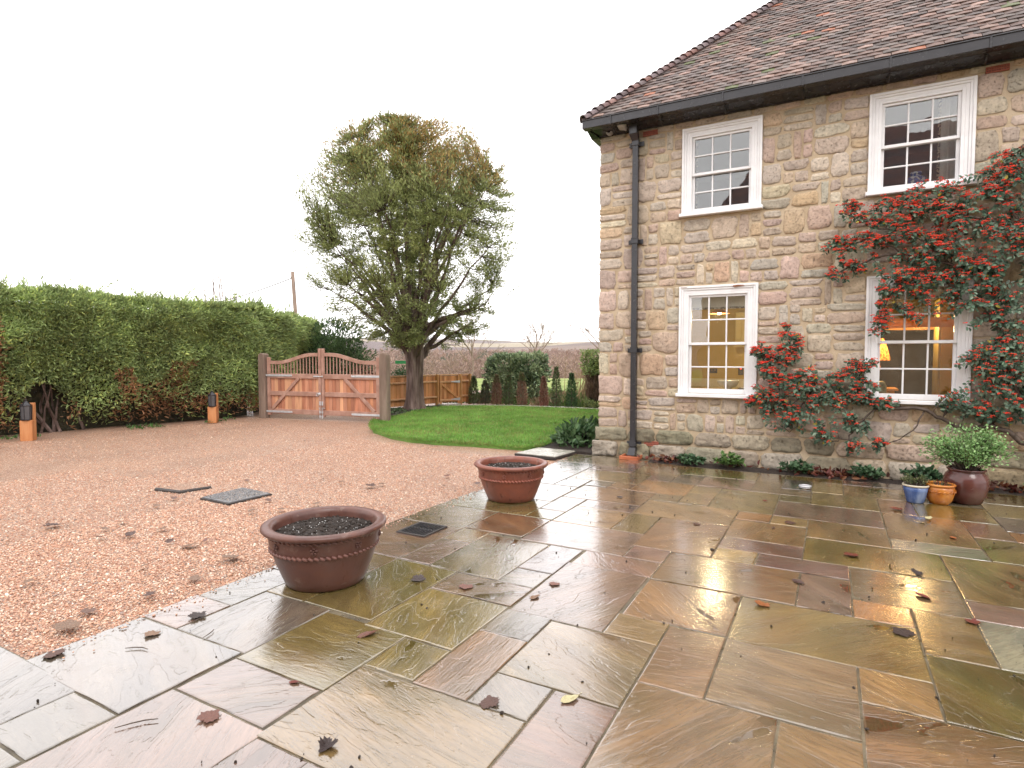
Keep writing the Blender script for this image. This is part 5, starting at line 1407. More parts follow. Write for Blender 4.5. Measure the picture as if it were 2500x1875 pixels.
# ------------------------------------------------------------------ driveway gate
GP = Vector((-13.23, 10.43, 0)); GQ = Vector((-9.56, 10.99, 0)); GL_ = (GQ - GP).length
gu = (GQ - GP).normalized(); gn = Vector((gu.y, -gu.x, 0))
def gate_M(u0=0): return Matrix(((gu.x, gn.x, 0, GP.x + gu.x * u0), (gu.y, gn.y, 0, GP.y + gu.y * u0), (0, 0, 1, 0), (0, 0, 0, 1)))
GM = gate_M()
def gpt(u, n_, z): return GM @ Vector((u, n_, z))
for (u, h, lb) in ((0, 1.70, 'tall weathered grey oak gatepost on the hedge side'), (GL_, 1.70, 'tall weathered grey oak gatepost beside the lawn')):
    t = thing('gatepost', lb, 'gatepost', gpt(u, 0, 0), 'gateposts of the drive')
    m = MB(GM); w, d = .105, .10
    prof = [(-w, -.05), (-w, h - .12), (-w * .93, h - .05), (-w * .6, h - .01), (0, h), (w * .6, h - .01), (w * .93, h - .05), (w, h - .12), (w, -.05)]
    n = len(prof); b = .018
    vs = []
    for (nn, s_) in ((-d, .86), (-d + b, 1), (d - b, 1), (d, .86)): vs += [(u + x * s_, nn, z if z < .1 else z - (1 - s_) * .1) for x, z in prof]
    fs = [tuple(range(n)), tuple(3 * n + k for k in range(n))[::-1]]
    for a in range(3): fs += [(a * n + k, (a + 1) * n + k, (a + 1) * n + (k + 1) % n, a * n + (k + 1) % n) for k in range(n)]
    m.add(vs, fs); m.build('post_body', MT['post'], t)
GBC = [(.47, .205, .11), (.54, .245, .135), (.41, .175, .105), (.50, .24, .15), (.37, .16, .10), (.58, .31, .18), (.45, .20, .125)]
def gate_leaf(u0, u1, hinge_left, label):
    """u0..u1 along the gate line; hinges at u0 if hinge_left"""
    t = thing('gate_leaf', label, 'gate', gpt((u0 + u1) / 2, 0, 0), 'pair of wooden gate leaves')
    uh, um = (u0, u1) if hinge_left else (u1, u0)
    sg = 1 if hinge_left else -1
    L_ = u1 - u0
    def ub(f): return uh + sg * f                       # f metres from the hinge side
    zt = lambda f: 1.455 + .20 * (lambda q: q * q * (3 - 2 * q))(max(0, min(1, (f / L_ - .22) / .62)))
    th = .05
    MB(GM).box((ub(.05), 0, .83), (.10, .062, 1.52), .008).build('hinge_stile', MT['rail'], t)
    MB(GM).box((ub(L_ - .045), 0, .94), (.085, .062, 1.74), .01).build('meeting_stile', MT['rail'], t)
    n = 22; m = MB(GM); vs = []
    for k in range(n + 1):
        f = .10 + (L_ - .19) * k / n
        for (dz, dn) in ((-.045, -.03), (.045, -.03), (.045, .03), (-.045, .03)): vs.append((ub(f), dn, zt(f) + dz))
    fs = []
    for k in range(n):
        for q in range(4): fs.append((k * 4 + q, k * 4 + (q + 1) % 4, (k + 1) * 4 + (q + 1) % 4, (k + 1) * 4 + q))
    fs += [(0, 3, 2, 1), (n * 4, n * 4 + 1, n * 4 + 2, n * 4 + 3)]
    m.add(vs, fs); m.build('top_rail', MT['rail'], t)
    for (z, h_) in ((1.10, .125), (.645, .115), (.175, .125)):
        MB(GM).box((ub(L_ / 2), 0, z), (L_ - .18, .058, h_), .008).build('rail', MT['rail'], t)
    nb = 14
    for k in range(nb):
        f0 = .10 + (L_ - .185) * k / nb; f1 = .10 + (L_ - .185) * (k + 1) / nb
        o = MB(GM).box((ub((f0 + f1) / 2), -.018, .64), (f1 - f0 - .004, .018, .82), .004).build('board', MT['board'], t)
        c = random.choice(GBC); q = random.uniform(.85, 1.1); o.color = (c[0] * q, c[1] * q, c[2] * q, 1)
    ns = 15
    for k in range(ns):
        f = .10 + (L_ - .19) * (k + .75) / (ns + .5)
        h0, h1 = 1.16, zt(f) - .04
        MB(GM).box((ub(f), 0, (h0 + h1) / 2), (.026, .026, h1 - h0), .004).build('spindle', MT['rail'], t)
    # brace
    m = MB(GM); f0, z0, f1, z1 = .16, .24, 1.02, 1.05
    a = math.atan2(z1 - z0, sg * (f1 - f0))
    m.box((ub((f0 + f1) / 2), .004, (z0 + z1) / 2), (math.hypot(f1 - f0, z1 - z0), .062, .085), .008, Matrix.Rotation(-a, 3, 'Y'))
    m.build('brace', MT['rail'], t)
    for z in (1.115, .165):
        m = MB(GM); m.box((ub(.36), .036, z), (.82, .010, .052), .003); m.box((ub(.795), .036, z), (.05, .010, .037), .003, Matrix.Rotation(R(45), 3, 'Y'))
        for q in (.08, .25, .45, .65): m.box((ub(q), .043, z), (.018, .008, .018), .003)
        m.tube([gz_ for gz_ in [(ub(-.055), .04, z), (ub(-.0), .04, z)]], .014, 8); m.box((ub(-.065), .04, z), (.035, .05, .20 if z > .6 else .16), .006)
        m.build('strap_hinge', MT['zinc'], t)
    return t, ub, L_
gl1 = gate_leaf(.13, GL_ / 2 - .004, True, 'hedge side leaf of the arched wooden drive gate with a ring latch')
gl2 = gate_leaf(GL_ / 2 + .004, GL_ - .13, False, 'lawn side leaf of the arched wooden drive gate')
uc = GL_ / 2
m = MB(GM); m.box((uc - .14, .037, 1.10), (.19, .012, .035), .003); m.tube([(uc - .22, .047, 1.10), (uc + .05, .047, 1.10)], .008, 8); m.box((uc + .045, .037, 1.10), (.03, .016, .045), .003); m.build('slide_bolt', MT['zinc'], gl1[0])
m = MB(GM)
m.tube([(uc - .10 + .036 * math.cos(a), .052, .635 + .036 * math.sin(a)) for a in [k * 2 * math.pi / 14 for k in range(15)]], .006, 6); m.box((uc - .06, .037, .655), (.09, .014, .06), .004); m.build('ring_latch', MT['zinc'], gl1[0], True)
for (s_, gl_) in ((-1, gl1), (1, gl2)):
    m = MB(GM); x = uc + s_ * .035
    m.box((x, .036, .415), (.045, .012, .10), .003); m.tube([(x, .046, .30), (x, .046, .02)], .008, 8); m.box((x, .04, .19), (.05, .018, .05), .003); m.box((x, .04, .08), (.05, .018, .05), .003)
    m.tube([(x, .046, .30), (x + .09 * (1 if s_ > 0 else -.3), .05, .295)], .007, 6); m.build('drop_bolt', MT['zinc'], gl_[0])

# ------------------------------------------------------------------ lit-path bollards
def bollard(x, y, ang, label):
    t = thing('bollard_light', label, 'bollard light', (x, y, 0), 'oak bollard lights along the hedge')
    Mx = Matrix.Translation((x, y, -.02)) @ Matrix.Rotation(ang, 4, 'Z')
    MB(Mx).box((0, 0, .20), (.20, .20, .40), .008).build('post_foot', MT['oak'], t)
    MB(Mx).box((-.055, 0, .565), (.088, .198, .33), .006).build('post_back', MT['oak'], t)
    m = MB(Mx); n = 6
    m.lathe([(.0, .405), (.085, .405), (.088, .42), (.08, .425)], 6, (.06, 0, 0)); m.lathe([(.095, .68), (.10, .69), (.07, .725), (.035, .75), (.03, .77), (.0, .775)], 6, (.06, 0, 0)); m.ico((.06, 0, .79), .016, 1)
    for k in range(6):
        a = 2 * math.pi * k / 6; m.tube([(.06 + .082 * math.cos(a), .082 * math.sin(a), .42), (.06 + .092 * math.cos(a), .092 * math.sin(a), .685)], .007, 5)
    m.build('lantern_cage', MT['black'], t)
    m = MB(Mx); m.lathe([(.076, .425), (.085, .682)], 6, (.06, 0, 0)); m.build('lantern_pane', pmat('smoked_glass', [(.3, (.06, .06, .065)), (.7, (.10, .10, .105))], scale=4, rough=.15, bump=0, spec=.6), t)
    m = MB(Mx); m.lathe([(0, .44), (.02, .44), (.022, .52), (.018, .56), (0, .565)], 12, (.06, 0, 0)); m.build('lantern_bulb', MT['porcelain'], t, True)
bollard(-13.60, 5.36, R(-42), 'nearer oak bollard with a black lantern in front of the hedge hollow')
bollard(-13.32, 9.02, R(-50), 'farther oak bollard with a black lantern close to the gate')

# ------------------------------------------------------------------ board fence and garden gate
FC = [(.50, .225, .085), (.58, .27, .105), (.43, .19, .075), (.62, .31, .135)]
def fpost(parent, p, h=1.03, w=.10):
    o = MB().box((p[0], p[1], h / 2), (w, w, h), .006, Matrix.Rotation(.25, 3, 'Z')).build('post', MT['fence'], parent); o.color = (.46, .24, .09, 1)
def fpanel(parent, a, b, h=.95, rails=(.80, .30), z0=.06):
    a, b = Vector((*a, 0)), Vector((*b, 0)); u = (b - a).normalized(); nrm = Vector((u.y, -u.x, 0))
    if nrm.dot(-a) < 0: nrm = -nrm
    L_ = (b - a).length; n = max(2, round(L_ / .095))
    Mx = Matrix(((u.x, nrm.x, 0, a.x), (u.y, nrm.y, 0, a.y), (0, 0, 1, 0), (0, 0, 0, 1)))
    for k in range(n):
        o = MB(Mx).box(((k + .5) * L_ / n, -.03 + (.006 if k % 2 else 0), z0 + h / 2), (L_ / n + .004, .014, h - .06), .003).build('board', MT['fence'], parent)
        c = random.choice(FC); q = random.uniform(.85, 1.15); o.color = (c[0] * q, c[1] * q, c[2] * q, 1)
    for z in rails:
        o = MB(Mx).box((L_ / 2, .012, z), (L_, .06, .062), .01).build('rail', MT['fence'], parent); o.color = (.58, .33, .17, 1)
    o = MB(Mx).box((L_ / 2, -.02, z0 + h), (L_, .07, .035), .008).build('capping', MT['fence'], parent); o.color = (.55, .30, .14, 1)
f1 = thing('board_fence', 'low orange softwood board fence running behind the tree trunk', 'fence', (-11.45, 13.6, 0))
fp = [(-11.75, 12.55), (-11.62, 13.35), (-11.28, 15.5)]
fpanel(f1, fp[0], fp[1]); fpanel(f1, fp[1], fp[2])
for p in fp: fpost(f1, p)
fg = thing('garden_gate', 'small orange softwood garden gate with pale strap hinges', 'gate', (-11.05, 15.85, 0))
ga, gb = (-11.24, 15.57), (-10.92, 16.26)
fpanel(fg, ga, gb, .93, (.78, .18), .08)
a, b = Vector((*ga, 0)), Vector((*gb, 0)); u = (b - a).normalized(); nrm = Vector((u.y, -u.x, 0)); 
if nrm.dot(-a) < 0: nrm = -nrm
Mx = Matrix(((u.x, nrm.x, 0, a.x), (u.y, nrm.y, 0, a.y), (0, 0, 1, 0), (0, 0, 0, 1))); L_ = (b - a).length
o = MB(Mx).box((L_ / 2, .013, .48), (math.hypot(L_ - .1, .52), .03, .07), .004, Matrix.Rotation(math.atan2(.52, L_ - .1), 3, 'Y')).build('brace', MT['fence'], fg); o.color = (.54, .27, .11, 1)
for xx in (.04, L_ - .04): o = MB(Mx).box((xx, .012, .53), (.075, .045, .92), .005).build('stile', MT['fence'], fg); o.color = (.54, .27, .11, 1)
for z in (.78, .20): MB(Mx).add([(L_ + .02, .045, z - .045), (L_ + .02, .045, z + .045), (L_ - .34, .045, z + .012), (L_ - .34, .045, z - .012), (L_ + .02, .036, z - .045), (L_ + .02, .036, z + .045), (L_ - .34, .036, z + .012), (L_ - .34, .036, z - .012)], [(0, 1, 2, 3), (4, 7, 6, 5), (0, 3, 7, 4), (1, 5, 6, 2), (2, 6, 7, 3), (0, 4, 5, 1)]).build('strap_hinge', MT['zinc'], fg)
f2 = thing('board_fence', 'short end of orange board fence right of the garden gate', 'fence', (-10.86, 16.4, 0))
fpanel(f2, (-10.88, 16.30), (-10.76, 16.58)); fpost(f2, (-10.90, 16.29)); fpost(f2, (-10.74, 16.62))
o = MB().box((-10.95, 15.72, .045), (.36, .7, .05), .008, Matrix.Rotation(R(-20), 3, 'Z')).build('gate_step', sl_m, None); tag(o, 'pale stone step at the foot of the garden gate', 'step')
# lawn edging stones
t = thing('lawn_edging', 'row of pale edging stones along the far side of the lawn', 'edging', (-8.6, 16.3, 0))
ed = [(-10.75, 15.25), (-9.9, 15.9), (-8.66, 16.36), (-6.7, 16.5), (-3.0, 16.5)]
for (x0, y0), (x1, y1) in zip(ed[:-1], ed[1:]):
    L_ = math.hypot(x1 - x0, y1 - y0); n = max(1, round(L_ / .6)); a = math.atan2(y1 - y0, x1 - x0)
    for k in range(n):
        q = (k + .5) / n
        MB().box((x0 + (x1 - x0) * q, y0 + (y1 - y0) * q, .03), (L_ / n - .02, .22, .06), .008, Matrix.Rotation(a, 3, 'Z')).build('edging_stone', sl_m, t)
# ------------------------------------------------------------------ conifer hedge along the drive
def hedge_pts(n, path, h, face_n, seed):
    """points on the clipped face that follows path; returns P, outward normal"""
    seg = [(Vector((*a, 0)), Vector((*b, 0))) for a, b in zip(path[:-1], path[1:])]
    Ls = np.array([(b - a).length for a, b in seg]); pick = rng.choice(len(seg), n, p=Ls / Ls.sum())
    A = np.array([s[0][:] for s in seg])[pick]; B = np.array([s[1][:] for s in seg])[pick]
    t_ = rng.uniform(0, 1, n)[:, None]
    P = A + (B - A) * t_; P[:, 2] = h * np.sqrt(rng.uniform(.0004, 1, n)) if face_n else h
    U = unit(B - A); N_ = np.stack([U[:, 1], -U[:, 0], 0 * U[:, 0]], -1)
    return P, N_
def green_mix(P, seed, brown, dark=1.0):
    g1 = vnoise(P, 1.1, seed)[:, None]; g2 = vnoise(P, 5.0, seed + 1)[:, None]
    C = np.array([.26, .335, .13]) * (1 - g1) + np.array([.37, .46, .19]) * g1
    C = C * (.7 + .6 * g2)
    Bc = np.array([.36, .19, .10]) * (.7 + .6 * g2)
    b = np.clip(brown, 0, 1)[:, None]
    pick = rng.uniform(0, 1, (len(P), 1)) < b
    C = np.where(pick, Bc, C)
    C = C * rng.uniform(.7, 1.3, (len(P), 1)) * dark
    tip = rng.uniform(0, 1, (len(P), 1)) < .10
    return np.where(tip & ~pick, C * np.array([1.7, 1.5, 1.3]), C)

hed = thing('conifer_hedge', 'long clipped green conifer hedge with brown patches along the gravel drive', 'hedge', (-14.4, 6, 0))
HP = [(-15.2, .6), (-14.75, 4.2), (-14.45, 5.4), (-14.25, 6.6), (-13.98, 8.2), (-13.80, 9.4), (-13.70, 10.55), (-14.6, 11.2), (-16.2, 11.0)]
P, Nn = hedge_pts(105000, HP, 2.93, True, 1)
bulge = (vnoise(P, .9, 11) - .5) * .55 + (vnoise(P, 2.6, 12) - .5) * .28
under = np.clip((.75 - P[:, 2]) / .75, 0, 1) ** 1.5 * .30
over = np.clip((P[:, 2] - 2.55) / .4, 0, 1) ** 2 * .32
depth = rng.exponential(.07, len(P))
P = P + Nn * (bulge - under - over - depth + .06)[:, None]
hol = ((P[:, 1] - 5.95) / .42) ** 2 + ((P[:, 2] - .35) / .75) ** 2
hol2 = ((P[:, 1] - 4.9) / .30) ** 2 + ((P[:, 2] - .2) / .45) ** 2
hol3 = vnoise(P, 2.1, 33)
keep = (hol > 1) & (hol2 > 1) & (hol3 < .90 + .1 * (P[:, 2] > 1.2)) & (P[:, 2] > .05)
P, Nn = P[keep], Nn[keep]
brown = np.clip(1.15 - P[:, 2] / .65, 0, .75) * (vnoise(P, 1.7, 14) > .42) + .75 * ((vnoise(P, 1.15, 15) > .70) & (P[:, 2] < 1.5)) + .68 * ((P[:, 1] < 5.25) & (vnoise(P, 1.9, 16) > .44) & (P[:, 2] < 2.5)) + .4 * ((np.abs(P[:, 1] - 8.3) < .7) & (P[:, 2] < 1.5) & (vnoise(P, 2.2, 17) > .45))
D = Nn * 1.0 + rng.normal(0, .55, P.shape) + np.array([0, 0, .25])
leaves('foliage', P, D, rng.uniform(.06, .14, len(P)), rng.uniform(.016, .036, len(P)), green_mix(P, 20, brown), MT['needle'], hed, fold=.3, droop=.35)
# the top and its stray shoots
n = 24000
tt = rng.uniform(0, 1, n); yy = .8 + tt * 10.0
xx = np.interp(yy, [p[1] for p in HP[:7]], [p[0] for p in HP[:7]]) - .15 - rng.uniform(0, 1.5, n)
zz = 2.90 + (vnoise(np.stack([xx, yy, 0 * xx], -1), 1.2, 21) - .5) * .26 + rng.exponential(.035, n)
P = np.stack([xx, yy, zz], -1); D = np.stack([rng.normal(.2, .5, n), rng.normal(0, .6, n), np.full(n, .8)], -1)
C = green_mix(P, 22, np.zeros(n)) * np.array([1.0, 1.0, 1.0])
leaves('top_shoots', P, D, rng.uniform(.06, .15, n), rng.uniform(.016, .034, n), C, MT['needle'], hed, fold=.3, droop=.4)
P = []; D = []
for k in range(46):
    y = random.uniform(3.5, 10.6); x = np.interp(y, [p[1] for p in HP[:7]], [p[0] for p in HP[:7]]) - random.uniform(.1, .8); h = random.uniform(.12, .32) * (1.7 if k < 5 else 1)
    a = random.uniform(-.5, .9)
    for q in range(26):
        f = q / 26; P.append((x + .3 * a * h * f * f, y + a * h * f * f, 2.9 + h * f)); D.append((random.gauss(0, .6), random.gauss(a, .6), .8))
P = np.array(P); D = np.array(D); leaves('stray_shoots', P, D, rng.uniform(.05, .12, len(P)), .022, green_mix(P, 23, np.zeros(len(P))), MT['needle'], hed, droop=.5)
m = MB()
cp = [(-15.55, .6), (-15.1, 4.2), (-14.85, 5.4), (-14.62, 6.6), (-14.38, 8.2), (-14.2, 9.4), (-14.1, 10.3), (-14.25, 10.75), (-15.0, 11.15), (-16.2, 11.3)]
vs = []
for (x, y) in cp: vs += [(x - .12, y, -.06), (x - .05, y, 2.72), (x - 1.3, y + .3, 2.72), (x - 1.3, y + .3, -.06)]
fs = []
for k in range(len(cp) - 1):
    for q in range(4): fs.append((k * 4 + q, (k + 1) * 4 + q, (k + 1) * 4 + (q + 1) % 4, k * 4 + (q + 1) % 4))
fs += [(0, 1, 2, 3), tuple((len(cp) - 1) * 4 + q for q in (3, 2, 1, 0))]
m.add(vs, fs); m.build('dark_core', pmat('hedge_inside', [(.35, (.025, .024, .015)), (.6, (.06, .055, .03)), (.75, (.09, .065, .04))], scale=9, rough=1, bump=1, bscale=14, bdist=.1), hed)  # solid core, painted dark for the shade inside the hedge
m = MB()
for k in range(30):
    y = random.choice([random.uniform(5.5, 6.5), random.uniform(4.5, 5.3), random.uniform(2, 10)]); x = np.interp(y, [p[1] for p in HP[:7]], [p[0] for p in HP[:7]]) - random.uniform(.2, .7)
    p = Vector((x, y, -.02)); pts = [p]
    dx, dy = random.gauss(.10, .10), random.gauss(0, .25)
    for q in range(4): p = p + Vector((dx * .4 + random.gauss(0, .04), dy * .35 + random.gauss(0, .05), random.uniform(.2, .34))); pts.append(p)
    r0 = random.uniform(.018, .05); m.tube(pts, [r0 * (1 - .17 * q) for q in range(5)], 6)
m.build('stem', MT['bark'], hed)['kind'] = 'stuff'
# weeds at its foot
n = 900; P = np.stack([rng.uniform(-14.0, -13.35, n), rng.uniform(3.5, 10, n), np.full(n, .0)], -1)
P = P[(vnoise(P, 1.4, 40) > .55)]; P[:, 0] += np.interp(P[:, 1], [4, 10], [-.35, .25])
leaves('weeds', P, np.stack([rng.normal(.2, .6, len(P)), rng.normal(0, .6, len(P)), np.full(len(P), .7)], -1), rng.uniform(.05, .11, len(P)), rng.uniform(.02, .04, len(P)), np.array([.07, .15, .04]) * rng.uniform(.6, 1.4, (len(P), 1)), MT['leaf'])

h2 = thing('conifer_hedge', 'continuation of the conifer hedge beyond the drive gate', 'hedge', (-15.8, 13.3, 0))
P, Nn = hedge_pts(15000, [(-14.3, 11.2), (-15.4, 13.0), (-17.0, 14.9), (-17.6, 16.5)], 2.85, True, 2)
P = P + Nn * ((vnoise(P, 1.0, 31) - .5) * .5 - rng.exponential(.08, len(P)))[:, None]
P2, _ = hedge_pts(4500, [(-14.6, 11.2), (-15.7, 13.0), (-17.3, 14.9), (-17.9, 16.5)], 2.80, False, 2); P2 = P2 + np.stack([rng.uniform(-.7, .2, len(P2)), 0 * P2[:, 0], (vnoise(P2, 1.2, 34) - .5) * .35 + rng.exponential(.05, len(P2))], -1)
P = np.concatenate([P, P2]); Nn = np.concatenate([Nn, np.tile([.2, 0, .8], (len(P2), 1))])
leaves('foliage', P, Nn + rng.normal(0, .55, P.shape) + np.array([0, 0, .3]), rng.uniform(.10, .24, len(P)), rng.uniform(.03, .06, len(P)), green_mix(P, 35, .35 * (P[:, 2] < .7)), MT['needle'], h2, droop=.35)
m = MB(); m.add([(-14.7, 11.2, -.06), (-15.8, 13.0, -.06), (-17.4, 14.9, -.06), (-18.0, 16.5, -.06), (-14.9, 11.2, 2.55), (-16.0, 13.0, 2.55), (-17.6, 14.9, 2.5), (-18.2, 16.5, 2.5)], [(0, 1, 5, 4), (1, 2, 6, 5), (2, 3, 7, 6)]); m.build('dark_core', bpy.data.materials['hedge_inside'], h2)  # same core, its dark colour stands in for shade behind the leaves

def bush(name, label, cat, c, rad, n, ln, wd, cols, mat='leaf', squash=1.0, top=None, boxy=0.0, droop=.3, up=.35, group=None, shell=.5, stemmat='twig', stems=8):
    t = thing(name, label, cat, (c[0], c[1], 0), group)
    u = unit(rng.normal(size=(n, 3))); u[:, 2] = np.abs(u[:, 2]) if c[2] < .3 * rad[2] else u[:, 2]
    if boxy: u = u * (1 - boxy) + u / np.abs(u).max(1, keepdims=True) * boxy
    q = rng.uniform(0, 1, n) ** shell
    P = np.array(c) + u * np.array(rad) * q[:, None]
    P = P + u * ((vnoise(P, 2.2, 50) - .5) * .5 * min(rad))[:, None]
    P = P[P[:, 2] > .03]; u = (P - np.array(c)) / np.array(rad)
    k = vnoise(P, 3.1, 51) < .66; P = P[k]; u = u[k]
    g = vnoise(P, 2.4, 52); ci = (g * .999 * len(cols)).astype(int)
    C = np.array(cols)[np.clip(ci + rng.integers(-1, 2, len(P)), 0, len(cols) - 1)] * rng.uniform(.7, 1.35, (len(P), 1))
    leaves('foliage', P, unit(u) * .8 + rng.normal(0, .6, P.shape) + np.array([0, 0, up]), rng.uniform(.7, 1.3, len(P)) * ln, rng.uniform(.8, 1.2, len(P)) * wd, C, MT[mat], t, droop=droop)
    m = MB()
    for k in range(stems):
        a = random.uniform(0, 6.28); e = Vector((c[0] + .6 * rad[0] * math.cos(a), c[1] + .6 * rad[1] * math.sin(a), c[2] + .4 * rad[2]))
        b = Vector((c[0] + .1 * rad[0] * math.cos(a), c[1] + .1 * rad[1] * math.sin(a), 0)); m.tube([b, (b + e) / 2 + Vector((0, 0, .1)), e], [.02, .014, .005], 5)
    m.build('stem', MT[stemmat], t)['kind'] = 'stuff'
    return t
DG = [(.055, .095, .04), (.075, .125, .05), (.10, .16, .06)]
bush('dark_conifer', 'dark bushy conifer at the end of the hedge beyond the drive gate', 'conifer', (-16.55, 16.35, 1.5), (1.25, 1.25, 1.55), 9000, .16, .04, DG, 'needle', droop=.3)
bush('red_bush', 'reddish leaved bush seen through the gate spindles', 'bush', (-13.6, 14.6, .7), (.55, .5, .65), 1500, .07, .035, [(.11, .035, .03), (.15, .05, .035), (.09, .08, .03)])
bush('evergreen_bush', 'glossy evergreen bush between gatepost and tree trunk beyond the fence', 'bush', (-13.2, 16.4, .75), (.62, .6, .62), 2200, .08, .04, [(.05, .10, .04), (.075, .14, .055), (.10, .17, .07)])
bush('laurel_hedge', 'broad leaved ivy covered evergreen hedge behind the row of young yews', 'hedge', (-10.15, 18.95, .93), (1.12, .6, .70), 9500, .115, .062, [(.11, .16, .09), (.15, .215, .115), (.21, .28, .15), (.27, .33, .18)], shell=.28, boxy=1.0)
bush('hellebore_clump', 'dark green leafy clump at the corner of the house beside the lawn', 'plant', (-4.05, 10.0, .10), (.42, .70, .30), 800, .115, .062, [(.045, .095, .04), (.07, .13, .055), (.10, .17, .075)], droop=.5)
o = sheet('corner_bed', [(-4.52, 9.08), (-3.36, 9.08), (-3.36, 11.9), (-4.2, 11.42), (-4.66, 10.6), (-4.55, 9.7)], .012, MT['soil'], thick=.06)
o = sheet('tree_bed', [(-12.0, 12.0), (-10.15, 12.2), (-10.5, 13.4), (-10.70, 14.3), (-10.75, 15.15), (-11.3, 15.5), (-11.75, 13.3)], .030, MT['soil'], thick=.06)
P = np.stack([rng.uniform(-11.6, -10.5, 500), rng.uniform(12.3, 14.9, 500), np.full(500, .03)], -1)
leaves('ground_ivy', P, np.stack([rng.normal(0, .7, 500), rng.normal(0, .7, 500), np.full(500, .5)], -1), rng.uniform(.04, .08, 500), .04, np.array([.06, .10, .04]) * rng.uniform(.5, 1.6, (500, 1)), MT['leaf'])

# tall clipped yew by the house corner: green head, bare brown side
yc = thing('clipped_yew', 'tall clipped yew with a bare brown side standing at the house corner', 'yew', (-6.0, 17.2, 0))
n = 9000
P = np.stack([rng.uniform(-6.75, -4.8, n), 16.85 + rng.exponential(.10, n) + rng.uniform(0, .25, n), rng.uniform(.05, 1.8, n)], -1)
top = P[:, 2] > 1.25 - .35 * vnoise(P, 2.5, 61)
right = P[:, 0] > -6.25 + .35 * vnoise(P, 1.6, 62)
grn = top | (right & (vnoise(P, 2.4, 63) > .45)) | (P[:, 2] < .25 * vnoise(P, 3, 64) + .08)
Pg = P[grn]; Pg[:, 1] -= rng.uniform(0, .1, len(Pg)); Pg[:, 0] -= np.where(Pg[:, 2] > 1.2, rng.uniform(0, .12, len(Pg)), 0)
leaves('foliage', Pg, np.stack([rng.normal(-.1, .6, len(Pg)), rng.normal(-.7, .5, len(Pg)), rng.normal(.35, .5, len(Pg))], -1), rng.uniform(.06, .12, len(Pg)), .03, green_mix(Pg, 65, np.zeros(len(Pg)), .8), MT['needle'], yc)
Pb = P[~grn][:2600]; Pb[:, 1] += .08
leaves('bare_twigs', Pb, np.stack([rng.normal(0, .25, len(Pb)), rng.normal(-.15, .2, len(Pb)), rng.normal(.9, .3, len(Pb))], -1), rng.uniform(.12, .3, len(Pb)), .014, np.array([.19, .12, .085]) * rng.uniform(.5, 1.4, (len(Pb), 1)), MT['needle'], yc, droop=.1)
MB().box((-5.8, 17.55, .8), (1.7, .9, 1.5), .05).build('dark_core', bpy.data.materials['hedge_inside'], yc)  # box core, inner shade of the yew put into its dark colour

YW = [(-10.47, 16.45, .92, 'green', 'first beside the garden gate, with a thin shoot on top'), (-10.13, 16.62, .78, 'dark', 'second from the garden gate'), (-9.72, 16.68, .97, 'brown', 'third from the garden gate, browned at the top'), (-9.35, 16.84, .97, 'green', 'fourth from the garden gate, in front of the hedge'),
      (-8.84, 16.80, 1.05, 'brown', 'fifth from the garden gate, brown with a green tip'), (-8.09, 16.88, .93, 'rust', 'wholly rust brown and standing apart'), (-7.67, 16.92, 1.25, 'green', 'tallest green one of the row'), (-7.17, 16.98, 1.06, 'deep', 'deep green bushy one nearest the clipped yew')]
for (x, y, h, kd, lb) in YW:
    t = thing('young_yew', 'slim young yew, ' + lb, 'yew', (x, y, 0), 'row of young yews')
    n = 1500
    zz = h * (1 - np.sqrt(rng.uniform(0, 1, n)) * .98); r_ = .17 * (1 - (zz / h) ** 2.2 * .8) * rng.uniform(.15, 1.1, n) ** .6; a = rng.uniform(0, 6.28, n)
    zz = rng.uniform(0.02, 1, n) * h; r_ = (.155 if kd != 'rust' else .115) * np.clip(1.12 - (zz / h) ** 2.0, .12, 1) * rng.uniform(.1, 1.1, n) ** .5
    P = np.stack([x + r_ * np.cos(a), y + r_ * np.sin(a), zz], -1)
    D = np.stack([np.cos(a) * .6 + rng.normal(0, .4, n), np.sin(a) * .6 + rng.normal(0, .4, n), np.full(n, .8)], -1)
    f = (zz / h)[:, None]
    gcol = {'green': (.075, .115, .05), 'dark': (.06, .075, .045), 'brown': (.17, .10, .07), 'rust': (.20, .10, .075), 'deep': (.04, .085, .035)}[kd]
    C = np.tile(gcol, (n, 1)) * rng.uniform(.75, 2.0, (n, 1))
    if kd in ('brown',): C = np.where((f > .75) & (rng.uniform(0, 1, (n, 1)) < .6), np.array([.11, .15, .055]), C)
    if kd in ('green', 'dark'): C = np.where(rng.uniform(0, 1, (n, 1)) < .25, np.array([.13, .08, .055]), C)
    leaves('foliage', P, D, rng.uniform(.05, .11, n), .014, C, MT['needle'], t, droop=.1)
    m = MB(); m.tube([(x, y, 0), (x + .01, y, h * .6), (x, y, h * (1.12 if 'shoot' in lb else .98))], [.018, .012, .003], 5); m.build('stem', MT['twig'], t)

# rough grass beyond the garden
n = 9000
P = np.stack([rng.uniform(-13, -4, n), rng.uniform(17.0, 24, n), np.full(n, -.09)], -1); g = vnoise(P, .8, 70)
C = np.where((g > .52)[:, None], np.array([.13, .22, .06]), np.array([.26, .20, .12])) * rng.uniform(.6, 1.3, (n, 1))
leaves('rough_grass', P, np.stack([rng.normal(0, .5, n), rng.normal(0, .5, n), np.ones(n)], -1), rng.uniform(.10, .32, n) * (.6 + g), .014, C, MT['grass'], droop=.5)

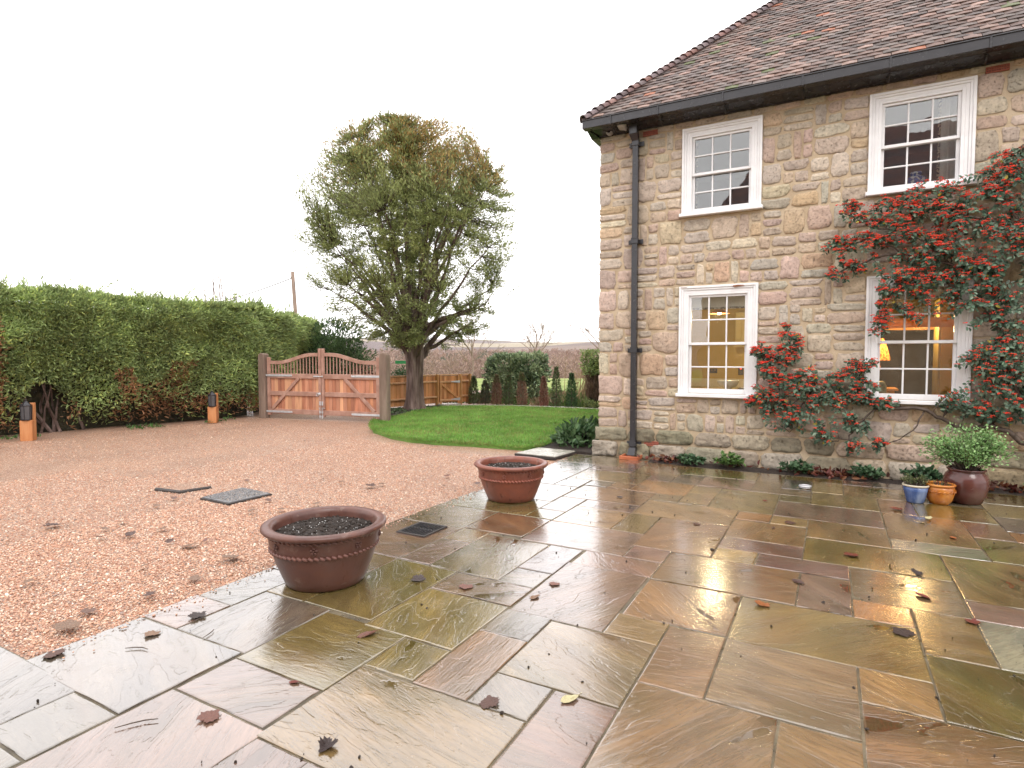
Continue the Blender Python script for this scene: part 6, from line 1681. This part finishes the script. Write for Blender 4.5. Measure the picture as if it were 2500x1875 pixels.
# ------------------------------------------------------------------ the yew tree on the lawn
TX, TY = -10.98, 13.95
ar, af = np.array([.877, .4805, 0]), np.array([-.4805, .877, 0])
ZL = [1.55, 2.0, 2.6, 3.3, 4.0, 5.4, 6.8, 7.5, 8.2, 8.7]
LF = [.55, 1.25, 2.1, 2.75, 3.05, 3.15, 2.9, 2.45, 1.75, .3]; RF = [.75, 1.45, 2.3, 2.6, 2.95, 3.1, 2.7, 2.35, 1.5, .4]
def env(a, z): return np.where(a < 0, np.interp(z, ZL, LF), np.interp(z, ZL, RF))
yew = thing('yew_tree', 'large round headed yew with fluted trunk and rusty crown at the lawn edge', 'tree', (TX, TY, 0))
def trunk_mesh():
    m = MB(); n = 30; zs_ = [0, .12, .3, .6, 1.0, 1.4, 1.75, 2.1, 2.6]; rs = [.34, .30, .265, .24, .225, .235, .26, .23, .16]
    vs = []
    for i, (z, r_) in enumerate(zip(zs_, rs)):
        for k in range(n):
            a = 2 * math.pi * k / n
            fl = 1 + .12 * math.sin(5 * a + z * .9) + .09 * math.sin(9 * a - z * 1.7 + 1) + .07 * math.sin(14 * a + z)
            if i == 0: fl += .12 * max(0, math.sin(4 * a + .6))
            vs.append((TX + r_ * fl * math.cos(a) + .03 * math.sin(z * 1.4), TY + r_ * fl * math.sin(a), z))
    fs = [(i * n + k, i * n + (k + 1) % n, (i + 1) * n + (k + 1) % n, (i + 1) * n + k) for i in range(len(zs_) - 1) for k in range(n)]
    fs.append(tuple((len(zs_) - 1) * n + k for k in range(n)))
    m.add(vs, fs); return m
tr = trunk_mesh().build('trunk', MT['bark'], yew, True)
limb_pts = []; limb_dir = []
for k in range(34):
    z = random.uniform(3.0, 8.3) if k > 8 else random.uniform(2.2, 4.2)
    az = 2 * math.pi * (k * .382 + random.uniform(-.06, .06)); ca = math.cos(az)
    e = float(env(np.array([ca]), z)[0]) * random.uniform(.72, .95)
    end = Vector((np.array([TX, TY, 0]) + ar * ca * e + af * math.sin(az) * e * .9 + np.array([0, 0, z])).tolist())
    st_z = random.uniform(1.35, 2.5)
    p0 = Vector((TX + .12 * math.cos(az), TY + .12 * math.sin(az), st_z))
    mid = p0 * .45 + end * .55 + Vector((0, 0, .22 * (z - st_z))) - (end - p0).cross(Vector((0, 0, 1))).normalized() * random.uniform(-.2, .2)
    mid = Vector((p0.x * .55 + end.x * .45, p0.y * .55 + end.y * .45, p0.z * .38 + end.z * .62))
    pts = []
    for q in range(11):
        t_ = q / 10; pts.append(p0 * (1 - t_) ** 2 + mid * 2 * t_ * (1 - t_) + end * t_ * t_ + Vector((random.gauss(0, .03), random.gauss(0, .03), random.gauss(0, .03))) * (1 if 0 < q < 10 else 0))
    r0 = random.uniform(.055, .105)
    m = MB(); m.tube(pts, [r0 * (1 - .085 * q) for q in range(11)], 7); m.build('branch', MT['bark'], yew, True)
    for q in range(2, 11): limb_pts.append(pts[q]); limb_dir.append((pts[q] - pts[q - 1]).normalized())
LP = np.array([p[:] for p in limb_pts]); LD = np.array([p[:] for p in limb_dir])
NT_ = 4700
z = rng.uniform(0, 1, NT_); z = 1.9 + 6.25 * z ** .9; az = rng.uniform(0, 2 * np.pi, NT_); az[:900] = rng.choice([1.5708, -1.5708], 900) + rng.normal(0, .22, 900); q = np.where(rng.uniform(0, 1, NT_) < .35, rng.uniform(.0, 1, NT_) ** .9, rng.uniform(.1, 1.04, NT_) ** .46); q = np.where(rng.uniform(0, 1, NT_) < .07, rng.uniform(1.0, 1.07, NT_), q)
thin = (z < 4.4) & (rng.uniform(0, 1, NT_) < .30)
z, az, q = z[~thin], az[~thin], q[~thin]
lump = vnoise(np.stack([np.cos(az) * 2, np.sin(az) * 2, z], -1), 1.3, 80)
e = env(np.cos(az), z) * (.87 + .26 * lump)
E_ = np.array([TX, TY, 0]) + ar * (np.cos(az) * e * q)[:, None] + af * (np.sin(az) * e * q * .92)[:, None] + np.stack([0 * z, 0 * z, z], -1)
kp = vnoise(E_, 3.0, 83) + .16 * (z > 5.6) + .05 * (np.cos(az) < 0) > .485
E_, z, az, q, lump = E_[kp], z[kp], az[kp], q[kp], lump[kp]
tw_m = MB(); P = []; D = []; C = []
for i in range(len(E_)):
    ep = E_[i]
    d2 = ((LP - ep) ** 2).sum(1) + 3 * np.clip(LP[:, 2] - ep[2], 0, None) ** 2
    j = int(np.argmin(d2)); b = LP[j]
    L_ = np.linalg.norm(ep - b)
    if L_ > 1.35: b = ep + (b - ep) / L_ * 1.35
    out = ep - np.array([TX, TY, 2.8]); out = out / np.linalg.norm(out)
    md = (b + ep) / 2 + np.array([0, 0, -.10 * L_]) 
    if i % 2 == 0 or q[i] > .8:
        tw_m.tube([b, md, ep], [.012, .008, .003], 3, cap=False)
    nl = int(rng.integers(36, 66))
    t_ = rng.uniform(.35, 1.06, nl)[:, None]
    pp = b * (1 - t_) ** 2 + md * 2 * t_ * (1 - t_) + ep * t_ * t_ + rng.normal(0, .055, (nl, 3))
    dirn = (ep - md); dirn = dirn / (np.linalg.norm(dirn) + 1e-6)
    dd = dirn * .7 + out * .45 + rng.normal(0, .5, (nl, 3)) + np.array([0, 0, .25 if ep[2] > 5 else -.05])
    P.append(pp); D.append(dd)
    zc = (ep[2] - 5.6) / 3.0; ac = (ep - np.array([TX, TY, 0])) @ ar
    rusty = np.clip(zc * .80 + .30 * (ac > -.3) * (ep[2] > 6.3) - .22 + (lump[i] - .5) * .7, 0, .8)
    gl = vnoise(ep[None], .9, 81)[0]
    base = np.array([.22, .26, .11]) * (1 - gl) + np.array([.32, .35, .135]) * gl
    rc = np.array([.37, .255, .095])
    pick = rng.uniform(0, 1, (nl, 1)) < rusty
    C.append(np.where(pick, rc, base) * rng.uniform(.65, 1.35, (nl, 1)))
P = np.concatenate(P); D = np.concatenate(D); C = np.concatenate(C)
crown = leaves('crown', P, D, rng.uniform(.055, .115, len(P)), rng.uniform(.016, .03, len(P)), C, MT['needle'], yew, fold=.25, droop=.25)
o = tw_m.build('twigs', MT['twig'], yew); o['kind'] = 'stuff'

# ------------------------------------------------------------------ the berry shrub trained on the wall
co = thing('berry_shrub', 'sprawling evergreen wall shrub covered in red berry clusters round the right ground floor window', 'shrub', (1.9, 8.95, 0))
def wp(x, z, d): return Vector((x, WY - d, z))
STM = [([(2.45, -.02, .14), (2.25, .35, .14), (1.99, .6, .12), (1.72, .78, .10), (1.5, .71, .09), (1.32, .75, .09), (1.04, .94, .09), (.55, .95, .10), (.29, 1.0, .10), (-.2, 1.17, .10), (-.6, 1.3, .12), (-.85, 1.55, .12)], .034),
       ([(2.35, .15, .16), (2.15, .75, .18), (1.98, 1.06, .16), (1.78, 1.5, .15), (1.75, 1.95, .16), (1.62, 2.5, .16), (1.25, 2.72, .17), (.74, 2.92, .18), (.3, 2.82, .15), (.05, 2.72, .12)], .032),
       ([(2.15, .75, .18), (2.3, 1.6, .2), (2.2, 2.4, .2), (1.95, 3.05, .2), (1.7, 3.5, .2), (1.72, 3.95, .15)], .028), ([(1.75, 1.95, .16), (1.45, 2.4, .2), (1.1, 2.55, .2), (.7, 2.5, .2), (.55, 2.2, .2)], .016),
       ([(1.95, 3.05, .2), (1.4, 3.3, .25), (.95, 3.45, .22), (.55, 3.6, .16)], .016), ([(1.25, 2.72, .17), (.9, 3.1, .25), (.45, 3.25, .22), (.12, 3.6, .12)], .013), ([(.74, 2.92, .18), (.4, 3.1, .2), (.0, 3.12, .12)], .010),
       ([(.55, .95, .10), (.3, .7, .12), (.2, .5, .12), (-.05, .45, .12)], .012), ([(1.04, .94, .09), (.95, .65, .10), (.6, .42, .10)], .010), ([(.29, 1.0, .10), (.35, 1.3, .15), (.3, 1.5, .15)], .012), ([(-.2, 1.17, .10), (-.5, .95, .15), (-.85, .98, .15)], .012), ([(-.2, 1.17, .1), (-.45, .75, .15), (-.5, .55, .14)], .010), ([(-.6, 1.3, .12), (-.5, 1.6, .12), (-.55, 1.9, .08)], .010)]
SP = []
for pts, r0 in STM:
    P_ = [wp(*p) for p in pts]; n = len(P_)
    dense = []
    for k in range(n - 1):
        for q in range(4): dense.append(P_[k].lerp(P_[k + 1], q / 4) + Vector((random.gauss(0, .012), random.gauss(0, .008), random.gauss(0, .012))))
    dense.append(P_[-1])
    m = MB(); m.tube(dense, [r0 * (1 - .75 * k / len(dense)) + .002 for k in range(len(dense))], 7); m.build('stem', MT['twig'], co, True)
    SP += dense
SPn = np.array([p[:] for p in SP])
BL = [  # x, z, rx, rz, depth out, twigs, berries per twig
    (1.55, 3.15, .62, .45, .38, 70, 1.0), (.85, 3.22, .50, .28, .34, 52, 1.35), (.55, 3.42, .34, .16, .26, 22, 1.5), (.30, 2.98, .34, .20, .24, 24, 1.6), (.12, 2.70, .25, .12, .2, 13, 1.7), (.16, 3.50, .16, .18, .18, 9, 1.8), (-.02, 3.05, .14, .14, .15, 6, 1.7),
    (1.15, 3.58, .42, .20, .28, 24, 1.3), (1.68, 3.72, .20, .26, .24, 15, 1.6), (2.1, 3.7, .3, .4, .3, 24, .9), (1.25, 2.75, .55, .35, .40, 62, .9), (.75, 2.52, .30, .26, .32, 28, 1.7), (.55, 2.12, .16, .20, .24, 9, 2.0), (.50, 1.93, .14, .06, .2, 4, 1.8), (.98, 2.18, .17, .16, .28, 9, 1.7), (1.5, 2.3, .30, .4, .36, 38, .45), (1.95, 2.4, .36, .7, .36, 78, .35),
    (1.70, 1.62, .22, .42, .30, 34, .6), (1.98, 1.4, .28, .5, .3, 46, .4), (1.50, 1.1, .22, .20, .24, 20, .7), (1.75, .98, .26, .16, .22, 20, .6), (2.05, .95, .2, .18, .22, 14, .5), (1.38, 1.55, .08, .12, .2, 4, 1.4), (2.45, 2.4, .35, 1.5, .35, 60, .4),
    (-.80, 1.58, .24, .22, .20, 26, 1.5), (-.50, 1.72, .20, .20, .20, 20, 1.3), (-.56, 1.96, .05, .12, .10, 4, 2.2), (-.55, 1.38, .34, .20, .22, 32, 1.2), (-.80, 1.12, .26, .20, .20, 24, 1.0), (-.45, 1.08, .36, .20, .22, 32, .6), (-.05, 1.15, .34, .22, .22, 34, .6), (.22, 1.38, .22, .16, .20, 18, 1.0), (.42, 1.50, .12, .08, .16, 6, .8), (.35, 1.12, .24, .14, .18, 18, .7),
    (.58, 1.00, .16, .10, .16, 10, .5), (-.55, .74, .20, .20, .18, 20, .5), (-.30, .72, .20, .16, .18, 16, .5), (-.82, .74, .08, .10, .14, 7, .4), (-.12, .50, .14, .10, .14, 9, .5), (.35, .62, .14, .06, .12, 6, .2), (.50, .44, .13, .08, .12, 9, .9), (.26, .34, .12, .06, .10, 6, 1.2), (-1.05, .95, .12, .07, .12, 6, 1.6), (.02, .88, .3, .12, .18, 18, .4), (.15, .75, .1, .1, .12, 6, .5),
]
P = []; D = []; Fc = []; BC = []
twm = MB()
for (bx, bz, rx, rz_, dp_, nt_, bp) in BL:
    for k in range(int(nt_ * (1.6 if bx > .9 else 1.3 if bx > .3 else 1.05))):
        a = random.uniform(0, 6.28); qq = math.sqrt(random.random())
        ep = wp(bx + rx * qq * math.cos(a), bz + rz_ * qq * math.sin(a), random.uniform(.05, .12) + dp_ * random.random() * (1 - .4 * qq))
        j = int(np.argmin(((SPn - np.array(ep)) ** 2).sum(1))); b = SP[j]
        L_ = (ep - b).length
        if L_ > .42: b = ep + (b - ep) * (.42 / L_)
        md = (b + ep) / 2 + Vector((0, -.04, .07))
        twm.tube([b, md, ep], [.0045, .0035, .0018], 3, cap=False)
        nl = random.randint(9, 15)
        for q in range(nl):
            t_ = .25 + .8 * q / nl
            p = b * (1 - t_) ** 2 + md * 2 * t_ * (1 - t_) + ep * t_ * t_
            ax = ((ep - md) * (t_) + (md - b) * (1 - t_)).normalized()
            sd = ax.cross(Vector((0, -1, .4))).normalized() * (1 if q % 2 else -1)
            P.append(p); D.append(ax * .55 + sd * .9 + Vector((random.gauss(0, .25), random.gauss(-.15, .25), random.gauss(0, .25)))); Fc.append((random.gauss(0, .3), -.75, .65))
        nb = int(bp * 1.95 + random.random())
        for q in range(nb):
            t_ = random.uniform(.6, 1.05); p = b * (1 - t_) ** 2 + md * 2 * t_ * (1 - t_) + ep * t_ * t_
            BC.append(p + Vector((random.gauss(0, .03), -random.uniform(.015, .06), random.uniform(-.005, .04))))
o = twm.build('twigs', MT['twig'], co); o['kind'] = 'stuff'
P = np.array([p[:] for p in P]); D = np.array([p[:] for p in D]); n = len(P)
gcs = np.array([(.055, .10, .065), (.075, .135, .085), (.11, .18, .115), (.18, .25, .175)])
C = gcs[rng.integers(0, 4, n)] * rng.uniform(.75, 1.25, (n, 1))
yl = rng.uniform(0, 1, (n, 1)) < .012; C = np.where(yl, np.array([.42, .34, .05]), C)
leaves('foliage', P, D, rng.uniform(.042, .068, n), rng.uniform(.025, .037, n), C, MT['leaf'], co, face=np.array(Fc), fold=.25, droop=.3)
def cluster(seed):
    rd = random.Random(seed); m = MB()
    nb = rd.randint(11, 16)
    for k in range(nb):
        a = rd.uniform(0, 6.28); r_ = .030 * math.sqrt(rd.random())
        x, y = r_ * math.cos(a) * 1.25, r_ * math.sin(a); z = .010 - 9 * r_ * r_ + rd.gauss(0, .0022)
        m.ico((x, y, z), rd.uniform(.0052, .0066), 1)
    return m.mesh('berry_cluster', MT['berry'], True), m
CL = [cluster(k) for k in range(6)]
fwv = np.array(fw)
random.shuffle(BC)
restb = MB()
for k, p in enumerate(BC):
    me, mm = CL[k % 6]; a = random.uniform(0, 6.28); s_ = random.uniform(.68, 1.08); tl_ = random.gauss(0, .25)
    if k < 298:
        o = bpy.data.objects.new('berry_cluster', me); COL.objects.link(o); o.parent = co; o.location = p - origin(co); o.rotation_euler = (tl_, random.gauss(0, .25), a); o.scale = (s_,) * 3
    else:
        Mx = Matrix.Translation(p) @ Matrix.Rotation(tl_, 4, 'X') @ Matrix.Rotation(a, 4, 'Z') @ Matrix.Scale(s_, 4)
        restb.add([Mx @ Vector(v) for v in mm.v], mm.f)
if restb.v:
    o = restb.build('more_berry_clusters', MT['berry'], co, True); o['kind'] = 'stuff'
print('berries', len(BC), 'leaves', n)

# ------------------------------------------------------------------ bare things against the sky
def bare_tree(name, label, base, height, depth, r0, spread, n0, mat, cat='tree', group=None, up=.35):
    t = thing(name, label, cat, base, group)
    tm_, tc = MB(), MB()
    def grow(p, d, L_, r_, lev):
        q = p + d * L_; md = p.lerp(q, .5) + Vector((random.gauss(0, .05), random.gauss(0, .05), random.gauss(0, .03))) * L_
        (tm_ if lev == 0 else tc).tube([p, md, q], [r_, r_ * .85, r_ * .68], 6 if lev < 2 else 3, cap=False)
        if lev >= depth: return
        for k in range(n0 if lev else n0 + 2):
            f = random.uniform(.45, 1.0) if k else 1.0
            nd = (d + Vector((random.gauss(0, spread), random.gauss(0, spread), random.gauss(up * .4, spread * .55)))).normalized()
            grow(p.lerp(q, f), nd, L_ * random.uniform(.58, .82), r_ * .62 * (1 if f > .8 else .85), lev + 1)
    grow(Vector(base), Vector((random.gauss(0, .04), random.gauss(0, .04), 1)).normalized(), height * .30, r0, 0)
    tm_.build('trunk', MT[mat], t, True); o = tc.build('crown', MT[mat], t); o['kind'] = 'stuff'
    return t
def polar(px, dist, z=0):
    X = (px - 1250) / 1425.9 * dist
    return (X * .877 - dist * .4805, X * .4805 + dist * .877, z)
def ground_z(p): return float(land_height(np.array([p[0]]), np.array([p[1]]))[0])
for (px, dist, h, r0, lb) in ((1312, 88, 13.5, .20, 'bare rounded oak rising above the evergreen hedge on the far field'), (1150, 75, 11, .14, 'slender bare tree on the field right of the yew trunk'), (1462, 60, 12.5, .10, 'bare tree whose twigs show past the upper house corner')):
    p = polar(px, dist); p = (p[0], p[1], ground_z(p) - .2)
    bare_tree('bare_tree', lb, p, h, 5, r0, .55, 3, 'paletwig', group='bare trees beyond the garden')
sap = thing('bare_sapling', 'thin leafless shoots standing up behind the hedge top left of the pole', 'shrub', (-19, 8, 0))
m = MB()
for k in range(26):
    px = random.uniform(478, 612); b = Vector(polar(px, 17.5, 2.3)); h = random.uniform(1.2, 2.3) * (1 - abs(px - 545) / 130)
    e = b + Vector((random.gauss(0, .12), random.gauss(0, .12), h)); q = b.lerp(e, .5) + Vector((random.gauss(0, .03), random.gauss(0, .03), 0))
    m.tube([Vector((b.x, b.y, 0)), b, q, e], [.018, .016, .012, .005], 4)
    for j in range(4):
        f = q.lerp(e, random.random()); m.tube([f, f + Vector((random.gauss(0, .1), random.gauss(0, .1), random.uniform(.08, .25)))], [.005, .002], 3)
m.build('shoots', MT['paletwig'], sap)
scr = thing('bare_shrub', 'yellowish leafless shrub between the evergreen hedge and the clipped yew', 'shrub', (-7.7, 21, 0))
m = MB()
for k in range(46):
    b = Vector((random.gauss(-8.35, .25), 20.8 + random.gauss(0, .3), 0)); d = Vector((random.uniform(-.3, 1.0), random.gauss(0, .3), random.uniform(.7, 1.5))); e = b + d * random.uniform(.7, 1.2)
    md = b.lerp(e, .5) + Vector((0, 0, .15)); m.tube([b, md, e], [.014, .009, .003], 4)
    for j in range(5):
        f = md.lerp(e, random.random()); m.tube([f, f + Vector((random.gauss(.05, .15), random.gauss(0, .1), random.uniform(-.02, .22)))], [.005, .002], 3)
m.build('shoots', pmat('yellow_twig', [(.3, (.24, .17, .085)), (.7, (.36, .27, .15))], scale=5, rough=.8), scr)

# utility pole, its neighbour and the line
pA = polar(733, 35); pB = polar(330, 62)
tops = []
for (p, h, lb) in ((pA, 6.75, 'leaning wooden utility pole showing above the hedge left of the yew'), (pB, 7.2, 'second wooden utility pole standing hidden behind the hedge')):
    t = thing('utility_pole', lb, 'utility pole', p, 'poles of the overhead line')
    ln = Vector((-.10, .02, 1)).normalized() if h < 7 else Vector((0, 0, 1))
    top = Vector(p) + ln * h
    m = MB(); m.tube([Vector(p), Vector(p) + ln * h * .5, top], [.13, .115, .10], 12); m.build('pole_shaft', MT['post'], t, True)
    m = MB(); m.tube([top - ln * .45 + Vector((-.1, 0, 0)), top - ln * .3 + Vector((-.16, 0, 0))], .03, 6); m.tube([top - ln * 1.3 + Vector((.12, 0, 0)), top - ln * .9 + Vector((.15, 0, 0)), top - ln * .6 + Vector((.11, 0, 0))], .015, 5); m.build('insulator', MT['dark'], t)
    tops.append(top - ln * .35)
ow = thing('overhead_wire', 'dark overhead wire sloping down from the pole to the left', 'wire', tuple(tops[0]))
m = MB(); pts = []
for k in range(25):
    f = k / 24; p = tops[0].lerp(tops[1], f); pts.append(p + Vector((0, 0, -4 * .9 * f * (1 - f))))
m.tube(pts, .030, 5); m.build('cable', MT['dark'], ow)
fpp = thing('footpath_sign', 'white post with a small green fingerboard beyond the fence, half hidden by the yew trunk', 'sign', polar(1019, 24))
p = Vector(polar(1019, 24)); m = MB(); m.box((p.x, p.y, .66), (.07, .07, 1.35), .008); m.build('post', MT['white'], fpp)
q = Vector(polar(968, 24)); d = q - p; a = math.atan2(d.y, d.x)
MB().box(((p.x + q.x) / 2, (p.y + q.y) / 2, 1.38), (d.length + .1, .03, .13), .004, Matrix.Rotation(a, 3, 'Z')).build('fingerboard', pmat('sign_green', [(.3, (.03, .22, .07)), (.7, (.04, .27, .09))], scale=3, rough=.5), fpp)

# ------------------------------------------------------------------ leafless woodland on the slope
n = 2300
th = rng.uniform(R(-64), R(-12), n); r_ = np.sqrt(rng.uniform(135 ** 2, 620 ** 2, n)); r_[:500] = rng.uniform(128, 200, 500)
bx, by = r_ * np.sin(th), r_ * np.cos(th); bz = land_height(bx, by)
per = 80
h = rng.uniform(6, 11.5, n)
P = np.repeat(np.stack([bx, by, bz], -1), per, 0); hh = np.repeat(h, per)
f = rng.uniform(.0, 1, n * per) ** .8
w = np.repeat(rng.uniform(1.6, 3.4, n), per) * np.sqrt(np.clip(1 - (2 * f - 1) ** 2, .06, 1))
a = rng.uniform(0, 6.28, n * per); q = np.sqrt(rng.uniform(0, 1, n * per))
P = P + np.stack([np.cos(a) * w * q, np.sin(a) * w * q, hh * (.12 + .75 * f)], -1)
D = np.stack([np.cos(a) * q * .7 + rng.normal(0, .35, n * per), np.sin(a) * q * .7 + rng.normal(0, .5, n * per), np.full(n * per, .6)], -1)
tone = np.repeat(rng.uniform(.75, 1.25, n), per)[:, None]
hue = np.repeat(rng.uniform(0, 1, n), per)[:, None]
C = (np.array([.24, .155, .125]) * (1 - hue) + np.array([.30, .22, .17]) * hue) * tone
fir = np.repeat((r_ > 330) & (r_ < 430) & (np.degrees(th) > -40) & (np.degrees(th) < -26), per)[:, None]
C = np.where(fir, np.array([.07, .085, .055]) * tone, C)
leaves('woodland', P, D, rng.uniform(.7, 1.7, n * per), rng.uniform(.10, .30, n * per) * np.repeat(.6 + r_ / 500, per), C, MT['needle'], fold=.1, droop=0)

# ------------------------------------------------------------------ the damp air
m = MB(); m.box((0, 0, 46), (9200, 9200, 134))
hz = NT('haze_air')
pv = hz.n('ShaderNodeVolumePrincipled', {'Color': (.95, .96, 1.0, 1), 'Density': HAZE})
hz.t.links.new(pv.outputs[0], hz.out.inputs['Volume'])
haze = m.build('haze', hz.m); haze['kind'] = 'stuff'
